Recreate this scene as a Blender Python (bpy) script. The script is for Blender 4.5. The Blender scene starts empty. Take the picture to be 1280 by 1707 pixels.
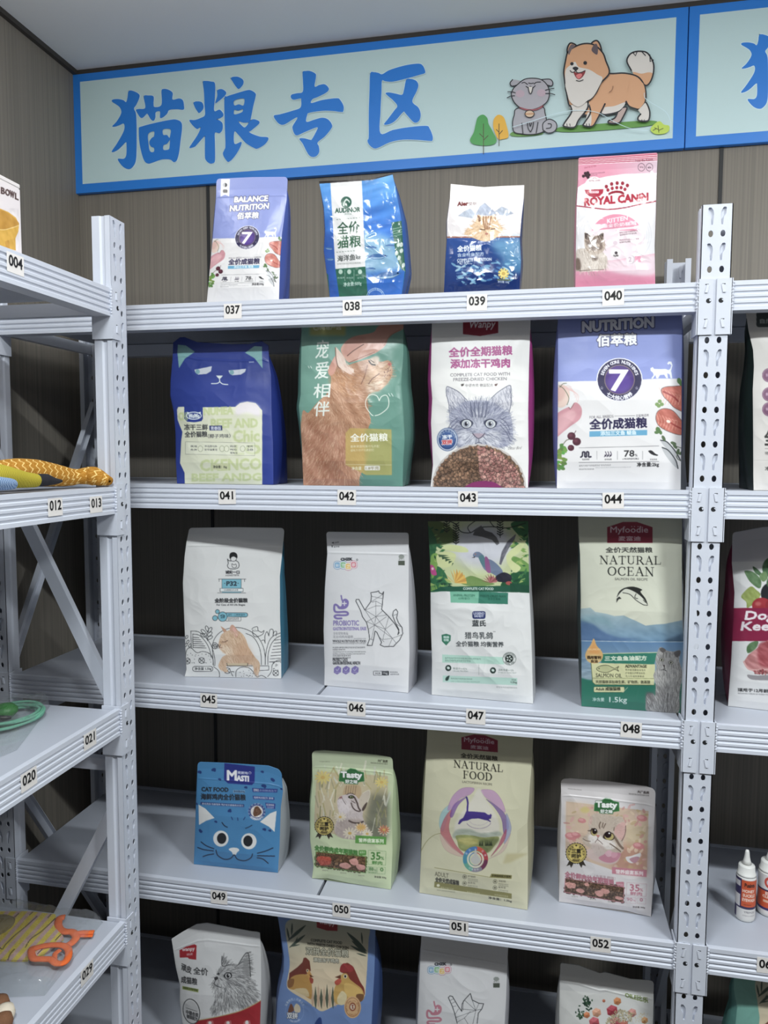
import bpy, math, random
import numpy as np
from mathutils import Vector, Matrix
from mathutils.geometry import delaunay_2d_cdt, tessellate_polygon

S = bpy.context.scene
COL = S.collection
pi = math.pi

# ------------------------------------------------------------------ camera
CAM = np.array([-0.2893, -1.4068, 1.5703])
YAW, PITCH, ROLL, FOC = 0.2042, -0.0755, 0.0033, 1251.6


def cam_axes():
    f = np.array([-math.sin(YAW) * math.cos(PITCH), math.cos(YAW) * math.cos(PITCH), math.sin(PITCH)])
    r = np.array([math.cos(YAW), math.sin(YAW), 0.0])
    u = np.cross(r, f)
    return math.cos(ROLL) * r + math.sin(ROLL) * u, -math.sin(ROLL) * r + math.cos(ROLL) * u, f


RT, UP, FW = cam_axes()
cd = bpy.data.cameras.new('camera')
cd.sensor_fit = 'VERTICAL'
cd.sensor_height = 24.0
cd.lens = FOC * 24.0 / 1707.0
cd.clip_start = 0.02
co = bpy.data.objects.new('camera', cd)
COL.objects.link(co)
m = Matrix.Identity(4)
for i in range(3):
    m[i][0], m[i][1], m[i][2], m[i][3] = RT[i], UP[i], -FW[i], CAM[i]
co.matrix_world = m
S.camera = co

# ------------------------------------------------------------------ world, lights, exposure
S.view_settings.view_transform = 'Standard'
S.view_settings.look = 'None'
S.view_settings.gamma = 1.0
S.view_settings.use_curve_mapping = False
S.view_settings.exposure = 0.0
w = bpy.data.worlds.new('world')
S.world = w
w.use_nodes = True
w.node_tree.nodes['Background'].inputs[0].default_value = (0.55, 0.62, 0.7, 1)
w.node_tree.nodes['Background'].inputs[1].default_value = 0.05
CEIL, BACK, SIDE = 2.575, 0.45, -1.5088


def tube_light(x, y, length, power, width=0.05, col=(0.93, 0.98, 1.0)):
    l = bpy.data.lights.new('ceiling_tube_light', 'AREA')
    l.shape = 'RECTANGLE'
    l.size, l.size_y = length, width
    l.energy = power
    l.color = col
    o = bpy.data.objects.new('ceiling_tube_light', l)
    o.location = (x, y, CEIL - 0.03)
    COL.objects.link(o)


def point_light(x, y, z, power, r=0.035, col=(1.0, 0.985, 0.95)):
    l = bpy.data.lights.new('lamp_and_fill_point', 'POINT')
    l.energy, l.color, l.shadow_soft_size = power, col, r
    o = bpy.data.objects.new('lamp_and_fill_point', l)
    o.location = (x, y, z)
    COL.objects.link(o)


tube_light(0.85, -1.20, 0.5, 40)
tube_light(-0.60, -1.25, 0.5, 25)
for lx in (-1.15, -0.75, -0.35, 0.05, 0.45, 0.85):
    point_light(lx, -0.33, CEIL - 0.20, 1.95)  # near lamp row as points, also lifting ceiling, sign and upper wall
    point_light(lx, -1.30, CEIL - 0.20, 1.0)  # weak fill points added to brighten the ceiling, no fixtures of their own

# ------------------------------------------------------------------ pixel measuring


def ray(p):
    p = np.asarray(p, float).reshape(-1, 2)
    return FW + ((p[:, :1] - 640) / FOC) * RT - ((p[:, 1:] - 853.5) / FOC) * UP


def on(p, n, c):
    """points where the sight lines of measured photo points meet the plane n.x = c"""
    d = ray(p)
    n = np.asarray(n, float)
    t = (c - CAM @ n) / (d @ n)
    return CAM + d * t[:, None]


def onax(p, ax, v):
    n = np.zeros(3)
    n[ax] = 1
    return on(p, n, v)


def topx(P):
    d = np.asarray(P, float).reshape(-1, 3) - CAM
    z = d @ FW
    return np.stack([640 + FOC * (d @ RT) / z, 853.5 - FOC * (d @ UP) / z], 1)


def lin(c):
    c = np.asarray(c, float) / 255.0
    return np.where(c <= 0.04045, c / 12.92, ((c + 0.055) / 1.055) ** 2.4)


# ------------------------------------------------------------------ object helpers
def tag(o, label=None, cat=None, group=None, kind=None):
    if label: o['label'] = label
    if cat: o['category'] = cat
    if group: o['group'] = group
    if kind: o['kind'] = kind
    return o


def empty(name, loc, rz=0.0):
    o = bpy.data.objects.new(name, None)
    o.empty_display_size = 0.05
    o.location = loc
    o.rotation_euler = (0, 0, rz)
    COL.objects.link(o)
    return o


def link(name, me, parent=None, world=True):
    o = bpy.data.objects.new(name, me)
    COL.objects.link(o)
    if parent is not None:
        o.parent = parent
        if world:
            chain = Matrix.Identity(4)
            p = parent
            while p is not None:
                chain = p.matrix_basis @ chain
                p = p.parent
            o.matrix_parent_inverse = chain.inverted()
    return o


def mesh_np(name, v, f, mat, col=None, smooth=True, mats=None, fm=None):
    """v (n,3); f (m,4) int array or list of faces; col (n,3) linear colours"""
    me = bpy.data.meshes.new(name)
    v = np.asarray(v, np.float32)
    if isinstance(f, np.ndarray):
        k = f.shape[1]
        me.vertices.add(len(v))
        me.vertices.foreach_set('co', v.ravel())
        me.loops.add(f.size)
        me.loops.foreach_set('vertex_index', f.astype(np.int32).ravel())
        me.polygons.add(len(f))
        me.polygons.foreach_set('loop_start', np.arange(0, f.size, k, dtype=np.int32))
        me.update(calc_edges=True)
    else:
        me.from_pydata([tuple(map(float, p)) for p in v], [], f)
        me.update()
    if col is not None:
        a = me.attributes.new('Col', 'FLOAT_COLOR', 'POINT')
        c4 = np.ones((len(v), 4), np.float32)
        c4[:, :3] = col
        a.data.foreach_set('color', c4.ravel())
    for mm in (mats or [mat]):
        me.materials.append(mm)
    if fm is not None:
        me.polygons.foreach_set('material_index', np.asarray(fm, np.int32))
    me.polygons.foreach_set('use_smooth', np.full(len(me.polygons), smooth))
    return me


class MB:
    def __init__(s):
        s.v, s.f, s.m = [], [], []
        s.k = 0

    def add(s, v, f, k=None):
        b = len(s.v)
        s.v += [tuple(map(float, p)) for p in v]
        s.f += [[i + b for i in q] for q in f]
        s.m += [s.k if k is None else k] * len(f)
        return s

    def box(s, a, b, k=None):
        (x0, y0, z0), (x1, y1, z1) = a, b
        v = [(x0, y0, z0), (x1, y0, z0), (x1, y1, z0), (x0, y1, z0), (x0, y0, z1), (x1, y0, z1), (x1, y1, z1), (x0, y1, z1)]
        return s.add(v, [(3, 2, 1, 0), (4, 5, 6, 7), (0, 1, 5, 4), (1, 2, 6, 5), (2, 3, 7, 6), (3, 0, 4, 7)], k)

    def bar(s, p, q, wv, hv, k=None):
        """box from p to q with half-extent vectors wv, hv"""
        p, q, wv, hv = (np.array(t, float) for t in (p, q, wv, hv))
        v = [p - wv - hv, p + wv - hv, p + wv + hv, p - wv + hv, q - wv - hv, q + wv - hv, q + wv + hv, q - wv + hv]
        return s.add(v, [(3, 2, 1, 0), (4, 5, 6, 7), (0, 1, 5, 4), (1, 2, 6, 5), (2, 3, 7, 6), (3, 0, 4, 7)], k)

    def prism(s, prof, x0, x1, k=None):
        """(y, z) profile extruded along x"""
        n = len(prof)
        v = [(x0, y, z) for y, z in prof] + [(x1, y, z) for y, z in prof]
        f = [(i, i + n, (i + 1) % n + n, (i + 1) % n) for i in range(n)]
        f += [tuple(range(n)), tuple(range(2 * n - 1, n - 1, -1))]
        return s.add(v, f, k)

    def lathe(s, c, prof, n=24, k=None, sx=1, sy=1):
        v, f = [], []
        for r, z in prof:
            for i in range(n):
                a = 2 * pi * i / n
                v.append((c[0] + r * sx * math.cos(a), c[1] + r * sy * math.sin(a), c[2] + z))
        for j in range(len(prof) - 1):
            for i in range(n):
                f.append((j * n + i, j * n + (i + 1) % n, (j + 1) * n + (i + 1) % n, (j + 1) * n + i))
        f.append(tuple(range(n - 1, -1, -1)))
        f.append(tuple((len(prof) - 1) * n + i for i in range(n)))
        return s.add(v, f, k)

    def tube(s, pts, r, n=8, k=None, flat=None):
        """tube along a polyline; r number or list; flat=(upvec, ratio) squashes it"""
        pts = [np.array(p, float) for p in pts]
        N = len(pts)
        rs = r if hasattr(r, '__len__') else [r] * N
        v, f = [], []
        ref = np.array((0, 0, 1.0)) if flat is None else np.array(flat[0], float)
        for j, p in enumerate(pts):
            d = pts[min(j + 1, N - 1)] - pts[max(j - 1, 0)]
            d /= np.linalg.norm(d) + 1e-12
            a = np.cross(ref, d)
            if np.linalg.norm(a) < 1e-4: a = np.cross((1, 0, 0), d)
            a /= np.linalg.norm(a)
            b = np.cross(d, a)
            q = 1 if flat is None else flat[1]
            for i in range(n):
                t = 2 * pi * (i + 0.5) / n
                v.append(p + rs[j] * (math.cos(t) * a + q * math.sin(t) * b))
        for j in range(N - 1):
            for i in range(n):
                f.append((j * n + i, j * n + (i + 1) % n, (j + 1) * n + (i + 1) % n, (j + 1) * n + i))
        f.append(tuple(range(n - 1, -1, -1)))
        f.append(tuple((N - 1) * n + i for i in range(n)))
        return s.add(v, f, k)

    def mesh(s, name, mats, smooth=False):
        mats = mats if isinstance(mats, list) else [mats]
        return mesh_np(name, s.v, s.f, None, None, smooth, mats, s.m)

    def build(s, name, mats, parent=None, smooth=False, bevel=0, world=True):
        o = link(name, s.mesh(name, mats, smooth), parent, world)
        if bevel:
            b = o.modifiers.new('b', 'BEVEL')
            b.width = bevel
            b.segments = 2
            b.limit_method = 'ANGLE'
        return o


# ------------------------------------------------------------------ materials
MATS = {}


def mat(name, col=None, rough=0.5, metal=0.0, bump=None, attr=False, spec=0.5, var=None, coat=0.0):
    """col sRGB 0-255; bump=(scale,strength,distance); var=(scale,amount) colour mottling"""
    if name in MATS: return MATS[name]
    M = bpy.data.materials.new(name)
    M.use_nodes = True
    nt = M.node_tree
    b = nt.nodes['Principled BSDF']
    b.inputs['Roughness'].default_value = rough
    b.inputs['Metallic'].default_value = metal
    b.inputs['Specular IOR Level'].default_value = spec
    b.inputs['Coat Weight'].default_value = coat
    tc = nt.nodes.new('ShaderNodeTexCoord')
    if attr:
        a = nt.nodes.new('ShaderNodeAttribute')
        a.attribute_name = 'Col'
        nt.links.new(a.outputs['Color'], b.inputs['Base Color'])
    else:
        c = tuple(lin(col)) + (1,)
        b.inputs['Base Color'].default_value = c
        if var:
            n = nt.nodes.new('ShaderNodeTexNoise')
            n.inputs['Scale'].default_value = var[0]
            n.inputs['Detail'].default_value = 5
            nt.links.new(tc.outputs['Object'], n.inputs['Vector'])
            r = nt.nodes.new('ShaderNodeMix')
            r.data_type = 'RGBA'
            r.inputs[6].default_value = tuple(x * (1 - var[1]) for x in c[:3]) + (1,)
            r.inputs[7].default_value = tuple(min(1, x * (1 + var[1])) for x in c[:3]) + (1,)
            nt.links.new(n.outputs['Fac'], r.inputs[0])
            nt.links.new(r.outputs[2], b.inputs['Base Color'])
    if bump:
        n = nt.nodes.new('ShaderNodeTexNoise')
        n.inputs['Scale'].default_value = bump[0]
        n.inputs['Detail'].default_value = 3
        nt.links.new(tc.outputs['Object'], n.inputs['Vector'])
        bb = nt.nodes.new('ShaderNodeBump')
        bb.inputs['Strength'].default_value = bump[1]
        bb.inputs['Distance'].default_value = bump[2]
        nt.links.new(n.outputs['Fac'], bb.inputs['Height'])
        nt.links.new(bb.outputs['Normal'], b.inputs['Normal'])
    MATS[name] = M
    return M


STEEL = mat('painted_steel', (208, 213, 224), 0.38, 0.0, (300, 0.06, 0.001), var=(14, 0.03))
BOARD = mat('painted_board', (182, 187, 198), 0.42, 0.0, (60, 0.05, 0.001), var=(9, 0.03))
TAGM = mat('sticker_paper', (236, 232, 228), 0.45)
INK = mat('black_ink', (18, 18, 20), 0.5)
MATTE = mat('printed_film_matte', None, 0.42, 0, (45, 0.12, 0.003), True)
SATIN = mat('printed_film_satin', None, 0.3, 0, (40, 0.18, 0.003), True)
GLOSS = mat('printed_film_gloss', None, 0.16, 0, (34, 0.16, 0.004), True)
CLOTH = mat('printed_cloth', None, 0.9, 0, (900, 0.4, 0.001), True, 0.2)
FLATP = mat('printed_board', None, 0.38, 0, None, True)


def wall_mat():
    M = bpy.data.materials.new('striped_wall_panel')
    M.use_nodes = True
    nt = M.node_tree
    b = nt.nodes['Principled BSDF']
    b.inputs['Roughness'].default_value = 0.55
    b.inputs['Specular IOR Level'].default_value = 0.3
    tc = nt.nodes.new('ShaderNodeTexCoord')
    mp = nt.nodes.new('ShaderNodeMapping')
    mp.inputs['Scale'].default_value = (260, 260, 0.8)
    nt.links.new(tc.outputs['Object'], mp.inputs['Vector'])
    n = nt.nodes.new('ShaderNodeTexNoise')
    n.inputs['Scale'].default_value = 1.0
    n.inputs['Detail'].default_value = 3
    nt.links.new(mp.outputs['Vector'], n.inputs['Vector'])
    r = nt.nodes.new('ShaderNodeValToRGB')
    r.color_ramp.elements[0].position = 0.3
    r.color_ramp.elements[0].color = tuple(lin((118, 113, 105))) + (1,)
    r.color_ramp.elements[1].position = 0.72
    r.color_ramp.elements[1].color = tuple(lin((138, 132, 122))) + (1,)
    nt.links.new(n.outputs['Fac'], r.inputs['Fac'])
    nt.links.new(r.outputs['Color'], b.inputs['Base Color'])
    return M


WALL = wall_mat()
# ------------------------------------------------------------------ print artwork: a small painter that colours a panel's vertices
def vnoise(x, y, seed=0):
    xi, yi = np.floor(x).astype(np.int64), np.floor(y).astype(np.int64)
    fx, fy = x - xi, y - yi
    fx, fy = fx * fx * (3 - 2 * fx), fy * fy * (3 - 2 * fy)

    def h(a, b):
        n = (a * 374761393 + b * 668265263 + seed * 982451653) & 0xffffffff
        n = ((n ^ (n >> 13)) * 1274126177) & 0xffffffff
        return ((n ^ (n >> 16)) & 0xffff) / 65535.0
    return (h(xi, yi) * (1 - fx) + h(xi + 1, yi) * fx) * (1 - fy) + (h(xi, yi + 1) * (1 - fx) + h(xi + 1, yi + 1) * fx) * fy


def smooth_pts(pts, closed=True, n=6):
    P = np.asarray(pts, float)
    N = len(P)
    out = []
    for i in range(N if closed else N - 1):
        g = (lambda k: P[k % N]) if closed else (lambda k: P[min(max(k, 0), N - 1)])
        a, b, c, d = g(i - 1), g(i), g(i + 1), g(i + 2)
        for t in np.arange(n) / n:
            out.append(0.5 * (2 * b + (c - a) * t + (2 * a - 5 * b + 4 * c - d) * t * t + (3 * b - a - 3 * c + d) * t ** 3))
    if not closed: out.append(P[-1])
    return np.array(out)


TXT = {}


def text_edges(s):
    """outline segments of a line of type, (n,4), and its box"""
    if s in TXT: return TXT[s]
    c = bpy.data.curves.new('type', 'FONT')
    c.body = s
    c.resolution_u = 2
    o = bpy.data.objects.new('type', c)
    COL.objects.link(o)
    dg = bpy.context.evaluated_depsgraph_get()
    me = bpy.data.meshes.new_from_object(o.evaluated_get(dg))
    cnt = {}
    for p in me.polygons:
        for k in p.edge_keys: cnt[k] = cnt.get(k, 0) + 1
    V = np.array([v.co[:2] for v in me.vertices]) if len(me.vertices) else np.zeros((1, 2))
    E = np.array([(*V[a], *V[b]) for (a, b), n in cnt.items() if n == 1]) if cnt else np.zeros((0, 4))
    bpy.data.objects.remove(o)
    bpy.data.meshes.remove(me)
    bpy.data.curves.remove(c)
    TXT[s] = (E, V.min(0), V.max(0))
    return TXT[s]


# capitals with serifs: strokes (x0,y0,x1,y1,width) and arcs (cx,cy,rx,ry,a0,a1,wthin,wthick)
SER = {
    'N': (.78, [(.12, 0, .12, 1, .05), (.66, 0, .66, 1, .05), (.12, 1, .66, 0, .13), (0, 1, .2, 1, .05), (0, 0, .25, 0, .05), (.55, 1, .78, 1, .05)], []),
    'A': (.76, [(.1, 0, .37, 1, .05), (.37, 1, .66, 0, .13), (.2, .36, .54, .36, .05), (0, 0, .22, 0, .05), (.52, 0, .78, 0, .05)], []),
    'T': (.68, [(.34, 0, .34, 1, .12), (.02, .97, .66, .97, .06), (.03, .8, .03, 1, .05), (.65, .8, .65, 1, .05), (.2, 0, .48, 0, .05)], []),
    'U': (.74, [(.14, .3, .14, 1, .12), (.6, .3, .6, 1, .05), (0, 1, .28, 1, .05), (.48, 1, .74, 1, .05)], [(.37, .3, .23, .28, 180, 360, .05, .1)]),
    'R': (.72, [(.14, 0, .14, 1, .12), (0, 0, .28, 0, .05), (0, 1, .3, 1, .05), (.36, .48, .66, 0, .12), (.14, .48, .36, .48, .05), (.58, 0, .74, 0, .05)], [(.3, .73, .22, .25, -90, 90, .05, .12)]),
    'L': (.62, [(.14, 0, .14, 1, .12), (0, 1, .28, 1, .05), (0, .02, .56, .02, .05), (.56, 0, .6, .28, .05)], []),
    'O': (.8, [], [(.4, .5, .33, .5, 0, 360, .05, .13)]),
    'C': (.72, [(.62, .68, .62, 1, .05)], [(.4, .5, .33, .5, 40, 320, .05, .13)]),
    'E': (.62, [(.14, 0, .14, 1, .12), (0, .98, .54, .98, .05), (0, .02, .54, .02, .05), (.14, .52, .42, .52, .05), (.54, .8, .54, 1, .05), (.56, 0, .58, .25, .05), (.42, .42, .42, .62, .05)], []),
    'F': (.6, [(.14, 0, .14, 1, .12), (0, .98, .54, .98, .05), (0, 0, .3, 0, .05), (.14, .52, .42, .52, .05), (.54, .78, .54, 1, .05), (.42, .42, .42, .62, .05)], []),
    'D': (.78, [(.14, 0, .14, 1, .12), (0, .98, .34, .98, .05), (0, .02, .34, .02, .05)], [(.32, .5, .36, .48, -90, 90, .05, .13)]),
}


class Canvas:
    def __init__(s, x0, y0, x1, y1, bg, k=2.0):
        s.x0, s.y0, s.k = x0, y0, k
        s.W, s.H = int((x1 - x0) * k) + 2, int((y1 - y0) * k) + 2
        s.a = np.empty((s.H, s.W, 3), np.float32)
        s.a[:] = bg
        s.M = (1, 0, 0, 0, 1, 0)
        s.rnd = random.Random(5)

    def at(s, ox, oy, sc=5.0, shear=0.0, yref=0.0, sy=None):
        """art is written in measured units: photo = (ox, oy) + unit / sc"""
        sy = sy or sc
        s.M = (1 / sc, shear / sc, ox - shear * yref / sc, 0, 1 / sy, oy)
        return s

    def aff(s, M):
        s.M = M
        return s

    def c(s, pts):
        p = np.asarray(pts, float).reshape(-1, 2)
        a, b, c, d, e, f = s.M
        return np.stack([(a * p[:, 0] + b * p[:, 1] + c - s.x0) * s.k, (d * p[:, 0] + e * p[:, 1] + f - s.y0) * s.k], 1)

    @property
    def u(s):
        return abs(s.M[0]) * s.k

    def cover(s, E, ss=3):
        if len(E) == 0: return None
        ylo, yhi = max(0, int(E[:, [1, 3]].min())), min(s.H - 1, int(E[:, [1, 3]].max()) + 1)
        xlo, xhi = max(0, int(E[:, [0, 2]].min()) - 1), min(s.W - 1, int(E[:, [0, 2]].max()) + 2)
        if ylo > yhi or xlo >= xhi: return None
        w = xhi - xlo + 1
        C = np.zeros((yhi - ylo + 1, w), np.float32)
        for r in range((yhi - ylo + 1) * ss):
            y = ylo + (r + 0.5) / ss
            m = (E[:, 1] <= y) != (E[:, 3] <= y)
            if not m.any(): continue
            e = E[m]
            xs = np.sort(e[:, 0] + (y - e[:, 1]) / (e[:, 3] - e[:, 1]) * (e[:, 2] - e[:, 0])) - xlo
            row = C[r // ss]
            for i in range(0, len(xs) - 1, 2):
                a, b = max(0.0, xs[i]), min(w - 0.001, xs[i + 1])
                if b <= a: continue
                ia, ib = int(a), int(b)
                if ia == ib: row[ia] += b - a
                else:
                    row[ia] += ia + 1 - a
                    row[ia + 1:ib] += 1
                    row[ib] += b - ib
        return xlo, ylo, np.clip(C / ss, 0, 1)

    def comp(s, cv, col, al=1.0):
        if cv is None: return
        x, y, C = cv
        A = (C * al)[..., None]
        h, w = C.shape
        reg = s.a[y:y + h, x:x + w]
        A = A[:reg.shape[0], :reg.shape[1]]
        col = np.asarray(col, np.float32)
        if col.ndim == 3: col = col[:reg.shape[0], :reg.shape[1]]
        reg[:] = reg * (1 - A) + col * A

    def blur(s, cv, f):
        x, y, C = cv
        n = max(1, int(f))
        C = np.pad(C, n)
        for ax in (0, 1):
            for _ in range(2):
                cs = np.cumsum(np.pad(C, [(n + 1, n) if i == ax else (0, 0) for i in (0, 1)], mode='edge'), axis=ax)
                C = (np.take(cs, range(2 * n + 1, cs.shape[ax]), ax) - np.take(cs, range(0, cs.shape[ax] - 2 * n - 1), ax)) / (2 * n + 1)
        x -= n; y -= n
        cx, cy = max(0, -x), max(0, -y)
        return x + cx, y + cy, C[cy:, cx:]

    def loopE(s, q):
        return np.concatenate([q, np.roll(q, -1, 0)], 1)

    def mask(s, pts, sm=0, f=0):
        q = smooth_pts(pts) if sm else pts
        cv = s.cover(s.loopE(s.c(q)))
        if cv is not None and f: cv = s.blur(cv, f * s.u)
        return cv

    def P(s, pts, col, sm=0, al=1.0, f=0):
        s.comp(s.mask(pts, sm, f), col, al)

    def R(s, x0, y0, x1, y1, col, al=1.0, r=0, f=0):
        s.P(s.rr(x0, y0, x1, y1, r), col, 0, al, f)

    @staticmethod
    def rr(x0, y0, x1, y1, r=0):
        if not r: return [(x0, y0), (x1, y0), (x1, y1), (x0, y1)]
        o = []
        for cx, cy, a in ((x1 - r, y0 + r, -90), (x1 - r, y1 - r, 0), (x0 + r, y1 - r, 90), (x0 + r, y0 + r, 180)):
            for t in (0, 30, 60, 90): o.append((cx + r * math.cos(math.radians(a + t)), cy + r * math.sin(math.radians(a + t))))
        return o

    @staticmethod
    def el(cx, cy, rx, ry=None, rot=0, n=28, a0=0, a1=360):
        ry = ry or rx
        t = np.radians(np.linspace(a0, a1, n, endpoint=(a1 - a0) < 360))
        c, d = math.cos(math.radians(rot)), math.sin(math.radians(rot))
        x, y = rx * np.cos(t), ry * np.sin(t)
        return np.stack([cx + c * x - d * y, cy + d * x + c * y], 1)

    def E(s, cx, cy, rx, ry=None, col=(0, 0, 0), rot=0, al=1.0, f=0):
        s.P(s.el(cx, cy, rx, ry, rot), col, 0, al, f)

    def L(s, pts, w, col, sm=0, al=1.0, closed=0):
        q = smooth_pts(pts, bool(closed)) if sm else np.asarray(pts, float)
        q = s.c(q)
        if closed: q = np.concatenate([q, q[:1]])
        s.seg(np.concatenate([q[:-1], q[1:]], 1), w * s.u, col, al)

    def seg(s, E, w, col, al=1.0):
        """round-ended strokes of one width"""
        if len(E) == 0: return
        r = w / 2 + 1
        x0, x1 = max(0, int(E[:, [0, 2]].min() - r)), min(s.W, int(E[:, [0, 2]].max() + r) + 2)
        y0, y1 = max(0, int(E[:, [1, 3]].min() - r)), min(s.H, int(E[:, [1, 3]].max() + r) + 2)
        if x0 >= x1 or y0 >= y1: return
        C = np.zeros((y1 - y0, x1 - x0), np.float32)
        g = min(1.0, w)
        w = max(w, 1.0)
        for ax, ay, bx, by in E:
            i0, i1 = max(x0, int(min(ax, bx) - r)), min(x1, int(max(ax, bx) + r) + 2)
            j0, j1 = max(y0, int(min(ay, by) - r)), min(y1, int(max(ay, by) + r) + 2)
            if i0 >= i1 or j0 >= j1: continue
            X, Y = np.meshgrid(np.arange(i0, i1) + 0.5, np.arange(j0, j1) + 0.5)
            dx, dy = bx - ax, by - ay
            L2 = dx * dx + dy * dy + 1e-9
            t = np.clip(((X - ax) * dx + (Y - ay) * dy) / L2, 0, 1)
            d = np.hypot(X - ax - t * dx, Y - ay - t * dy)
            v = np.clip(w / 2 - d + 0.5, 0, 1) * g
            sub = C[j0 - y0:j1 - y0, i0 - x0:i1 - x0]
            np.maximum(sub, v, out=sub)
        s.comp((x0, y0, C), col, al)

    def grad(s, pts, p0, c0, p1, c1, al=1.0, sm=0, f=0):
        cv = s.mask(pts, sm, f)
        if cv is None: return
        a, b = s.c([p0])[0], s.c([p1])[0]
        x, y, C = cv
        X, Y = np.meshgrid(np.arange(C.shape[1]) + x, np.arange(C.shape[0]) + y)
        d = b - a
        t = np.clip(((X - a[0]) * d[0] + (Y - a[1]) * d[1]) / (d @ d), 0, 1)[..., None]
        s.comp(cv, np.asarray(c0) * (1 - t) + np.asarray(c1) * t, al)

    def noise(s, pts, amp, sc, ang=0, stretch=1, sm=0, f=0, seed=1, tint=(1, 1, 1)):
        """mottle what is already printed; sc in units"""
        cv = s.mask(pts, sm, f)
        if cv is None: return
        x, y, C = cv
        X, Y = np.meshgrid(np.arange(C.shape[1]) + x, np.arange(C.shape[0]) + y)
        c, d = math.cos(math.radians(ang)), math.sin(math.radians(ang))
        U, V = (X * c + Y * d) / (sc * s.u * stretch), (-X * d + Y * c) / (sc * s.u)
        n = vnoise(U, V, seed) * 0.65 + vnoise(U * 2.1, V * 2.1, seed + 7) * 0.35 - 0.5
        h, w = C.shape
        reg = s.a[y:y + h, x:x + w]
        C, n = C[:reg.shape[0], :reg.shape[1]], n[:reg.shape[0], :reg.shape[1]]
        reg += (n * C)[..., None] * amp * np.asarray(tint)
        np.clip(reg, 0, 255, out=reg)

    def pick(s, pts, n, sm=0):
        cv = s.mask(pts, sm)
        if cv is None: return np.zeros((0, 2))
        x, y, C = cv
        yy, xx = np.nonzero(C > 0.5)
        if len(xx) == 0: return np.zeros((0, 2))
        rg = np.random.RandomState(s.rnd.randint(0, 9999))
        i = rg.randint(0, len(xx), n)
        return np.stack([xx[i] + x + rg.rand(n), yy[i] + y + rg.rand(n)], 1)

    def fur(s, pts, c0, c1, ang, n, ln, w=1.6, sm=1, spread=20, al=0.6):
        """short hairs; ang degrees (0 = right, 90 = down) or a function of (x, y) in units"""
        a, b, c, d, e, f = s.M
        for p in s.pick(pts, n, sm):
            if callable(ang):
                X, Y = p[0] / s.k + s.x0 - c, p[1] / s.k + s.y0 - f
                A = ang(X / a, Y / e)
            else: A = ang
            A = math.radians(A + s.rnd.uniform(-spread, spread))
            t = s.rnd.random()
            l = ln * s.u * s.rnd.uniform(0.6, 1.3)
            s.seg(np.array([(p[0], p[1], p[0] + l * math.cos(A), p[1] + l * math.sin(A))]), w * s.u,
                  [u * (1 - t) + v * t for u, v in zip(c0, c1)], al)

    def bits(s, pts, cols, size, n, sm=0, edge=0.55):
        """a heap of kibble"""
        for p in s.pick(pts, n, sm):
            c = np.array(s.rnd.choice(cols), float) * s.rnd.uniform(0.85, 1.12)
            r = size * s.u * s.rnd.uniform(0.75, 1.2)
            an = s.rnd.uniform(0, 180)
            q = s.el(p[0], p[1], r, r * 0.8, an, 9)
            s.comp(s.cover(s.loopE(q), 2), c * edge)
            q = s.el(p[0] - r * 0.12, p[1] - r * 0.15, r * 0.78, r * 0.6, an, 9)
            s.comp(s.cover(s.loopE(q), 2), np.clip(c, 0, 255))

    def T(s, t, x0, y0, x1, y1, h, col, bold=0, out=None, ow=0, al=1.0, it=0):
        """type fitted to a box: bottom-left (x0,y0), bottom-right (x1,y1), height h; bold and ow in units"""
        E, lo, hi = text_edges(t)
        if len(E) == 0: return
        d = hi - lo

        def mp(p):
            u, v = (p[:, 0] - lo[0]) / d[0], (p[:, 1] - lo[1]) / d[1]
            return s.c(np.stack([x0 + u * (x1 - x0) + it * v * h, y0 + u * (y1 - y0) - v * h], 1))
        Q = np.concatenate([mp(E[:, :2]), mp(E[:, 2:])], 1)
        if out is not None: s.seg(Q, (ow * 2 + bold) * s.u, out, al)
        s.comp(s.cover(Q), col, al)
        if bold: s.seg(Q, bold * s.u, col, al)

    def arc(s, t, cx, cy, r, a0, a1, h, col, bold=0, inside=0):
        """type along a circle from a0 to a1 degrees (90 = top); inside=1 reads along the bottom"""
        n = len(t)
        for i, ch in enumerate(t):
            if ch == ' ': continue
            A = math.radians(a0 + (a1 - a0) * (i + 0.5) / n)
            E, lo, hi = text_edges(ch)
            if len(E) == 0: continue
            px, py = cx + r * math.cos(A), cy - r * math.sin(A)
            ux, uy = (math.sin(A), math.cos(A)) if not inside else (-math.sin(A), -math.cos(A))
            vx, vy = (math.cos(A), -math.sin(A)) if not inside else (-math.cos(A), math.sin(A))
            cxm = (lo[0] + hi[0]) / 2

            def mp(p):
                x, y = (p[:, 0] - cxm) * h / 0.75, p[:, 1] * h / 0.75
                return s.c(np.stack([px + ux * x + vx * y, py + uy * x + vy * y], 1))
            Q = np.concatenate([mp(E[:, :2]), mp(E[:, 2:])], 1)
            s.comp(s.cover(Q), col)
            if bold: s.seg(Q, bold * s.u, col)

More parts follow.
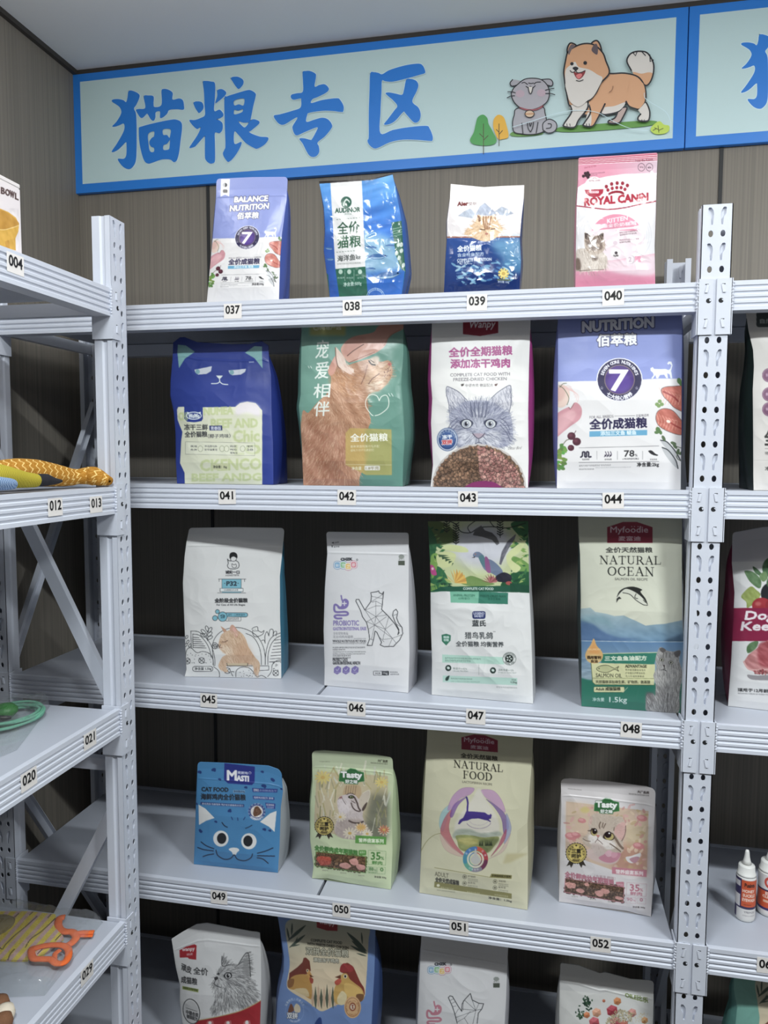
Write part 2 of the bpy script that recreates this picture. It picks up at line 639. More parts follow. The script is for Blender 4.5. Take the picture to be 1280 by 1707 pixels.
    def serif(s, t, x0, y0, x1, y1, h, col, wt=1.0):
        tot = sum(SER[ch][0] + 0.1 for ch in t) - 0.1
        k = 1.0 / tot
        x = 0.0
        for ch in t:
            wd, st, ar = SER[ch]

            def mp(px, py):
                u = (x + px) * k
                return (x0 + u * (x1 - x0), y0 + u * (y1 - y0) - py * h)
            for a, b, c, d, w_ in st: s.L([mp(a, b), mp(c, d)], max(w_ * h * wt, 3), col)
            for cx, cy, rx, ry, a0, a1, w0, w1 in ar:
                n = 18
                tt = np.radians(np.linspace(a0, a1, n))
                q = [mp(cx + rx * math.cos(v), cy + ry * math.sin(v)) for v in tt]
                for i in range(n - 1):
                    ww = w0 + (w1 - w0) * abs(math.cos((tt[i] + tt[i + 1]) / 2)) ** 1.5
                    s.L([q[i], q[i + 1]], max(ww * h * wt, 3), col)
            x += wd + 0.1

    def small(s, x0, y0, x1, y1, h, col, seed=1, al=0.9, y1r=None):
        """a line of fine print set in real characters"""
        base = '优选配方高含肉量易吸收呵护肠胃均衡营养美毛亮泽增强免疫'
        r = random.Random(seed)
        n = max(2, int(abs(x1 - x0) / (h * 1.05)))
        s.T(''.join(r.choice(base) for _ in range(n)), x0, y0, x1, y1, h, col, 0, al=al)

    def sample(s, p):
        q = (np.asarray(p, float) - (s.x0, s.y0)) * s.k - 0.5
        x, y = np.clip(q[:, 0], 0, s.W - 1.001), np.clip(q[:, 1], 0, s.H - 1.001)
        xi, yi = x.astype(int), y.astype(int)
        fx, fy = (x - xi)[:, None], (y - yi)[:, None]
        a = s.a
        return (a[yi, xi] * (1 - fx) + a[yi, xi + 1] * fx) * (1 - fy) + (a[yi + 1, xi] * (1 - fx) + a[yi + 1, xi + 1] * fx) * fy
# ------------------------------------------------------------------ the room
def slab(name, a, b, material):
    o = MB().box(a, b).build(name, material)
    return tag(o, kind='structure')


slab('floor', (SIDE - .1, -3.2, -.05), (2.6, BACK + .1, 0), mat('floor_tile', (92, 92, 94), .45, var=(4, .1)))
slab('ceiling', (SIDE - .1, -3.2, CEIL), (2.6, BACK + .1, CEIL + .05), mat('ceiling_board', (232, 234, 236), .75, var=(1.2, .02)))
slab('wall_back', (SIDE - .1, BACK, 0), (2.6, BACK + .1, CEIL), WALL)
slab('wall_left', (SIDE - .1, -3.2, 0), (SIDE, BACK, CEIL), WALL)
slab('wall_right', (2.5, -3.2, 0), (2.6, BACK, CEIL), WALL)
slab('wall_front', (SIDE, -3.2, 0), (2.5, -3.1, CEIL), WALL)
TRIM = mat('dark_trim', (58, 54, 50), .6)
SEAM = mat('panel_joint', (34, 36, 38), .6)
slab('trim_1', (SIDE, BACK - .012, CEIL - .0115), (2.5, BACK, CEIL), TRIM)
slab('trim_2', (SIDE, -3.1, CEIL - .0115), (SIDE + .012, BACK - .012, CEIL), TRIM)
for i, x in enumerate((-1.139, .096, 1.33)):
    slab('trim_%d' % (i + 3), (x - .004, BACK - .003, 0), (x + .004, BACK, CEIL - .0115), SEAM)

# ------------------------------------------------------------------ steel racks
PITCH, PW, PD, TOPZ = 0.06, 0.05, 0.036, 2.0


def tile():
    """one punched pitch of an upright face: x across, z up from 0 to PITCH, front at y=0"""
    w = PW / 2
    loops = [[(-w, 0), (w, 0), (w, PITCH), (-w, PITCH)]]
    for sx in (-1, 1):
        loops.append([(sx * .0098 + .004 * math.cos(t) , PITCH - .049 + .0057 * math.sin(t)) for t in np.arange(12) * pi / 6])
        k = [(-.0148, -.0065), (-.0132, -.0048), (-.010, -.005), (-.0065, -.010), (-.0055, -.016), (-.0068, -.034), (-.0095, -.034), (-.0102, -.0225), (-.0138, -.0165)]
        loops.append([(sx * -x, PITCH + z) for x, z in k] if sx > 0 else [(x, PITCH + z) for x, z in k])
    V, E = [], []
    own = []
    for li, lp in enumerate(loops):
        b = len(V)
        V += [Vector(p) for p in lp]
        own += [li] * len(lp)
        E += [(b + i, b + (i + 1) % len(lp)) for i in range(len(lp))]
    r = delaunay_2d_cdt(V, E, [], 0, 1e-6)
    vo, fo = r[0], r[2]

    def inside(p, lp):
        n, c = len(lp), False
        for i in range(n):
            (x0, y0), (x1, y1) = lp[i], lp[(i + 1) % n]
            if (y0 > p[1]) != (y1 > p[1]) and p[0] < x0 + (p[1] - y0) / (y1 - y0) * (x1 - x0): c = not c
        return c
    v = [(p[0], 0, p[1]) for p in vo]
    f = []
    for t in fo:
        c = sum((vo[i] for i in t), Vector((0, 0))) / 3
        h = [li for li in range(1, 5) if inside(c, loops[li])]
        if not h: f.append(tuple(t))
    for li in range(1, 5):
        lp = loops[li]
        dep = .002 if li in (1, 3) else .0045
        b = len(v)
        v += [(x, 0, z) for x, z in lp] + [(x, dep, z) for x, z in lp]
        n = len(lp)
        f += [(b + i, b + (i + 1) % n, b + n + (i + 1) % n, b + n + i) for i in range(n)]
        if li in (2, 4): f.append(tuple(b + n + i for i in range(n)))
    return v, f


def upright_mesh():
    B = MB()
    v, f = tile()
    n = int(TOPZ / PITCH)
    for i in range(n):
        z = TOPZ - (i + 1) * PITCH
        B.add([(x, y, q + z) for x, y, q in v], f)
    z0 = TOPZ - n * PITCH
    if z0 > .002: B.add([(-PW / 2, 0, 0), (PW / 2, 0, 0), (PW / 2, 0, z0), (-PW / 2, 0, z0)], [(0, 1, 2, 3)])
    # ribbed sides and returned lips, as folded sheet
    for s in (-1, 1):
        o = s * PW / 2
        prof = [(o, 0), (o, .010), (o - s * .003, .013), (o - s * .003, .018), (o, .021), (o, PD), (o - s * .012, PD), (o - s * .012, PD - .0016),
                (o - s * .0016, PD - .0016), (o - s * .0016, .022), (o - s * .0046, .019), (o - s * .0046, .012), (o - s * .0016, .009), (o - s * .0016, 0)]
        k = len(prof)
        vv = [(x, y, 0) for x, y in prof] + [(x, y, TOPZ) for x, y in prof]
        B.add(vv, [(i, (i + 1) % k, (i + 1) % k + k, i + k) for i in range(k)] + [tuple(range(k, 2 * k))])
    return B.mesh('upright', STEEL)


UPR = upright_mesh()


def beam_mesh(L):
    """front beam from x=0 to L, face at y=0, top at z=0"""
    p = [(.011, 0), (0, 0)]
    for z in (-.0105, -.0205, -.0305, -.0405):
        p += [(0, z + .003), (.0022, z + .0012), (.0022, z - .0012), (0, z - .003)]
    p += [(0, -.05), (.032, -.05), (.032, -.021), (.011, -.021)]
    return MB().prism(p, 0, L).mesh('beam', STEEL)


def connector(B, x, s):
    """welded end plate: x beam end, s=+1 when the plate reaches towards +x"""
    f = -.0032
    a, b = (x - s * .001, x + s * .0238)
    xa, xb = min(a, b), max(a, b)
    B.box((xa, f, -.0905), (xb, f + .0026, .0045))
    B.box((min(x - s * .0025, x), f, -.0905), (max(x - s * .0025, x), .038, -.0005 if 0 else .0045))
    for z in (-.0125, -.0715):   # pressed hooks
        c = x + s * .013
        B.bar((c + s * .0018, f - .0004, z + .007), (c - s * .0012, f - .0012, z - .007), (.0022, 0, 0), (0, .0008, 0))
        B.box((c - .0028, f - .0002, z + .0065), (c + .0028, f + .0004, z + .008), 1)
    c = x + s * .0165
    q = [(c + .0042 * math.cos(t), f - .0003, -.033 + .0042 * math.sin(t)) for t in np.arange(14) * 2 * pi / 14]
    B.add(q, [tuple(range(14))], 1)
    q2 = [(c + .003 - .0012 * s, f - .0006, -.0345), (c + .0042, f - .0006, -.033), (c + .003, f - .0006, -.0305), (c + .0005, f - .0006, -.031)]
    B.add(q2, [(0, 1, 2, 3)], 0)
    rr = random.Random(int(x * 1000))
    for i in range(9):           # weld beads
        z = -.003 - i * .0052
        B.lathe((x - s * .0022 + rr.uniform(-.001, .001), f + .0012, z), [(.0004, -.0022), (.0022, -.001), (.0024, .001), (.0004, .0024)], 7)


HOLE = mat('dark_hole', (22, 24, 28), .7)


def rack(label, group, loc, rz, bays, depth, levels, brace_at, bay0=0.0):
    """bays: list of lengths between upright centres, local x runs along the rack, front faces -y"""
    T = tag(empty('storage_rack', loc, rz), label, 'rack', group)
    xs = [0.0]
    for b in bays: xs.append(xs[-1] + b)
    for x in xs:
        a = link('upright', UPR, T, False); a.location = (x, 0, 0)
        a = link('upright', UPR, T, False); a.location = (x, depth, 0); a.rotation_euler = (0, 0, pi)
        y0, y1 = PD * .5, depth - PD * .5
        for zr, zf in brace_at:      # channel braces between the rear (zr) and front (zf) uprights
            B = MB()
            p, q = (x, y1, zr), (x, y0, zf)
            d = np.array(q) - np.array(p); d /= np.linalg.norm(d)
            nrm = np.cross(d, (1, 0, 0))
            B.bar(p, q, (.0008, 0, 0), .0125 * nrm)
            for s in (-1, 1): B.bar(np.array(p) + s * .012 * nrm + (.006, 0, 0), np.array(q) + s * .012 * nrm + (.006, 0, 0), (.006, 0, 0), .0006 * nrm)
            B.build('brace', STEEL, T, world=False)
        for z in (1.84, .97, .12):
            MB().box((x - .008, y0, z - .012), (x + .008, y1, z + .012)).build('crossbar', STEEL, T, world=False)
    beams = {}
    for bi, b in enumerate(bays):
        L = b - PW - .003
        bm = beam_mesh(L)
        cms = []
        for e, s_ in ((0, -1), (L, 1)):
            C = MB(); connector(C, e, s_); cms.append(C.mesh('end_plate', [STEEL, HOLE]))
        half = (b - .064) / 2
        for li, z in enumerate(levels):
            o = link('beam', bm, T, False); o.location = (xs[bi] + PW / 2 + .0015, -.0, z - .0045)
            for cm in cms: link('end_plate', cm, o, False)
            beams[bi, li] = o
            r = link('beam', bm, T, False); r.location = (xs[bi + 1] - PW / 2 - .0015, depth, z - .0045); r.rotation_euler = (0, 0, pi)
            for k in (0, 1):
                x0 = xs[bi] + .031 + k * (half + .0045)
                MB().box((x0, .0115, z - .024), (x0 + half - .0015, depth - .0115, z - .0062)).build('shelf_board', BOARD, T, world=False, bevel=.0012)
    return T, beams


LEV = [1.875, 1.515, 1.095, .675, .255]
GRP = 'light grey steel storage racks'
BRK, BBEAM = rack('light grey steel storage rack along the back wall, filled with pet food bags', GRP, (-1.44, 0, 0), 0, [1.44, 1.44], .40, LEV,
                  [(1.70, 1.08), (.28, .86)])
XL = -1.057
LRK, LBEAM = rack('light grey steel storage rack along the left wall, holding pet toys and a bowl box', GRP, (XL, -1.3225, 0), pi / 2, [1.2], .395, LEV,
                  [(1.76, 1.06), (.25, .91)])


def number(beam, txt, px, side):
    """paper sticker with a shelf number, stuck on a beam"""
    if side == 'b':
        P = onax([px], 1, 0.0)[0]
        lx, lz = P[0] + 1.44, P[2]
    else:
        P = onax([px], 0, XL)[0]
        lx, lz = P[1] + 1.3225, P[2]
    bx, bz = beam.location[0], beam.location[2]
    cx, cz = lx - bx, lz - bz
    w, h = .0185, .0165
    B = MB()
    r = random.Random(txt)
    t = r.uniform(-.03, .03)

    def rot(x, z): return (cx + x * math.cos(t) - z * math.sin(t), cz + x * math.sin(t) + z * math.cos(t))
    v = [rot(-w, -h), rot(w, -h), rot(w, h * .75), rot(-w, h * .75)]
    B.add([(x, -.0004, z) for x, z in v] + [(x, -.0001, z) for x, z in v],
          [(0, 1, 2, 3), (1, 0, 4, 5), (2, 1, 5, 6), (3, 2, 6, 7), (0, 3, 7, 4)])
    E, lo, hi = text_edges(txt)
    # digits as fat strokes around their outline plus fill
    c = bpy.data.curves.new('n', 'FONT'); c.body = txt; c.offset = .024; c.resolution_u = 3
    o = bpy.data.objects.new('n', c); COL.objects.link(o)
    me = bpy.data.meshes.new_from_object(o.evaluated_get(bpy.context.evaluated_depsgraph_get()))
    V = np.array([q.co[:2] for q in me.vertices]); F = [list(p.vertices) for p in me.polygons]
    bpy.data.objects.remove(o); bpy.data.meshes.remove(me); bpy.data.curves.remove(c)
    lo, hi = V.min(0), V.max(0)
    sx, sz = .030 / max(hi[0] - lo[0], 1.4), .0165 / (hi[1] - lo[1])
    q = [rot((x - lo[0]) * sx - .0150, (z - lo[1]) * sz - .0074) for x, z in V]
    B.add([(x, -.0009, z) for x, z in q], F, 1)
    o = B.build('number_sticker', [TAGM, INK], beam, world=False)
    o['label'] = 'white paper sticker with the black number ' + txt
    return o


for i, (t, p) in enumerate({'037': (388, 517), '038': (587, 511), '039': (795, 502.5), '040': (1022, 493.5), '041': (378.5, 826.5), '042': (578, 827.5), '043': (780, 830),
                            '044': (1022, 832.5), '045': (348, 1166), '046': (594, 1180), '047': (793, 1193), '048': (1052, 1215), '049': (365, 1494), '050': (569, 1516),
                            '051': (765, 1545), '052': (1001, 1573)}.items()):
    number(BBEAM[0, i // 4], t, p, 'b')
number(BBEAM[1, 3], '065', (1280, 1608), 'b')
for t, p, l in (('004', (25.5, 438), 0), ('012', (92, 843), 1), ('013', (160, 839), 1), ('020', (48, 1297), 2), ('021', (150, 1231), 2), ('029', (145, 1620), 3)):
    number(LBEAM[0, l], t, p, 'l')
# ------------------------------------------------------------------ aisle signs on the back wall
SB = BACK - .014        # front face of the sign boards


class Flat:
    """printed layers on a flat board facing the room; art in photo measurements"""

    def __init__(s, y): s.y, s.B, s.mats, s.n = y, MB(), [], 0

    def at(s, ox, oy, sc): s.M = (ox, oy, sc); return s

    def mi(s, col):
        m_ = mat('sign_print_%02x%02x%02x' % tuple(int(c) for c in col), col, .36)
        if m_ not in s.mats: s.mats.append(m_)
        return s.mats.index(m_)

    def w(s, pts):
        p = np.asarray(pts, float).reshape(-1, 2)
        ox, oy, sc = s.M
        return onax(p / sc + (ox, oy), 1, s.y)

    def poly(s, loops, col, sm=0):
        s.n += 1
        y = s.y - .00012 * s.n
        L = [s.w(smooth_pts(l, True, 5) if sm else l) for l in loops]
        V, E_ = [], []
        for l in L:
            n0 = len(V)
            V += [Vector((p[0], p[2])) for p in l]
            E_ += [(n0 + i, n0 + (i + 1) % len(l)) for i in range(len(l))]
        r = delaunay_2d_cdt(V, E_, [], 0, 1e-7)

        def odd(q):
            k = False
            for l in L:
                for i in range(len(l)):
                    x0, z0, x1, z1 = l[i - 1][0], l[i - 1][2], l[i][0], l[i][2]
                    if (z0 > q[1]) != (z1 > q[1]) and q[0] < x0 + (q[1] - z0) / (z1 - z0) * (x1 - x0): k = not k
            return k
        tri = [tuple(t) for t in r[2] if odd(sum((r[0][i] for i in t), Vector((0, 0))) / 3)]
        s.B.add([(p[0], y, p[1]) for p in r[0]], tri, s.mi(col))

    def P(s, pts, col, sm=0): s.poly([pts], col, sm)

    def E(s, cx, cy, rx, ry, col, rot=0): s.poly([Canvas.el(cx, cy, rx, ry, rot)], col)

    def L(s, pts, wd, col, sm=1, closed=0):
        s.n += 1
        q = smooth_pts(pts, bool(closed), 5) if sm else np.asarray(pts, float)
        if closed: q = np.concatenate([q, q[:1]])
        y = s.y - .00012 * s.n
        d = np.gradient(q, axis=0)
        d /= np.linalg.norm(d, axis=1)[:, None] + 1e-9
        nn = np.stack([-d[:, 1], d[:, 0]], 1) * wd / 2
        A, Bq = s.w(q + nn), s.w(q - nn)
        k = len(q)
        s.B.add([(p[0], y, p[2]) for p in np.concatenate([A, Bq])], [(i, i + 1, i + 1 + k, i + k) for i in range(k - 1)], s.mi(col))
        for e in (0, -1):
            c = s.w(Canvas.el(q[e][0], q[e][1], wd / 2, wd / 2, 0, 10))
            s.B.add([(p[0], y, p[2]) for p in c], [tuple(range(10))], s.mi(col))


BLUE, PALE, HALO = (46, 130, 222), (200, 226, 228), (214, 240, 248)
LET = dict(
    dog=[[(380, 288), (415, 290), (450, 312), (448, 340), (430, 380), (415, 405), (428, 440), (432, 520), (432, 680), (425, 760), (400, 800), (375, 808), (345, 795), (318, 765), (308, 740), (345, 740), (360, 725), (365, 700), (365, 650), (360, 630), (320, 670), (290, 690), (266, 692), (300, 640), (340, 570), (352, 530), (345, 505), (320, 515), (290, 525), (270, 523), (300, 490), (330, 435), (322, 400), (300, 380), (268, 358), (275, 345), (310, 342), (345, 350), (362, 362), (372, 330)]],
    grass=[[(480, 325), (510, 318), (545, 325), (545, 370), (552, 395), (598, 380), (598, 290), (610, 275), (640, 278), (672, 300), (672, 345), (715, 338), (740, 350), (748, 385), (745, 412), (700, 410), (650, 415), (635, 440), (605, 465), (588, 465), (588, 425), (560, 430), (557, 465), (545, 487), (525, 475), (508, 445), (500, 440), (475, 465), (458, 465), (440, 440), (428, 415), (445, 408), (490, 400)]],
    field=[[(448, 540), (465, 525), (560, 500), (660, 480), (700, 480), (730, 498), (735, 540), (725, 620), (715, 700), (700, 750), (680, 762), (655, 745), (600, 745), (540, 765), (510, 772), (485, 755), (465, 700), (450, 620)],
           [(510, 575), (548, 558), (548, 590), (535, 600), (520, 620), (518, 640), (530, 660), (548, 668), (548, 692), (530, 695), (518, 680), (512, 640)],
           [(610, 545), (658, 545), (655, 590), (650, 600), (635, 582), (610, 580)], [(612, 650), (635, 640), (650, 620), (655, 615), (652, 660), (645, 678), (612, 680)]],
    d1=[[(812, 368), (830, 358), (865, 362), (878, 385), (875, 410), (850, 435), (835, 420), (820, 395)]],
    d2=[[(970, 285), (1000, 276), (1028, 295), (1025, 315), (1000, 340), (960, 370), (958, 360), (970, 320)]],
    rice=[[(875, 230), (890, 222), (930, 226), (955, 240), (955, 330), (950, 420), (985, 413), (1008, 435), (1010, 455), (990, 470), (965, 478), (985, 485), (1005, 505), (1005, 545), (985, 570), (955, 568), (955, 640), (955, 750), (940, 770), (918, 770), (895, 750), (888, 720), (888, 600), (885, 590), (840, 640), (820, 660), (785, 668), (800, 640), (840, 580), (860, 530), (835, 542), (800, 510), (785, 482), (820, 482), (860, 468), (888, 448), (885, 380), (882, 300)]],
    d3=[[(1062, 205), (1075, 195), (1110, 195), (1142, 215), (1142, 245), (1115, 275), (1095, 260), (1072, 225)]],
    good=[[(1018, 340), (1035, 325), (1080, 310), (1165, 285), (1195, 285), (1225, 305), (1225, 330), (1210, 390), (1192, 480), (1180, 498), (1145, 500), (1112, 492), (1140, 525), (1160, 528), (1200, 480), (1240, 485), (1250, 505), (1200, 550), (1185, 565), (1250, 592), (1310, 600), (1290, 642), (1240, 672), (1215, 668), (1160, 635), (1115, 585), (1085, 560), (1085, 640), (1130, 628), (1125, 660), (1090, 720), (1050, 760), (1030, 750), (1008, 710), (1018, 680), (1025, 650), (1020, 500)],
          [(1085, 352), (1148, 340), (1145, 385), (1115, 378), (1085, 385)], [(1085, 415), (1110, 420), (1140, 410), (1135, 430), (1085, 445)]])
L2 = dict(
    spec=[[(300, 205), (320, 197), (350, 197), (385, 215), (388, 240), (380, 300), (410, 290), (445, 285), (470, 305), (472, 325), (450, 345), (400, 370), (365, 385), (358, 410), (430, 390), (525, 378), (550, 390), (572, 430), (570, 465), (555, 470), (500, 463), (430, 462), (345, 475), (330, 490), (325, 535), (380, 520), (430, 508), (470, 520), (495, 555), (490, 580), (450, 630), (400, 672), (408, 700), (410, 735), (395, 760), (370, 770), (345, 760), (325, 730), (300, 680), (278, 648), (310, 645), (350, 655), (362, 650), (395, 590), (398, 572), (370, 580), (310, 605), (265, 625), (245, 615), (232, 580), (235, 560), (260, 520), (262, 505), (230, 522), (180, 552), (150, 552), (125, 530), (108, 495), (150, 485), (230, 462), (285, 440), (290, 390), (285, 380), (240, 388), (222, 375), (225, 355), (260, 345), (300, 335), (302, 270)]],
    box=[[(750, 215), (775, 205), (805, 210), (830, 218), (880, 190), (980, 160), (1070, 148), (1100, 162), (1115, 195), (1112, 212), (1080, 222), (1000, 245), (900, 268), (850, 265), (828, 262), (825, 330), (818, 470), (818, 612), (900, 590), (1000, 572), (1120, 562), (1145, 580), (1165, 630), (1163, 660), (1140, 662), (1050, 655), (960, 655), (880, 672), (810, 705), (780, 713), (755, 700), (735, 675), (732, 655), (740, 635), (740, 480), (745, 330)]],
    ex=[[(990, 255), (1020, 250), (1055, 262), (1070, 290), (1060, 330), (1030, 400), (1070, 440), (1085, 480), (1080, 520), (1060, 540), (1035, 535), (985, 480), (970, 470), (920, 525), (880, 550), (842, 553), (865, 520), (910, 460), (930, 430), (905, 395), (870, 365), (852, 345), (875, 340), (920, 348), (962, 355), (975, 320)]])


def sign(label, x0, x1, inner, draw):
    T = tag(empty('wall_sign', ((x0 + x1) / 2, SB, 2.2603)), label, 'sign', 'blue aisle signs under the ceiling')
    MB().box((x0, SB, 2.2603), (x1, BACK, CEIL - .0115)).build('sign_board', mat('sign_print_%02x%02x%02x' % BLUE, BLUE, .36), T, bevel=.001)
    F = Flat(SB).at(0, 0, 1)
    a, b, c, d = inner
    F.P([topx((x, SB, z))[0] for x, z in ((a, c), (b, c), (b, d), (a, d))], PALE)
    draw(F)
    F.B.build('printed_face', F.mats, T)
    return T


def cat_sign(F):
    F.at(120, 80, 4)
    for k in LET.values(): F.L(k[0], 9, HALO, 1, 1)
    for k in LET.values(): F.poly(k, BLUE, 1)
    F.at(430, 70, 4)
    for k in L2.values(): F.L(k[0], 9, HALO, 1, 1)
    for k in L2.values(): F.poly(k, BLUE, 1)
    F.at(770, 50, 3.5556)
    K, FURC, WH, GR = (44, 46, 52), (222, 172, 134), (226, 222, 216), (178, 178, 186)
    F.P([(285, 625), (300, 608), (360, 600), (440, 605), (480, 612), (470, 622), (400, 632), (320, 634)], (110, 160, 84), 1)
    F.P([(550, 600), (600, 575), (800, 560), (1000, 545), (1120, 540), (1160, 552), (1100, 572), (950, 588), (800, 600), (640, 608)], (104, 158, 78), 1)
    F.P([(82, 560), (95, 520), (125, 505), (150, 525), (158, 560), (180, 600), (205, 655), (185, 682), (130, 688), (70, 680), (48, 655), (70, 610)], (84, 166, 92), 1)
    F.P([(190, 530), (215, 506), (245, 518), (262, 560), (276, 635), (240, 650), (215, 650), (195, 610), (185, 570)], (238, 186, 72), 1)
    for q in ([(128, 560), (128, 738)], [(128, 640), (105, 618)], [(130, 655), (155, 630)], [(220, 560), (220, 690)], [(220, 610), (204, 594)], [(221, 622), (240, 600)]): F.L(q, 4, (86, 78, 58), 0)
    F.P([(1120, 605), (1118, 585), (1140, 560), (1170, 545), (1195, 565), (1225, 572), (1225, 600), (1200, 618), (1150, 622)], (196, 222, 96), 1)
    for q in ([(1165, 612), (1160, 572)], [(1163, 595), (1140, 585)], [(1164, 600), (1190, 588)], [(1150, 590), (1130, 600)]): F.L(q, 4, (84, 92, 56), 0)
    # sitting cat
    for q in ([(300, 300), (286, 320), (295, 338), (330, 330), (350, 310)], [(470, 300), (520, 298), (538, 318), (530, 338), (500, 330)]):
        F.P(q, GR, 1); F.L(q, 6, K)
    body = [(330, 470), (310, 510), (300, 560), (310, 610), (360, 622), (400, 625), (450, 620), (490, 600), (500, 550), (492, 500), (470, 460)]
    F.P(body, GR, 1); F.L(body, 6, K, 1, 1)
    F.P([(478, 590), (482, 560), (515, 535), (552, 550), (562, 580), (545, 608), (510, 616), (485, 602)], GR, 1)
    tail = [(480, 600), (480, 560), (515, 535), (552, 550), (562, 580), (545, 608), (510, 616), (485, 602)]
    F.L(tail, 6, K, 1); F.L([(500, 590), (525, 585), (528, 565), (510, 562)], 6, K)
    head = [(330, 330), (370, 300), (420, 293), (470, 302), (505, 335), (518, 380), (505, 430), (460, 465), (405, 480), (350, 470), (310, 435), (293, 390), (305, 355)]
    F.P(head, (182, 180, 188), 1); F.L(head, 6, K, 1, 1)
    F.E(345, 385, 26, 22, (196, 176, 188)); F.E(470, 380, 26, 22, (196, 176, 188))
    for q in ([(355, 322), (370, 318), (388, 330)], [(428, 328), (440, 318), (466, 316)], [(395, 322), (410, 325), (424, 322)], [(380, 342), (395, 350), (406, 342), (420, 350), (434, 338)],
              [(272, 374), (300, 375), (316, 380)], [(268, 410), (290, 400), (312, 398)], [(495, 365), (520, 358), (545, 354)], [(496, 385), (525, 385), (550, 392)],
              [(355, 560), (362, 620)], [(450, 555), (440, 618)], [(400, 560), (405, 580), (412, 560)], [(388, 560), (392, 590), (405, 612)], [(424, 555), (418, 590), (406, 612)]): F.L(q, 5, K)
    F.P([(393, 350), (405, 346), (420, 350), (413, 378), (406, 388), (399, 378)], WH, 1); F.L([(393, 350), (398, 376), (406, 388), (414, 376), (420, 350)], 5, K)
    F.L([(345, 470), (390, 482), (440, 480), (480, 460)], 9, (164, 92, 100))
    F.E(401, 506, 26, 20, (222, 196, 170)); F.L(Canvas.el(401, 506, 27, 21), 5, K, 0, 1); F.L([(376, 508), (426, 506)], 5, (196, 140, 90), 0)
    # standing dog
    tl = [(1000, 250), (975, 200), (985, 165), (1010, 145), (1050, 138), (1090, 145), (1115, 175), (1132, 215), (1130, 270), (1112, 320), (1085, 340), (1050, 310)]
    F.P(tl, WH, 1); F.P([(1010, 262), (1060, 270), (1105, 262), (1128, 275), (1110, 325), (1085, 340), (1040, 310)], FURC, 1); F.L(tl, 9, K)
    F.L([(1010, 145), (1025, 165), (1035, 140), (1062, 140), (1085, 165), (1085, 145), (1110, 160), (1112, 200), (1130, 190)], 7, K, 0)
    for q in ([(930, 480), (905, 530), (868, 548), (870, 562), (925, 562), (950, 530), (975, 470)],):
        F.P(q, (196, 176, 170), 1); F.L(q, 9, K, 1, 1)
    bd = [(640, 470), (620, 390), (620, 330), (720, 250), (870, 270), (960, 268), (1040, 290), (1080, 350), (1085, 420), (1060, 470), (1040, 480), (970, 440), (930, 490), (850, 512), (820, 500), (760, 520), (690, 500)]
    F.P(bd, FURC, 1); F.L(bd, 9, K, 1, 1)
    F.P([(840, 470), (900, 462), (965, 440), (930, 488), (850, 508), (825, 498)], WH, 1)
    hl = [(1040, 480), (1060, 460), (1085, 440), (1108, 490), (1105, 540), (1085, 552), (1045, 548), (1040, 530), (1055, 510)]
    F.P(hl, WH, 1); F.L(hl, 9, K, 1)
    F.P([(975, 430), (1000, 300), (1070, 330), (1082, 420), (1060, 465), (1035, 478), (990, 460)], FURC, 1); F.L([(970, 435), (990, 465), (1038, 482)], 8, K)
    fl = [(745, 440), (760, 500), (725, 560), (718, 578), (770, 582), (800, 540), (845, 450)]
    F.P(fl, FURC, 1); F.P([(745, 500), (728, 555), (718, 576), (758, 580), (765, 520)], WH, 1); F.L(fl, 9, K, 1)
    gl = [(640, 460), (648, 500), (605, 565), (605, 583), (665, 588), (690, 545), (740, 480), (745, 440)]
    F.P(gl, WH, 1); F.L(gl, 9, K, 1)
    for x in (620, 638, 735, 752, 885, 1062, 1076): F.L([(x, 568 if x < 800 else 545), (x + 2, 582 if x < 800 else 556)], 4, K, 0)
    hd = [(625, 150), (660, 120), (720, 98), (780, 105), (830, 150), (850, 200), (870, 270), (820, 330), (790, 390), (745, 435), (690, 430), (630, 395), (612, 350), (605, 300), (602, 260), (612, 200)]
    for q in ([(628, 175), (622, 130), (640, 94), (672, 104), (680, 125)], [(750, 125), (770, 90), (798, 80), (818, 110), (825, 160), (800, 165)]):
        F.P(q, FURC, 1); F.L(q, 9, K)
    F.P(hd, FURC, 1); F.L(hd, 9, K, 1, 1)
    F.P([(632, 165), (630, 130), (648, 102), (668, 112), (650, 130)], (120, 108, 112), 1); F.P([(765, 135), (780, 105), (795, 100), (803, 125), (800, 160), (785, 158)], (104, 92, 98), 1)
    F.P([(615, 250), (640, 225), (668, 205), (690, 235), (750, 250), (800, 280), (830, 300), (810, 350), (770, 415), (720, 435), (650, 420), (620, 370), (610, 300)], WH, 1)
    F.P([(612, 330), (650, 320), (800, 330), (780, 400), (745, 430), (690, 470), (640, 440), (622, 390)], WH, 1)
    F.E(650, 217, 10, 10, K); F.E(728, 212, 11, 11, K); F.P([(654, 242), (670, 234), (688, 242), (680, 255), (666, 256)], K, 1)
    F.P([(660, 266), (690, 272), (728, 256), (720, 285), (695, 308), (676, 300)], (146, 60, 64), 1); F.P([(676, 284), (700, 275), (710, 285), (692, 306), (678, 298)], (226, 132, 132), 1)
    F.L([(640, 258), (650, 268), (666, 264), (672, 256), (682, 270), (705, 268), (728, 258)], 5, K); F.L([(676, 316), (695, 320), (716, 312)], 5, K)
    F.L([(870, 385), (885, 372), (892, 350)], 4, (150, 110, 86))
    F.L([(300, 590), (400, 560), (560, 510), (680, 492), (800, 505), (900, 560), (1000, 600), (1100, 612)], 3, HALO); F.L([(1075, 390), (1080, 420), (1120, 450), (1200, 500), (1230, 560), (1228, 620)], 3, HALO)


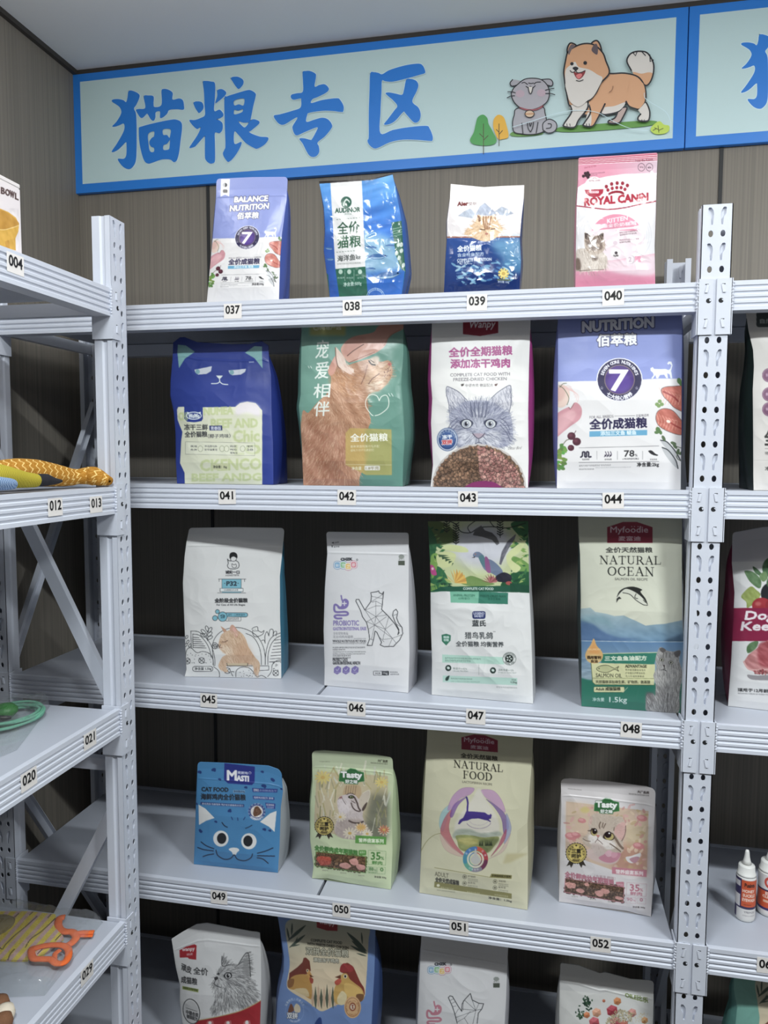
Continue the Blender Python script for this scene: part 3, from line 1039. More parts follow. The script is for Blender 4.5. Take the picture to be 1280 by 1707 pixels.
def next_sign(F):
    F.at(0, 0, 1)
    q = [(1235.5 + (x / 4 + 120 - 187) * 1.085, 74.6 + (y / 4 + 80 - 169.5) * .95) for x, y in LET['dog'][0]]
    F.L(q, 2.4, HALO, 1, 1); F.P(q, BLUE, 1)
    q = [(x + 62, y - 12) for x, y in q]
    F.P([(1300, 90), (1350, 80), (1352, 95), (1345, 180), (1325, 184), (1335, 105), (1300, 112)], BLUE)


sign('blue bordered aisle sign with Chinese lettering, a sitting cat and a standing dog', -1.511, .0146, (-1.4885, -.0108, 2.2835, 2.5436), cat_sign)
sign('second blue bordered aisle sign, cut off at the right edge of the photo', .0166, 1.54, (.0385, 1.52, 2.2835, 2.5436), next_sign)
# ------------------------------------------------------------------ pouches
BAGS = 'pet food bags on the back rack'


def soften(c):
    """print inks: a little greyer than screen colours"""
    y = (c @ np.array([.2126, .7152, .0722]))[..., None]
    return np.clip(c * .84 + y * .16, 0, .9)


def interp_edge(P, t):
    y = (P[:, 1] - P[0, 1]) / (P[-1, 1] - P[0, 1])
    return np.stack([np.interp(t, y, P[:, 0]), np.interp(t, y, P[:, 1])], 1)


def pouch(label, zs, o, left, right, art, bg, base=None, top=None, bot=None, thick=.07, tilt=2.5, bulge=.014, film=SATIN, side=None, gb=.006,
          wr=.0010, wsc=.03, seal=.09, zipv=.05, rc=0, seed=1, name='cat_food_bag', cat='bag', group=BAGS, kg=1.3, gain=1.0, sc=5.0, side_l=None, yaw=0, vis=True):
    """o: (ox, oy) of the measuring frame; left/right edges top to bottom in its units; base: Y of a foot hidden by the beam, else measured foot"""
    tr = lambda q: np.asarray(q, float) / sc + o
    Lp, Rp = tr(left), tr(right)
    zs -= .0055
    if base is None:
        B0, B1 = onax(Lp[-1:], 2, zs)[0], onax(Rp[-1:], 2, zs)[0]
    else:
        B0 = np.array([0, base, zs]); B1 = np.array([math.cos(yaw), base + math.sin(yaw), zs])
    ex = (B1 - B0) / np.linalg.norm(B1 - B0)
    nh = np.array([ex[1], -ex[0], 0])
    a = math.radians(tilt)
    n = nh * math.cos(a) + np.array([0, 0, 1]) * math.sin(a)
    c = B0 @ n
    if base is not None:       # the foot is behind the beam: carry both edges on down to the shelf
        for P in (Lp, Rp):
            d = (P[-1] - P[-2]) / (P[-1, 1] - P[-2, 1])
            for _ in range(6):
                z0, z1 = on(P[-1:], n, c)[0, 2], on(P[-1:] + d, n, c)[0, 2]
                P[-1] += d * (zs - z0) / (z1 - z0)
    xs = np.concatenate([Lp[:, 0], Rp[:, 0]]); ys = np.concatenate([Lp[:, 1], Rp[:, 1]])
    tops = np.asarray(top or [(0, 0), (1, 0)], float)
    bots = np.asarray(bot or [(0, 0), (1, 0)], float)
    C = Canvas(xs.min() - 4, ys.min() - 12 + min(0, tops[:, 1].min() / sc), xs.max() + 4, ys.max() + 8 + max(0, bots[:, 1].max() / sc), bg)
    C.at(o[0], o[1], sc)
    art(C)
    wpx, hpx = xs.max() - xs.min(), ys.max() - ys.min()
    nu, nv = int(wpx * kg), int(hpx * kg)
    wm = np.linalg.norm(on(Rp[-1:], n, c)[0] - on(Lp[-1:], n, c)[0])
    hm = hpx / wpx * wm

    def surf(U, V, extra=0.0):
        A, B = interp_edge(Lp, V), interp_edge(Rp, V)
        p = A * (1 - U[:, None]) + B * U[:, None]
        ty = np.interp(U, tops[:, 0], tops[:, 1]) / sc
        if rc:
            e = np.minimum(U, 1 - U) * wpx
            r = rc / sc
            ty = ty + np.where(e < r, r - np.sqrt(np.maximum(r * r - (r - e) ** 2, 0)), 0)
        p[:, 1] += ty * np.clip(1 - V / .35, 0, 1)
        p[:, 1] += np.interp(U, bots[:, 0], bots[:, 1]) / sc * np.clip((V - .8) / .2, 0, 1)
        x, y = U * wm, V * hm
        edge = np.clip(1 - np.abs(2 * U - 1) ** 2.4, 0, 1) ** .8
        pv = np.interp(V, [0, seal, seal + .12, .5, .85, .96, 1], [0, 0, .35, 1, .9, .4, 0])
        d = bulge * edge * pv
        k = wr * np.clip(edge * 2.5, 0, 1) * np.interp(V, [0, seal, seal + .1, .97, 1], [.15, .25, 1, 1, .0])
        q = vnoise(x / wsc + y / wsc * .4, y / wsc * .7, seed) - .5
        q2 = np.abs(vnoise(x / wsc * .8 - y / wsc * .9 + 9, y / wsc * .8 + x / wsc * .5, seed + 3) - .5)
        q3 = np.abs(vnoise(x / wsc * 2.2 + 3 * q, y / wsc * 1.9 + 2 * q2, seed + 5) - .5)
        d = d + k * (1.4 * q + 2.0 * (.25 - q2) + .8 * (.25 - q3))
        if zipv: d = d + .0009 * np.exp(-((V - seal - zipv) / .006) ** 2) * np.clip(edge * 3, 0, 1)
        dr = ray(p)
        t = (c + d + extra - CAM @ n) / (dr @ n)
        return CAM + dr * t[:, None], p

    cen = (on(Lp[-1:], n, c)[0] + on(Rp[-1:], n, c)[0]) / 2
    T = tag(empty(name, (cen[0], cen[1], zs)), label, cat, group)
    ns = max(3, int(round(seal * nv)))

    def panel(part, v0, v1, rows):
        U, V = np.meshgrid(np.linspace(0, 1, nu + 1), np.linspace(v0, v1, rows + 1))
        X, p = surf(U.ravel(), V.ravel())
        col = soften(lin(C.sample(p)) * gain)
        i = np.arange(rows)[:, None] * (nu + 1) + np.arange(nu)[None]
        i = i.ravel()
        f = np.stack([i, i + nu + 1, i + nu + 2, i + 1], 1)
        return X, f, col, V.ravel()
    vs = ns / nv
    X, f, col, _ = panel('front', vs, 1, nv - ns)
    link('front_panel', mesh_np('front_panel', X, f, film, col), T)
    # sealed top edge: two films pressed together
    X, f, col, V = panel('seal', 0, vs, ns)
    N = len(X)
    Xb = X - nh * (.0012 + .001 * (V / vs)[:, None])
    r = np.arange(nu)
    rim = np.stack([r + 1, r + 1 + N, r + N, r], 1)
    link('top_seal', mesh_np('top_seal', np.concatenate([X, Xb]), np.concatenate([f, f[:, ::-1] + N, rim]), film, np.concatenate([col, col])), T)
    # back, foot and side gussets
    rows, cols = 30, 14
    V1 = np.linspace(vs, 1, rows + 1)
    t = thick * np.sin(np.clip((V1 - vs) / .8, 0, 1) * pi / 2) ** .85 + .0022
    U, V = np.meshgrid(np.linspace(0, 1, cols + 1), V1)
    A, B = interp_edge(Lp, V.ravel()), interp_edge(Rp, V.ravel())
    Q = on(A * (1 - U.ravel()[:, None]) + B * U.ravel()[:, None], n, c)
    Q[:, 1:2]
    bk = Q - nh * (np.repeat(t, cols + 1) + .006 * np.sin(pi * U.ravel()) * np.sin(pi * np.clip((V.ravel() - vs) / (1 - vs), 0, 1)))[:, None]
    i = (np.arange(rows)[:, None] * (cols + 1) + np.arange(cols)[None]).ravel()
    f = np.stack([i, i + 1, i + cols + 2, i + cols + 1], 1)
    fb = np.array([[rows * (cols + 1) + k for k in (j, j + 1)] + [len(bk) + j + 1, len(bk) + j] for j in range(cols)])
    foot = Q[-(cols + 1):] + np.array([0, 0, .0008])
    side = np.asarray(side if side is not None else C.a[C.H // 2, C.W - 10], float)
    bc = soften(lin(side) * gain)
    link('back_panel', mesh_np('back_panel', np.concatenate([bk, foot]), np.concatenate([f, fb]), film, np.tile(bc, (len(bk) + len(foot), 1))), T)
    for sgn, u in ((-1, 0.0), (1, 1.0)):
        Fr, _ = surf(np.full(rows + 1, u), V1)
        Bk = bk.reshape(rows + 1, cols + 1, 3)[:, 0 if u == 0 else cols]
        Bk = Bk.copy()
        g = []
        for s in (0, .18, .38, .5, .62, .82, 1):
            w_ = np.sin(pi * s) * gb * np.sin(pi * np.clip((V1 - vs) / (1.0 - vs), 0, 1)) ** .7 - .35 * gb * math.exp(-((s - .5) / .08) ** 2)
            g.append(Fr * (1 - s) + Bk * s + ex * (sgn * w_)[:, None])
        G = np.stack(g, 1).reshape(-1, 3)
        i = (np.arange(rows)[:, None] * 7 + np.arange(6)[None]).ravel()
        f = np.stack([i, i + 1, i + 8, i + 7], 1)
        if sgn > 0: f = f[:, ::-1]
        sc_ = np.asarray(side_l if (sgn < 0 and side_l is not None) else side, float)
        cc = np.tile(soften(lin(sc_) * gain), (len(G), 1))
        link('side_gusset', mesh_np('side_gusset', G, np.ascontiguousarray(f), film, cc), T)
    return T
# ------------------------------------------------------------------ top shelf
NAVY, INKC = (38, 32, 78), (32, 32, 36)


def art_balance(kg):
    """pale violet and white pouch front, written in the frame of the big one"""
    def draw(C):
        if kg == 2: C.at(900, 515, 5)
        else: C.aff((1 / (1.85 * 5), -.1 / (1.82 * 5), 300 + (560 - 663 / 1.85 + .1 * 590 / 1.82) / 5, 0, 1 / (1.82 * 5), 270 + (630 - 590 / 1.82) / 5))
        PER = (140, 154, 218)
        C.R(-200, -900, 1600, 2200, (228, 226, 226))
        C.P([(-200, -900), (1600, -900), (1600, 585), (1000, 580), (850, 588), (800, 600), (480, 600), (150, 606), (-200, 612)], PER)
        C.T('BALANCE', 410, 55, 920, 35, 82, (240, 240, 246), 14, (58, 62, 110), 7)
        C.T('NUTRITION', 355, 192, 945, 150, 84, (240, 240, 246), 13, (58, 62, 110), 7)
        C.T('佰萃粮', 478, 312, 805, 298, 98, (244, 244, 248), 9, (58, 62, 110), 6)
        # ingredients, left
        C.E(185, 730, 62, 95, (232, 204, 190), 12); C.E(170, 700, 40, 70, (222, 178, 168), 10, .8, 8)
        for a in range(7): C.L([(200, 660), (230 + 14 * a, 640 + 12 * a), (262 + 8 * a, 650 + 22 * a)], 4, (230, 190, 186), 1)
        for q in ([(165, 655), (190, 625), (220, 620)], [(160, 640), (200, 668), (240, 740), (225, 800)]): C.L(q, 5, (92, 104, 76), 1)
        C.P([(120, 900), (230, 820), (255, 830), (290, 780), (330, 800), (350, 850), (330, 920), (250, 980), (200, 1020), (120, 1070)], (214, 150, 160), 1)
        C.P([(120, 930), (240, 850), (300, 870), (250, 960), (120, 1050)], (226, 172, 178), 1, .8, 8)
        C.noise([(120, 800), (350, 780), (350, 1000), (120, 1070)], 26, 40, -35, 3)
        C.L([(240, 820), (255, 832), (285, 785)], 6, (150, 92, 98), 1)
        for x, y, r in ((262, 1060, 34), (306, 1106, 35), (258, 1158, 27)): C.E(x, y, r, r * .95, (84, 34, 52)); C.E(x - 8, y - 8, r * .5, r * .4, (128, 62, 82), 0, .7, 5)
        C.L([(285, 1040), (300, 1015)], 5, (84, 40, 50)); C.L([(170, 1160), (215, 1100), (240, 1088)], 7, (112, 110, 84), 1)
        for a in range(26):
            x, y = C.rnd.uniform(140, 210), C.rnd.uniform(1140, 1330)
            C.E(x, y, 22, 14, (C.rnd.randint(80, 130), C.rnd.randint(128, 168), 60), C.rnd.uniform(0, 180))
        # salmon, right
        for q, f in (([(1010, 680), (1030, 655), (1100, 645), (1230, 660), (1230, 850), (1130, 830), (1070, 770), (1030, 730)], 0), ([(965, 900), (985, 850), (1040, 830), (1110, 850), (1180, 930), (1250, 1010), (1180, 1050), (1090, 1030), (1010, 990), (975, 950)], 1)):
            C.P(q, (204, 110, 92), 1)
            cx, cy = np.mean(q, 0)
            for k in range(7): C.L([(cx - 110 + 26 * k, cy - 70 + 10 * k), (cx - 90 + 26 * k, cy), (cx - 120 + 28 * k, cy + 70)], 4, (238, 178, 156), 1, .8)
            C.L(q, 6, (96, 84, 84), 1, .7, 1)
            C.noise(q, 40, 22, 40, 2, 1)
        C.L([(1030, 690), (1110, 730), (1150, 770)], 14, (166, 60, 56), 1); C.L([(1090, 950), (1150, 985), (1230, 1020)], 14, (176, 66, 58), 1); C.E(1070, 938, 18, 12, (244, 224, 208), 20)
        for x, y in ((975, 795), (998, 770), (1015, 795), (990, 808)): C.E(x, y, 17, 15, (124, 158, 88))
        for x, y, r in ((1160, 600, 26), (1180, 625, 24), (985, 1010, 28), (970, 1030, 18), (1005, 1030, 18)): C.E(x, y, r, r * .7, (84, 124, 66), C.rnd.uniform(0, 180))
        for q in ([(1005, 1095), (1060, 1110), (1130, 1190), (1170, 1260), (1120, 1230), (1040, 1150)], [(1018, 1155), (1070, 1180), (1130, 1260), (1150, 1330), (1100, 1290), (1040, 1210)]):
            C.P(q, (188, 190, 192), 1); C.L(q[:4], 9, (56, 60, 66), 1)
        for q in ([(1120, 1140), (1180, 1160)], [(1160, 1170), (1140, 1240), (1180, 1270)]): C.L(q, 5, (72, 82, 60), 1)
        for x, y, a in ((1030, 1078, 60), (1112, 1120, 20), (1125, 1145, 50), (1150, 1190, 100), (1180, 1200, 150)): C.E(x, y, 26, 13, (86, 108, 74), a)
        # round badge
        C.E(663, 590, 192, 182, (234, 234, 240)); C.E(663, 590, 184, 174, NAVY)
        C.E(663, 590, 128, 126, (122, 104, 110)); C.E(663, 590, 120, 118, (74, 46, 128)); C.E(663, 610, 95, 84, (92, 60, 158), 0, .8, 12)
        C.arc('SEVEN CORE NUTRIENTS', 663, 590, 139, 166, 14, 26, (240, 240, 244), 3)
        C.arc('七大核心营养', 663, 590, 167, 228, 312, 30, (240, 240, 244), 3, 1)
        C.T('7', 580, 682, 732, 682, 172, (248, 248, 248), 10)
        for x in (515, 806): C.T('☆', x - 14, 672, x + 14, 672, 28, (240, 240, 244))
        # walking cat
        C.P([(920, 495), (940, 484), (950, 500), (1000, 502), (1045, 500), (1070, 510), (1085, 500), (1095, 470), (1080, 455), (1070, 465), (1060, 455), (1072, 438), (1095, 440), (1104, 470), (1092, 515), (1100, 560), (1102, 578), (1088, 578), (1080, 545), (1060, 535), (1066, 578), (1052, 576), (1035, 548), (1000, 550), (985, 578), (968, 578), (962, 550), (940, 582), (926, 580), (948, 550), (940, 530), (922, 515)], (232, 236, 238))
        C.T('FOR ALL BREEDS', 412, 915, 612, 905, 22, (96, 90, 100)); C.L([(622, 893), (790, 890)], 4, (120, 116, 124)); C.T('全猫种适用', 798, 902, 905, 898, 24, (92, 88, 98))
        C.T('全价成猫粮', 415, 1005, 890, 990, 86, NAVY, 7)
        C.P([(412, 1020), (893, 1008), (893, 1052), (412, 1066)], (92, 168, 206)); C.T('添加三文鱼 鳀鱼', 504, 1056, 802, 1048, 36, (240, 248, 250), 2)
        for y0, y1 in ((1158, 1142), (1280, 1272)): C.L([(325, y0), (990, y1)], 4, (120, 118, 124))
        for x in (474, 645, 855): C.L([(x, 1185), (x, 1255)], 3, (130, 128, 134))
        C.L([(340, 1235), (352, 1225), (356, 1195), (372, 1195), (374, 1230), (388, 1230), (388, 1195), (404, 1195), (406, 1232), (424, 1232)], 13, (40, 36, 60), 1)
        for x in (545, 566, 587): C.L([(x - 8, 1232), (x + 8, 1215), (x, 1190)], 7, (80, 70, 92), 1); C.E(x, 1222, 8, 8, (56, 48, 72))
        C.T('78', 702, 1232, 785, 1230, 52, INKC, 3); C.T('%', 790, 1231, 812, 1230, 22, INKC)
        C.P([(902, 1185), (930, 1180), (960, 1205), (985, 1218), (970, 1224), (930, 1212)], (36, 36, 40), 1)
        for x in (352, 537, 915): C.small(x, 1262, x + 60, 1260, 14, INKC, x)
        C.T('≥78%动物源性蛋白', 688, 1258, 822, 1256, 16, INKC)
        C.small(325, 1315, 590, 1308, 15, (110, 108, 112), 4); C.small(325, 1342, 450, 1340, 11, (80, 80, 84), 5); C.small(460, 1328, 760, 1322, 9, (150, 150, 152), 6)
        C.T('净含量:2kg' if kg == 2 else '净含量:500g', 808, 1322, 990, 1318, 42, INKC, 2)
        if kg != 2:   # small pouch: white ribbon at the top corner
            C.at(300, 270, 5)
            C.P([(342, 142), (416, 142), (410, 288), (375, 272), (338, 290)], (232, 232, 234)); C.E(375, 192, 20, 18, (196, 196, 200)); C.P(C.el(375, 192, 18, 17, 0, 20, -90, 90), (60, 60, 66)); C.R(357, 230, 396, 258, (72, 70, 74), 1, 8)
    return draw


pouch('small pale violet and white pouch with a 7 badge, above sticker 037', 1.875, (300, 270), [(303, 140), (300, 300), (272, 640), (248, 900), (225, 1150)], [(896, 140), (888, 310), (850, 600), (835, 800), (825, 1130)],
      art_balance(.5), (228, 226, 226), base=.05, thick=.062, rc=30, side=(70, 92, 172), gb=.010, seed=2, top=[(0, 0), (.5, -14), (1, -16)], film=SATIN, wr=.0009)


def art_audinor(C):
    C.at(480, 270, 5)
    B, G = [(240, 90), (1000, 90), (1000, 1150), (240, 1150)], (40, 104, 82)
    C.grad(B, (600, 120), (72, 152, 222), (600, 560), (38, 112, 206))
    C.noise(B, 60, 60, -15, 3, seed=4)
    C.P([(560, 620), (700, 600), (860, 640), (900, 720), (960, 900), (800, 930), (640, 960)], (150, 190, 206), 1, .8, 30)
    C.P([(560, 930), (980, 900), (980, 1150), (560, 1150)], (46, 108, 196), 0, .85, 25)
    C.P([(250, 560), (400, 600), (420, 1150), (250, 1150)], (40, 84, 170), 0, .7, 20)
    for x, y, r, a in ((690, 712, 55, 6), (850, 698, 46, 2), (740, 788, 95, -3), (690, 890, 44, 2), (820, 945, 128, -8), (340, 720, 40, 5), (350, 810, 40, 0), (650, 780, 30, 10)):
        c, s = math.cos(math.radians(a)), math.sin(math.radians(a))
        q = lambda u, v: (x + (c * u - s * v) * r, y + (s * u + c * v) * r)
        C.P([q(-1, -.28), q(-.8, 0), q(-1, .28), q(-.72, .05), q(-.3, .24), q(.4, .26), q(1, 0), q(.4, -.24), q(-.3, -.22), q(-.72, -.05)], (62, 110, 168))
        C.P([q(-.6, .05), q(.3, .1), q(.9, .02), q(.4, .2), q(-.3, .18)], (150, 186, 214)); C.E(*q(.75, -.04), r * .06, r * .06, (30, 50, 80))
    C.P([(862, 505), (1000, 480), (1000, 1150), (950, 1100), (975, 910), (950, 900), (930, 860), (900, 780), (880, 640)], G)
    for y in (560, 580, 600, 620): C.L([(870, y), (960, y - 20)], 5, (130, 170, 150))
    for x, y in ((920, 690), (945, 690), (905, 760), (925, 800), (962, 860), (945, 740)): C.E(x, y, 14, 20, (190, 206, 196), 20)
    C.P([(300, 900), (335, 940), (350, 1150), (280, 1150)], G)
    C.P([(348, 90), (612, 90), (645, 880), (395, 892)], (222, 222, 222))
    C.P([(395, 892), (645, 872), (668, 1150), (430, 1150)], G)
    C.E(485, 335, 45, 48, (34, 92, 74)); C.P([(465, 330), (485, 305), (500, 312), (515, 330), (505, 350), (480, 350), (470, 372), (455, 360)], (206, 216, 210), 1); C.P([(478, 330), (495, 322), (510, 345), (490, 385), (470, 378)], (34, 92, 74), 1)
    C.T('AUDINOR', 393, 425, 600, 415, 38, (36, 84, 66), 4); C.T('奥帝诺', 470, 442, 530, 440, 14, (110, 140, 126))
    for y0, y1 in ((480, 462), (752, 734)):
        for k in range(9): C.L([(405 + 23 * k, y0 + (y1 - y0) * k / 9), (416 + 23 * k, y0 + (y1 - y0) * k / 9)], 4, (70, 100, 84))
    C.T('全价', 412, 607, 594, 595, 104, (38, 84, 60), 3); C.T('猫粮', 412, 722, 606, 706, 104, (38, 92, 62), 3); C.T('海洋鱼味', 412, 832, 612, 812, 50, (58, 66, 64), 2)
    C.small(412, 858, 606, 848, 15, (110, 118, 112), 9)
    for x in (474, 550): C.L([(x, 900), (x, 990)], 3, (150, 184, 168))
    for x in (438, 510, 600): C.E(x, 915, 17, 20, (176, 204, 190)); C.small(x - 24, 975, x + 34, 972, 15, (206, 222, 214), x)
    C.T('净含量:500g', 462, 1045, 612, 1032, 40, (206, 222, 214), 1)
    C.L(C.el(730, 1130, 75, 78, 0, 20, 180, 360), 4, (186, 212, 234)); C.L(C.el(730, 1130, 62, 64, 0, 20, 180, 360), 3, (186, 212, 234)); C.arc('AUDINOR', 730, 1130, 60, 150, 30, 18, (196, 216, 234))
    C.P([(255, 150), (875, 80), (875, 104), (700, 150), (255, 182)], (34, 26, 26))


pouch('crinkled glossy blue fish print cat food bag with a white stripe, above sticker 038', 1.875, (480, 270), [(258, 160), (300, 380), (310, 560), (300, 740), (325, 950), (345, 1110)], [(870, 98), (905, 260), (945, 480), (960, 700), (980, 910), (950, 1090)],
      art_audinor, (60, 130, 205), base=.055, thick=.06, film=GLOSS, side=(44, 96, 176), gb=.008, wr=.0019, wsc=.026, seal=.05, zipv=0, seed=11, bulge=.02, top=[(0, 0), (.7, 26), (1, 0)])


def art_tuna(C):
    C.at(680, 270, 5)
    C.R(250, 100, 1050, 640, (228, 222, 222))
    C.grad([(250, 636), (1050, 622), (1050, 1150), (250, 1150)], (400, 640), (40, 82, 158), (500, 1080), (18, 46, 106))
    C.P([(700, 650), (1000, 640), (1000, 800), (860, 830), (760, 780)], (110, 172, 206), 1, .75, 30); C.P([(780, 830), (960, 800), (960, 920), (820, 900)], (88, 160, 200), 1, .7, 25)
    for q, c in (([(415, 450), (470, 410), (520, 388), (560, 430), (540, 470)], (178, 188, 204)), ([(560, 440), (600, 370), (640, 340), (690, 385), (740, 430), (700, 450)], (168, 178, 198)), ([(700, 430), (780, 372), (830, 390), (880, 430), (820, 450)], (176, 186, 202))):
        C.P(q, c); C.noise(q, 50, 16, 60, 2)
    C.P([(250, 622), (1050, 618), (1050, 628), (250, 634)], (162, 96, 70))
    C.P([(560, 500), (585, 440), (620, 455), (690, 448), (730, 440), (750, 500), (790, 560), (760, 610), (700, 650), (640, 662), (580, 648), (500, 612), (470, 600), (500, 550)], (226, 192, 150), 1)
    C.P([(575, 440), (605, 460), (610, 490), (590, 500)], (120, 80, 56)); C.P([(735, 436), (715, 460), (730, 490)], (120, 80, 56))
    C.fur([(480, 600), (560, 480), (740, 470), (790, 580), (700, 650), (560, 640)], (150, 104, 66), (250, 232, 204), lambda x, y: math.degrees(math.atan2(y - 540, x - 650)), 420, 22, 4, 1, 25, .45)
    for x in (628, 650, 672, 694): C.L([(x, 455), (x - 4 + (660 - x) * .2, 500), (656 + (x - 656) * .5, 560)], 8, (136, 84, 50), 1)
    C.L([(600, 560), (640, 566)], 7, (84, 54, 40)); C.L([(690, 562), (725, 556)], 7, (84, 54, 40)); C.E(655, 598, 14, 9, (176, 112, 96))
    C.T('Aier', 413, 366, 500, 362, 32, (112, 34, 34), 5); C.T('艾尔', 505, 362, 570, 358, 24, (90, 60, 60))
    C.T('全价猫粮', 412, 748, 612, 738, 48, (236, 240, 244), 4); C.T('含金枪鱼配方', 412, 792, 632, 780, 30, (214, 226, 236), 1)
    C.T('COMPLETE NUTRITION', 410, 832, 695, 822, 24, (230, 236, 242), 2); C.T('CAT FOOD', 410, 858, 536, 852, 24, (230, 236, 242), 2)
    for k in range(5): C.small(402, 885 + k * 24, 510 + 10 * (k % 2), 880 + k * 24, 12, (150, 186, 210), k)
    for k in range(70):
        x, y = C.rnd.uniform(380, 860), C.rnd.uniform(830, 1010)
        C.E(x, y, 26, 9, C.rnd.choice([(120, 180, 210), (60, 120, 176), (26, 62, 124), (170, 210, 226)]), C.rnd.uniform(-40, 40), .8)
    for a in range(9): C.P([(796, 930), (796 + 46 * math.cos(a * .7 - .25), 930 + 46 * math.sin(a * .7 - .25)), (796 + 46 * math.cos(a * .7 + .25), 930 + 46 * math.sin(a * .7 + .25))], (214, 190, 84))
    C.E(796, 930, 30, 28, (226, 204, 96)); C.E(796, 930, 16, 15, (190, 158, 60)); C.P([(750, 975), (845, 978), (860, 992), (740, 988)], (96, 110, 90))
    C.T('净含量 100g', 748, 1010, 842, 1014, 22, (226, 232, 238), 1)


pouch('white over deep blue cat food pillow bag with a ginger cat head, above sticker 039', 1.875, (680, 270), [(356, 183), (350, 300), (325, 490), (325, 640), (310, 850), (300, 1070)], [(968, 193), (965, 300), (945, 480), (932, 640), (942, 830), (930, 1040)],
      art_tuna, (228, 222, 222), base=.05, thick=.05, film=GLOSS, side=(30, 66, 130), gb=.004, wr=.0013, wsc=.022, seal=.09, zipv=0, seed=21, bulge=.018, top=[(0, 0), (.45, 22), (.7, 10), (1, 0)])


def art_royal(C):
    C.at(900, 240, 5)
    PK, RED = (222, 150, 172), (176, 34, 62)
    C.R(250, 50, 1030, 1250, (226, 224, 226))
    C.P([(250, 50), (1030, 50), (1030, 160), (940, 200), (700, 240), (560, 270), (420, 300), (310, 365), (250, 400)], (218, 142, 166))
    C.grad([(560, 160), (1030, 100), (1030, 240), (700, 250), (560, 270)], (560, 200), (218, 142, 166), (980, 220), (206, 182, 196))
    for k in range(4): C.L([(300, 134 + 11 * k), (1000, 84 + 16 * k)], 7, (176, 52, 82)); C.L([(300, 140 + 11 * k), (1000, 91 + 16 * k)], 4, (240, 232, 236))
    C.T('CHATON KITTEN', 368, 206, 468, 190, 14, (160, 66, 90)); C.T('Feed the Kitten', 795, 150, 940, 140, 22, (120, 50, 70))
    for x, t in ((845, '400g'), (912, '6')): C.L(C.el(x, 194, 28, 32), 4, (90, 70, 80), 0, 1, 1); C.T(t, x - 16, 204, x + 16, 202, 16, (70, 50, 60))
    for x, y in ((362, 268), (378, 245), (398, 240), (408, 258), (400, 278), (385, 262)): C.E(x, y, 13, 13, (56, 30, 40))
    C.small(420, 252, 540, 242, 10, (110, 60, 80), 2); C.small(420, 266, 478, 262, 9, (110, 60, 80), 3)
    C.E(452, 360, 80, 88, (234, 230, 230)); C.T('ROYAL CANIN', 410, 314, 500, 310, 14, (120, 40, 60)); C.L(C.el(456, 290, 15, 8, 0, 12, 180, 360), 3, (170, 60, 80))
    C.P([(372, 382), (530, 376), (524, 410), (495, 436), (452, 446), (412, 436), (382, 412)], RED, 0); C.R(412, 390, 490, 410, (240, 226, 228), 1, 6); C.T('扫码关注', 420, 406, 484, 404, 12, RED)
    for x, y in ((553, 355), (597, 334), (643, 326), (688, 328), (728, 346)): C.E(x, y, 14, 16, (150, 26, 50))
    for x, y in ((566, 384), (602, 370), (640, 364), (676, 364), (708, 378)): C.E(x, y, 13, 15, (160, 30, 54))
    C.P([(570, 410), (600, 394), (640, 388), (680, 392), (702, 408), (700, 424), (665, 410), (630, 408), (595, 416), (572, 428)], (150, 26, 50))
    C.T('ROYAL CANIN', 372, 515, 900, 470, 62, (176, 28, 56), 9)
    C.L([(300, 515), (420, 530), (560, 545), (700, 532), (850, 500), (1000, 470)], 10, (164, 40, 66), 1)
    for k in range(5): C.L(C.el(640, 760, 215 + 18 * k, 190 + 18 * k, 0, 40, -80, 100), 8, (206, 206, 212), 0, .5)
    C.E(640, 775, 232, 190, (236, 206, 216), 0, .55, 8)
    C.P(C.el(640, 770, 215, 185, 0, 30, 195, 345), (224, 138, 164)); C.P([(432, 722), (850, 682), (850, 700), (434, 740)], (238, 214, 222))
    C.T('KITTEN', 560, 660, 730, 632, 34, (238, 216, 224), 3); C.T('幼猫全价奶糕粮', 472, 706, 802, 674, 30, (240, 222, 228), 2)
    C.small(662, 748, 838, 724, 13, (90, 40, 56), 4); C.small(662, 766, 805, 748, 13, (60, 30, 40), 5); C.small(662, 808, 825, 796, 13, (90, 40, 56), 6); C.small(662, 828, 755, 818, 13, (60, 30, 40), 7)
    C.grad([(250, 960), (600, 970), (1030, 900), (1030, 1250), (250, 1250)], (600, 960), (228, 178, 194), (600, 1150), (214, 128, 156))
    C.P([(480, 990), (760, 960), (960, 930), (960, 1080), (760, 1090), (560, 1050)], (230, 214, 220), 1, .8, 14)
    C.E(760, 964, 36, 36, (196, 186, 192)); C.E(748, 962, 33, 34, (226, 214, 220)); C.T('2', 738, 982, 762, 980, 38, (190, 170, 180), 2); C.R(790, 935, 840, 985, (226, 150, 174))
    C.E(632, 908, 42, 40, (232, 226, 226)); C.arc('2nd AGE', 632, 900, 40, 235, 305, 16, (60, 50, 54), 1, 1); C.E(634, 908, 13, 13, (70, 60, 66)); C.E(627, 826, 18, 18, (210, 190, 200))
    # kitten
    C.P([(300, 900), (340, 870), (420, 880), (520, 900), (560, 960), (540, 1040), (440, 1060), (330, 1062), (296, 1040)], (212, 200, 188), 1)
    C.P([(372, 745), (390, 742), (425, 768), (480, 765), (515, 742), (530, 745), (530, 800), (545, 850), (520, 900), (450, 925), (400, 905), (372, 850)], (196, 178, 162), 1)
    for q in ([(370, 742), (395, 742), (428, 775), (400, 800), (376, 790)], [(530, 742), (505, 748), (478, 772), (505, 800), (528, 795)]): C.P(q, (72, 56, 50))
    C.P([(420, 772), (480, 770), (510, 820), (470, 840), (430, 830), (400, 810)], (112, 90, 78), 1, .85, 8)
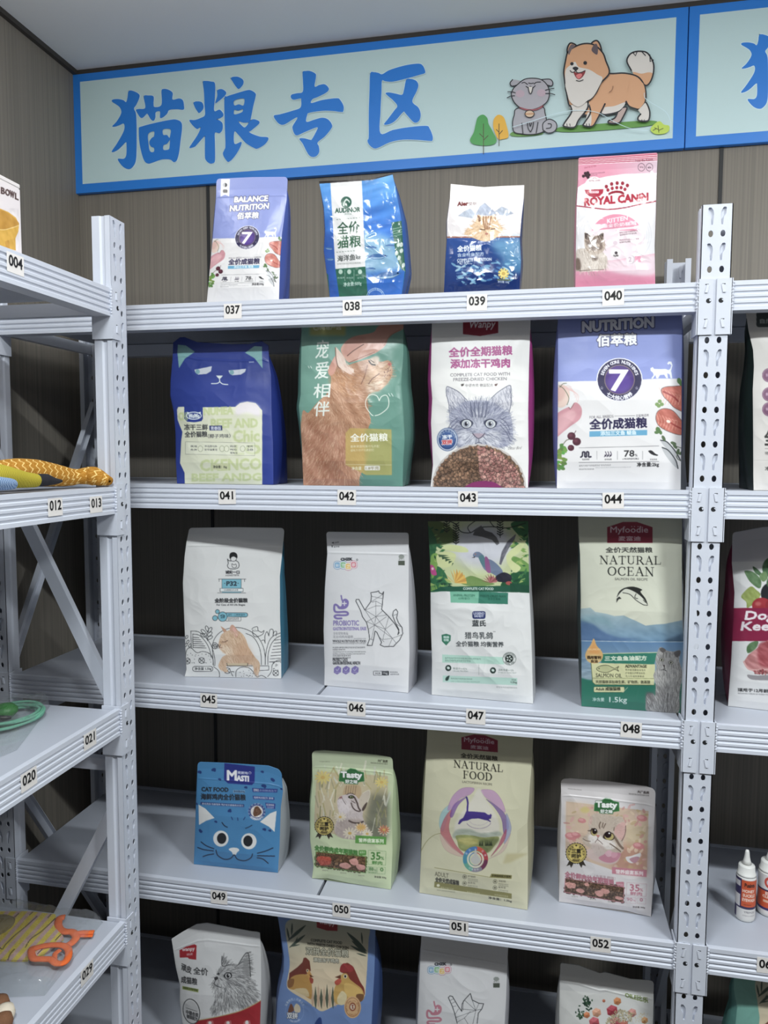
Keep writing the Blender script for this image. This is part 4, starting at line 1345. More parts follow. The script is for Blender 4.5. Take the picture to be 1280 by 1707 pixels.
    C.P([(378, 800), (430, 840), (470, 880), (440, 885), (395, 850)], (92, 74, 66), 1, .8, 5); C.P([(515, 800), (500, 840), (480, 880), (520, 870)], (92, 74, 66), 1, .8, 5)
    C.P([(425, 940), (480, 940), (475, 965), (452, 975), (430, 962)], (92, 76, 70), 1, .8, 5); C.E(470, 862, 10, 8, (60, 60, 74))
    C.fur([(300, 900), (420, 870), (550, 920), (540, 1040), (330, 1060)], (150, 132, 118), (240, 232, 222), 80, 260, 34, 4)
    C.fur([(375, 760), (525, 760), (530, 880), (400, 900)], (110, 90, 78), (226, 212, 198), 70, 160, 26, 4)
    C.P([(296, 960), (330, 960), (340, 1040), (300, 1050)], (96, 76, 66), 1, .8, 6); C.L([(330, 1058), (430, 1050), (530, 1046)], 6, (120, 100, 90), 1)


pouch('tall glossy pink and white kitten food pack with a red crown logo, above sticker 040', 1.875, (900, 240), [(320, 115), (318, 300), (305, 520), (300, 800), (295, 1170)], [(980, 72), (970, 300), (965, 560), (955, 850), (960, 1140)],
      art_royal, (226, 224, 226), base=.045, thick=.055, film=GLOSS, side=(214, 132, 158), gb=.003, wr=.0011, wsc=.024, seal=.10, zipv=0, seed=31, bulge=.016, rc=16, top=[(0, 0), (.5, 2), (1, 0)])
# ------------------------------------------------------------------ second shelf
def art_wowo(C):
    C.at(240, 540, 5)
    CR, GN = (222, 224, 196), (188, 202, 128)
    C.R(150, 50, 1200, 1400, (40, 62, 148))
    for q in ([(282, 172), (350, 180), (424, 232), (340, 290), (292, 368), (278, 240)], [(984, 188), (920, 185), (842, 240), (920, 285), (988, 370), (984, 260)]): C.P(q, (124, 178, 178))
    for x, y, a in ((492, 392, -6), (776, 398, 2)):
        C.P([(x - 72, y - 10), (x + 74, y - 28 + a * 2), (x + 66, y + 2), (x + 30, y + 24), (x - 40, y + 30), (x - 64, y + 14)], (206, 212, 222)); C.E(x - 45, y + 6, 19, 20, (122, 172, 180))
    C.P([(600, 430), (658, 430), (640, 452), (628, 458), (615, 448)], (222, 232, 228)); C.L([(628, 455), (630, 482), (605, 496), (562, 497)], 7, (222, 232, 228), 1); C.L([(630, 480), (655, 500), (698, 505)], 7, (222, 232, 228), 1); C.T('wowo', 874, 324, 915, 322, 10, (200, 210, 230), 1)
    C.P([(275, 715), (285, 692), (335, 690), (335, 790), (360, 815), (420, 820), (480, 810), (490, 790), (490, 695), (760, 692), (800, 660), (860, 648), (930, 660), (965, 700), (985, 720), (985, 1350), (340, 1350), (338, 1240), (300, 1160), (310, 980), (320, 900), (280, 800)], CR)
    C.P([(770, 760), (765, 700), (800, 662), (860, 650), (930, 662), (965, 700), (960, 770), (860, 740)], (226, 218, 224), 1, .9, 12)
    for t, a, b, h in (('NUMEA', (500, 760), (740, 750), 60), ('BEEF AND', (560, 865), (945, 860), 70), ('Chic', (745, 985), (960, 978), 95), ('CKENCO', (470, 1225), (975, 1210), 90), ('BEEF ANDG', (400, 1310), (975, 1305), 60), ('CHI', (290, 800), (360, 800), 60), ('LO', (760, 1090), (970, 1085), 80)):
        C.T(t, *a, *b, h, GN, 12, al=.5)
    C.L(C.el(415, 765, 62, 30), 7, (226, 236, 238), 0, 1, 1); C.P([(358, 732), (378, 738), (360, 752)], (226, 236, 238)); C.P([(472, 732), (450, 738), (474, 755)], (226, 236, 238)); C.T('WoWo', 372, 784, 462, 784, 34, (232, 240, 240), 5)
    C.T('冻干三鲜', 335, 885, 530, 885, 48, (60, 62, 66), 3); C.R(545, 847, 652, 888, (38, 50, 110)); C.T('青春版', 556, 884, 642, 884, 30, (222, 226, 236), 2)
    C.T('全价猫粮', 340, 945, 526, 942, 48, (60, 62, 66), 3); C.T('（椰子鸡味）', 532, 952, 720, 950, 34, (74, 76, 80), 1)
    C.P([(345, 980), (922, 992), (922, 1098), (345, 1085)], (232, 234, 212), 0, .5); C.L([(345, 982), (922, 992), (922, 1098), (345, 1085)], 3, (120, 124, 110), 0, .7, 1)
    for x, a in ((388, 1), (505, 2), (718, 3), (855, 4)):
        for k in range(2): C.small(x, 1028 + 28 * k, x + (104 if a == 2 else 54), 1030 + 28 * k, 18, (48, 52, 56), a * 5 + k)
    for x in (470, 650, 688, 822): C.L(C.el(x, 1040, 20, 24), 4, (160, 166, 130), 0, 1, 1)
    C.small(718, 1082, 780, 1084, 16, (48, 52, 56), 30); C.R(565, 1165, 700, 1215, (206, 210, 160), 1, 20); C.T('净含量：1kg', 576, 1206, 690, 1206, 26, (60, 64, 56), 1)


pouch('dark blue cat food bag with a sleepy cat face and cream label, above sticker 041', 1.515, (240, 540), [(243, 155), (238, 300), (222, 480), (220, 600), (248, 730), (262, 900), (266, 1150), (275, 1320)], [(1036, 178), (1040, 300), (1058, 430), (1062, 700), (1075, 1000), (1078, 1325)],
      art_wowo, (40, 62, 148), base=.055, thick=.085, side=(30, 50, 132), gb=.012, wr=.0016, wsc=.05, seal=.07, zipv=.05, seed=41, bulge=.016, film=MATTE, top=[(0, 0), (.07, -45), (.12, -48), (.25, -10), (.6, 0), (.8, -6), (.93, -34), (1, 0)])


def art_stroke(C):
    C.at(470, 530, 5)
    TE = (112, 164, 146)
    C.grad([(100, -100), (1150, -100), (1150, 1500), (100, 1500)], (100, 100), (122, 172, 154), (1000, 1300), (88, 140, 126))
    C.R(232, 60, 530, 146, (184, 176, 92), .85, 0, 10); C.T('网易严选', 318, 100, 492, 98, 36, (226, 226, 196), 3); C.L(C.el(286, 82, 24, 20, 0, 20, 0, 200), 5, (226, 226, 196)); C.L([(270, 66), (270, 90), (286, 96), (300, 88), (300, 66)], 4, (226, 226, 196))
    # cat
    F = (188, 138, 104)
    body = [(165, 820), (220, 790), (300, 700), (380, 620), (410, 520), (400, 450), (450, 380), (520, 400), (620, 370), (740, 340), (820, 365), (890, 355), (915, 400), (920, 460), (890, 530), (820, 600), (720, 640), (720, 760), (740, 860), (720, 930), (740, 1100), (650, 1320), (600, 1450), (165, 1450)]
    C.P(body, F, 1)
    C.P([(170, 900), (330, 880), (520, 960), (560, 1200), (560, 1450), (170, 1450)], (178, 122, 96), 1, .8, 40)
    C.P([(420, 460), (560, 440), (660, 500), (640, 620), (480, 640), (410, 560)], (184, 128, 82), 1, .8, 20)
    C.P([(690, 470), (760, 400), (880, 380), (915, 450), (870, 540), (790, 590), (700, 580)], (206, 168, 130), 1, .9, 15)
    C.P([(720, 560), (830, 510), (890, 520), (800, 610), (720, 640)], (222, 204, 180), 1, .8, 15)
    C.fur(body, (140, 88, 58), (232, 196, 164), lambda x, y: 62 + 40 * math.sin(x / 170.0) + (18 if y > 800 else -25), 2600, 34, 4, 1, 22, .55)
    C.noise(body, 46, 60, 60, 3, 1, 0, 6)
    # ear, hand
    C.P([(385, 430), (440, 320), (470, 330), (440, 450), (400, 480)], (214, 156, 136), 1)
    hand = [(1030, 20), (820, 60), (760, 120), (620, 150), (540, 190), (490, 260), (520, 330), (560, 370), (640, 350), (740, 310), (800, 280), (860, 230), (900, 150), (1010, 90)]
    C.P(hand, (206, 150, 132), 1); C.grad(hand, (800, 60), (196, 140, 122), (620, 340), (222, 170, 148), .8, 1)
    C.P([(540, 190), (620, 150), (700, 175), (620, 250), (545, 318), (505, 280)], (190, 128, 112), 1, .6, 12); C.L([(545, 315), (600, 270), (680, 220)], 7, (104, 64, 54), 1); C.L([(560, 372), (660, 330), (770, 285)], 6, (150, 96, 78), 1)
    C.L([(850, 230), (900, 150), (990, 95)], 8, (170, 112, 98), 1, .7)
    C.P([(445, 245), (470, 265), (520, 330), (545, 400), (600, 430), (570, 470), (500, 430), (460, 390), (448, 320)], (232, 204, 186), 1); C.L([(445, 248), (450, 330), (465, 400), (490, 425)], 8, (128, 84, 62), 1)
    C.fur([(470, 300), (590, 430), (560, 470), (480, 420)], (240, 226, 214), (214, 170, 150), 60, 80, 30, 4)
    C.P([(730, 350), (770, 320), (810, 330), (800, 385), (760, 400)], (228, 206, 186), 1, .9, 6)
    C.L([(725, 358), (745, 385), (775, 392)], 11, (40, 34, 30), 1); C.L([(735, 350), (768, 372)], 5, (50, 40, 34))
    C.E(897, 385, 17, 14, (206, 122, 110)); C.L([(722, 550), (750, 510), (790, 480), (810, 465)], 7, (112, 72, 56), 1); C.L([(660, 550), (690, 480), (712, 395)], 8, (136, 88, 62), 1); C.L([(890, 380), (900, 400), (880, 430)], 4, (150, 90, 76), 1)
    for k in range(18): C.E(C.rnd.uniform(850, 905), C.rnd.uniform(420, 490), 4, 4, (122, 76, 60))
    # hand-written words down the side
    for t, x0, y0, x1, h in (('宠', 278, 338, 382, 150), ('爱', 272, 508, 384, 138), ('相', 260, 668, 396, 118), ('伴', 262, 820, 390, 120)): C.T(t, x0, y0, x1, y0 - 6, h, (232, 240, 232), 3, it=.08)
    for x in (218, 238): C.L([(x, 402), (x + 9, 418)], 5, (226, 236, 230))
    C.L([(810, 690), (790, 650), (740, 640), (702, 680), (700, 740), (740, 800), (760, 815)], 6, (234, 238, 226), 1); C.L([(810, 690), (830, 655), (870, 645), (890, 690), (880, 750), (820, 800), (775, 815)], 6, (234, 238, 226), 1)
    for x in (888, 912): C.L([(x, 630), (x + 13, 652)], 5, (226, 236, 230))
    C.P([(565, 918), (912, 930), (915, 1308), (700, 1308), (530, 1225), (530, 960)], (196, 168, 82), 0, .82)
    C.P([(690, 925), (912, 932), (915, 1308), (700, 1308), (690, 1100)], (150, 162, 92), 0, .5, 12)
    C.T('全价猫粮', 570, 1032, 880, 1026, 66, (242, 242, 232), 3); C.small(570, 1084, 812, 1080, 22, (226, 220, 190), 3); C.small(570, 1114, 766, 1110, 20, (226, 220, 190), 4)
    C.L([(530, 1222), (912, 1225)], 3, (226, 220, 180)); C.T('净含量', 580, 1268, 662, 1266, 28, (232, 230, 206), 1); C.R(688, 1232, 816, 1270, (226, 224, 214), 1, 8); C.T('1.8千克', 698, 1266, 808, 1264, 26, (150, 140, 100), 1)


pouch('tall teal cat food bag with a hand stroking a ginger cat, above sticker 042', 1.515, (470, 530), [(165, 30), (158, 400), (155, 640), (140, 740), (152, 860), (165, 1060), (178, 1385)], [(1012, 0), (1010, 300), (994, 560), (1010, 760), (1022, 1010), (1010, 1200), (1005, 1390)],
      art_stroke, (110, 160, 145), base=.045, thick=.085, side=(84, 136, 122), gb=.016, wr=.0016, wsc=.045, seal=.06, zipv=0, seed=51, bulge=.018, film=SATIN)


def art_wanpy(C):
    C.at(680, 525, 5)
    MG = (168, 44, 128)
    C.R(100, -100, 1150, 1500, (228, 227, 224))
    C.P([(458, 0), (752, 0), (752, 150), (600, 176), (458, 160)], (150, 28, 52)); C.T('Wanpy', 500, 128, 718, 122, 78, (236, 226, 226), 3, it=.2)
    C.T('全价全期猫粮', 342, 352, 868, 332, 78, MG, 6); C.T('添加冻干鸡肉', 356, 444, 848, 436, 74, MG, 6)
    C.T('COMPLETE CAT FOOD WITH', 352, 514, 848, 504, 26, (110, 104, 112), 1); C.T('FREEZE-DRIED CHICKEN', 378, 552, 822, 544, 26, (110, 104, 112), 1)
    C.T('中德合资 德国配方', 478, 600, 708, 598, 26, (90, 84, 88)); C.P([(440, 578), (468, 572), (462, 590), (446, 596)], (60, 50, 46)); C.P([(720, 578), (750, 570), (738, 592), (724, 592)], (90, 50, 46))
    # drawn cat
    A = (116, 122, 150)
    for q in ([(322, 602), (350, 604), (420, 640), (470, 690), (490, 722), (420, 790), (352, 830), (340, 740), (320, 660)], [(852, 588), (800, 610), (730, 660), (684, 722), (760, 790), (826, 840), (858, 740), (858, 640)]):
        C.P(q, (206, 206, 214), 1); C.fur(q, (90, 94, 120), (238, 236, 238), 75, 160, 46, 4); C.L(q, 6, (84, 88, 112), 1, .9, 1)
    hd = [(345, 830), (400, 770), (480, 720), (590, 712), (690, 720), (770, 770), (850, 830), (872, 940), (868, 1050), (800, 1100), (600, 1120), (420, 1100), (380, 1010), (350, 900)]
    C.P(hd, (150, 154, 178), 1); C.P([(420, 980), (500, 960), (600, 1010), (700, 960), (780, 1000), (740, 1090), (590, 1110), (460, 1090)], (206, 208, 216), 1, .9, 14)
    C.P([(540, 800), (640, 800), (640, 960), (540, 960)], (196, 198, 208), 1, .7, 16)
    C.fur(hd, (74, 80, 108), (226, 228, 236), lambda x, y: math.degrees(math.atan2(y - 960, x - 588)), 1500, 36, 4, 1, 18, .6)
    for x in (520, 552, 590, 626, 660): C.L([(x, 730), (590 + (x - 590) * .9, 790), (590 + (x - 590) * .75, 850)], 12, (84, 90, 118), 1, .7)
    for s in (-1, 1):
        for k in range(3): C.L([(590 + s * 180, 860 + 30 * k), (590 + s * 230, 900 + 40 * k), (590 + s * 260, 960 + 40 * k)], 9, (84, 88, 116), 1, .6)
    for x in (488, 688):
        C.P([(x - 58, 900), (x - 30, 872), (x + 20, 870), (x + 56, 900), (x + 30, 938), (x - 20, 946)], (60, 64, 88), 1); C.E(x, 908, 40, 34, (210, 214, 214)); C.E(x - 2, 910, 27, 27, (160, 166, 180)); C.E(x - 4, 908, 13, 17, (36, 38, 52)); C.E(x + 6, 900, 6, 6, (240, 240, 240))
    C.P([(540, 990), (640, 990), (620, 1020), (590, 1032), (560, 1018)], (176, 158, 172), 1); C.L([(538, 985), (562, 1015), (588, 1030), (616, 1015), (640, 985)], 7, (70, 72, 94), 1); C.L([(588, 1030), (588, 1060), (560, 1072)], 6, (80, 82, 104), 1); C.L([(588, 1060), (616, 1070)], 6, (80, 82, 104))
    C.T('Oscar Bird', 830, 1124, 940, 1118, 24, (120, 116, 116), it=.4)
    # bowl of kibble
    C.E(590, 1440, 396, 365, (196, 188, 182)); C.E(590, 1450, 380, 360, (112, 88, 72))
    C.bits(C.el(590, 1450, 376, 356), [(142, 106, 80), (122, 92, 70), (160, 122, 92)], 17, 900)
    C.bits([(590, 1100), (780, 1160), (900, 1290), (970, 1450), (640, 1450), (600, 1300)], [(196, 140, 128), (178, 118, 110), (208, 156, 140)], 18, 620)
    C.P([(480, 1450), (520, 1405), (600, 1385), (700, 1390), (760, 1420), (770, 1450)], (150, 40, 110), 1)
    C.E(328, 1038, 88, 98, (92, 116, 158)); C.E(328, 1038, 80, 90, (204, 212, 224)); C.E(328, 1038, 74, 84, (46, 78, 134)); C.E(328, 1038, 60, 66, (56, 92, 152))
    C.arc('双拼冻干添加鸡肉', 328, 1038, 60, 170, 10, 18, (214, 222, 234)); C.T('冻干', 286, 1034, 366, 1030, 32, (232, 236, 242), 4); C.T('双拼', 284, 1080, 366, 1076, 36, (206, 60, 66), 4, (236, 236, 240), 4)


pouch('white cat food bag with a drawn grey cat and kibble, above sticker 043', 1.515, (680, 525), [(200, 20), (195, 300), (190, 540), (202, 700), (192, 900), (208, 1250), (190, 1420)], [(1022, 20), (1008, 440), (1002, 800), (1005, 1200), (1000, 1430)],
      art_wanpy, (228, 227, 224), base=.045, thick=.085, side=(166, 52, 130), gb=.012, wr=.0014, wsc=.05, seal=.06, zipv=0, seed=61, bulge=.016, film=MATTE)

pouch('large pale violet and white cat food bag with a 7 badge, above sticker 044', 1.515, (900, 515), [(148, 30), (150, 220), (150, 600), (148, 1000), (140, 1480)], [(1184, 0), (1185, 200), (1180, 600), (1180, 1000), (1172, 1480)],
      art_balance(2), (228, 226, 226), base=.042, thick=.09, side=(110, 124, 190), gb=.010, wr=.0012, wsc=.06, seal=.05, zipv=0, seed=71, bulge=.016, film=MATTE)
# ------------------------------------------------------------------ third shelf
def art_honest(C):
    C.at(270, 860, 5)
    W, LB, K = (224, 224, 222), (118, 186, 204), (48, 50, 54)
    C.R(100, 0, 1150, 1450, W)
    C.P([(562, 345), (568, 312), (598, 302), (624, 318), (628, 350), (612, 346), (598, 338), (580, 345), (572, 358)], (28, 30, 32), 1); C.L([(570, 350), (575, 372), (600, 378), (618, 366), (622, 345)], 4, K, 1)
    C.L([(575, 376), (555, 372), (546, 360), (552, 395), (545, 415), (560, 438), (600, 442), (635, 432), (642, 405), (632, 382), (612, 372)], 5, K, 1); C.L([(585, 425), (582, 400), (600, 408), (615, 402), (620, 425), (600, 432), (585, 425)], 4, K, 1)
    C.T('诚实一口', 530, 482, 645, 482, 26, K, 3); C.T('HONESTBITE', 530, 502, 640, 500, 12, (100, 100, 104), 1)
    C.R(500, 525, 660, 640, LB); C.P([(484, 604), (676, 604), (676, 632), (484, 632)], (226, 232, 232)); C.L([(484, 604), (676, 604), (676, 632), (484, 632)], 3, K, 0, 1, 1)
    for q in ([(470, 527), (700, 527)], [(462, 642), (698, 642)], [(500, 527), (500, 602)], [(660, 527), (660, 602)], [(476, 527), (476, 548)], [(688, 527), (688, 548)]): C.L(q, 3, K)
    C.T('P32', 538, 582, 622, 582, 36, (44, 62, 76), 5); C.E(522, 562, 4, 4, K); C.E(634, 562, 4, 4, K); C.T('32%粗蛋白优全蛋', 516, 624, 634, 624, 13, K)
    C.T('全阶段全价猫粮', 440, 724, 712, 722, 36, K, 4); C.T('For Cats of All Life Stages', 455, 752, 692, 752, 18, K, 1)
    for x, y, r in ((462, 798, 17), (442, 852, 21)): C.E(x, y, r, r, LB); C.L(C.el(x, y, r, r), 4, K, 0, 1, 1)
    C.R(520, 808, 714, 842, LB, 1, 16); C.L(C.rr(520, 808, 714, 842, 16), 4, K, 0, 1, 1); C.L(C.rr(530, 842, 658, 876, 8), 3, K, 0, 1, 1); C.E(505, 840, 38, 40, LB); C.L(C.el(505, 840, 38, 40), 4, K, 0, 1, 1)
    C.T('诚实一口鲜肉蛋白', 548, 834, 690, 834, 18, (44, 62, 76)); C.small(548, 858, 640, 858, 11, K, 2); C.small(548, 871, 640, 871, 11, K, 3); C.T('28', 488, 852, 522, 852, 22, (44, 80, 96), 2); C.L(C.el(505, 838, 20, 14, 0, 14, 180, 360), 3, K)
    # line drawing: fences, arch, plants
    def ln(q, sm=1, cl=0): C.L(q, 4.5, K, sm, 1, cl)
    ln([(240, 960), (245, 1100)]); ln([(240, 960), (300, 965), (360, 1010), (410, 1080), (438, 1180), (440, 1250)]); ln([(258, 985), (310, 995), (360, 1045), (395, 1110), (410, 1180)]); ln([(256, 985), (258, 1100)])
    for y in range(1012, 1110, 17): ln([(260, y), (300 + (y - 1000) * .7, y + 4)], 0)
    ln([(430, 1250), (420, 1100), (440, 1020), (500, 960), (600, 930), (700, 945), (790, 1000), (840, 1080), (858, 1160), (860, 1240)]); ln([(700, 980), (760, 1010), (805, 1080), (825, 1160), (828, 1240)])
    ln([(860, 1240), (865, 1150), (890, 1050), (930, 1000), (990, 975)]); ln([(882, 1240), (885, 1150), (910, 1070), (950, 1020), (990, 1000)])
    for y in range(1030, 1230, 26): ln([(940 - (y - 1030) * .25, y + 6), (990, y)], 0)
    for x, y, a in ((375, 940, -20), (400, 950, 35), (345, 965, -50), (398, 985, 50), (342, 995, -60), (400, 1015, 60)): ln(C.el(x, y, 12, 24, a, 14), 0, 1)
    ln([(378, 960), (372, 1000), (380, 1040)])
    for x, y in ((205, 1010), (215, 1050), (232, 1080), (200, 1075)): ln(C.el(x, y, 9, 16, 30, 10), 0, 1)
    for q in ([(860, 1060), (858, 1000), (875, 965), (890, 1000)], [(890, 1000), (900, 950), (925, 950), (925, 1000)], [(925, 1000), (935, 965), (955, 965), (950, 1000)], [(830, 1040), (850, 1035), (860, 1060)]): ln(q)
    ln([(748, 945), (765, 930), (795, 925), (802, 955), (830, 970), (850, 955), (840, 985), (800, 1005), (770, 1005), (755, 975), (758, 950)]); ln([(765, 960), (800, 958)]); C.E(775, 945, 3, 3, K)
    ln([(195, 1240), (195, 1190), (205, 1120), (240, 1100), (290, 1140), (340, 1130), (400, 1150), (425, 1200), (425, 1240)])
    for k in range(26): C.E(C.rnd.uniform(210, 410), C.rnd.uniform(1140, 1230), 3, 3, K)
    for x, y in ((330, 1205), (948, 1310), (212, 1210), (545, 1290)): ln([(x - 20, y - 18), (x + 20, y + 18)], 0); ln([(x + 20, y - 18), (x - 20, y + 18)], 0); ln(C.el(x, y, 24, 24, 0, 14), 0, 1)
    ln(C.rr(255, 1254, 424, 1296, 20), 0, 1); C.T('净含量 1.5kg', 272, 1290, 412, 1288, 28, K, 1)
    ln([(430, 1258), (470, 1290), (480, 1330), (470, 1360)]); ln([(615, 1340), (620, 1290), (660, 1262), (720, 1265), (760, 1300), (790, 1340), (830, 1330), (870, 1350)]); ln([(540, 1250), (890, 1250), (890, 1285), (800, 1290)], 0)
    ln([(880, 1340), (910, 1300), (920, 1240), (960, 1205), (1000, 1200)]); ln([(590, 1335), (575, 1300), (600, 1300)])
    for k in range(14): C.E(C.rnd.uniform(640, 760), C.rnd.uniform(1285, 1340), 3, 3, K); C.E(C.rnd.uniform(925, 990), C.rnd.uniform(1220, 1290), 3, 3, K)
    # ginger cat leaning on a sill
    G = (214, 180, 146)
    C.P([(488, 918), (530, 945), (545, 970), (515, 972)], (196, 150, 122)); bd = [(500, 985), (545, 958), (580, 950), (640, 960), (690, 1010), (720, 1090), (770, 1170), (815, 1230), (805, 1310), (785, 1328), (765, 1290), (740, 1240), (545, 1245), (550, 1300), (500, 1290), (470, 1250), (500, 1180), (540, 1150), (490, 1120), (470, 1080), (482, 1020)]
    C.P(bd, G, 1); C.P([(490, 1080), (560, 1090), (590, 1150), (540, 1160), (490, 1120)], (232, 214, 190), 1, .9, 8)
    C.P([(565, 950), (575, 912), (600, 915), (640, 975), (625, 1015), (590, 990)], (206, 160, 136), 1); C.P([(588, 950), (600, 930), (632, 980), (615, 1005)], (226, 172, 160), 1)
    C.fur(bd, (170, 124, 88), (240, 216, 188), lambda x, y: 60 + (x - 560) * .12, 900, 26, 3.5, 1, 18, .55)
    C.P([(620, 1090), (700, 1060), (760, 1170), (720, 1240), (620, 1200)], (196, 150, 116), 1, .4, 20)
    C.L([(500, 1050), (525, 1050), (548, 1038)], 5, (110, 76, 60), 1); C.L([(470, 1082), (480, 1095), (500, 1100)], 5, (150, 96, 84), 1)
    C.P([(540, 1228), (715, 1228), (712, 1250), (545, 1250)], (206, 186, 150)); ln([(540, 1228), (545, 1250), (712, 1250), (715, 1228)], 0)
    for k in range(9): C.L([(425 + 8 * k, 1075 + 12 * math.sin(k * 2)), (440 + 5 * k, 1095 - 14 * math.cos(k * 3))], 3.5, K)
    ln(C.el(440, 1082, 22, 26, 0, 14), 0, 1); ln(C.el(440, 1082, 10, 12, 0, 10), 0, 1)


pouch('white cat food bag with a napping ginger cat in a line-drawn garden, by sticker 045', 1.095, (270, 860), [(222, 100), (205, 190), (188, 330), (174, 560), (185, 850), (196, 1130), (204, 1280), (190, 1338)], [(1018, 100), (1005, 260), (982, 500), (984, 850), (992, 1100), (994, 1355)],
      art_honest, (224, 224, 222), thick=.085, side=(64, 140, 172), side_l=(214, 214, 212), gb=.006, wr=.0014, wsc=.05, seal=.075, zipv=.045, seed=81, bulge=.014, film=SATIN, rc=30, tilt=3, top=[(0, 0), (.5, -6), (1, 0)])


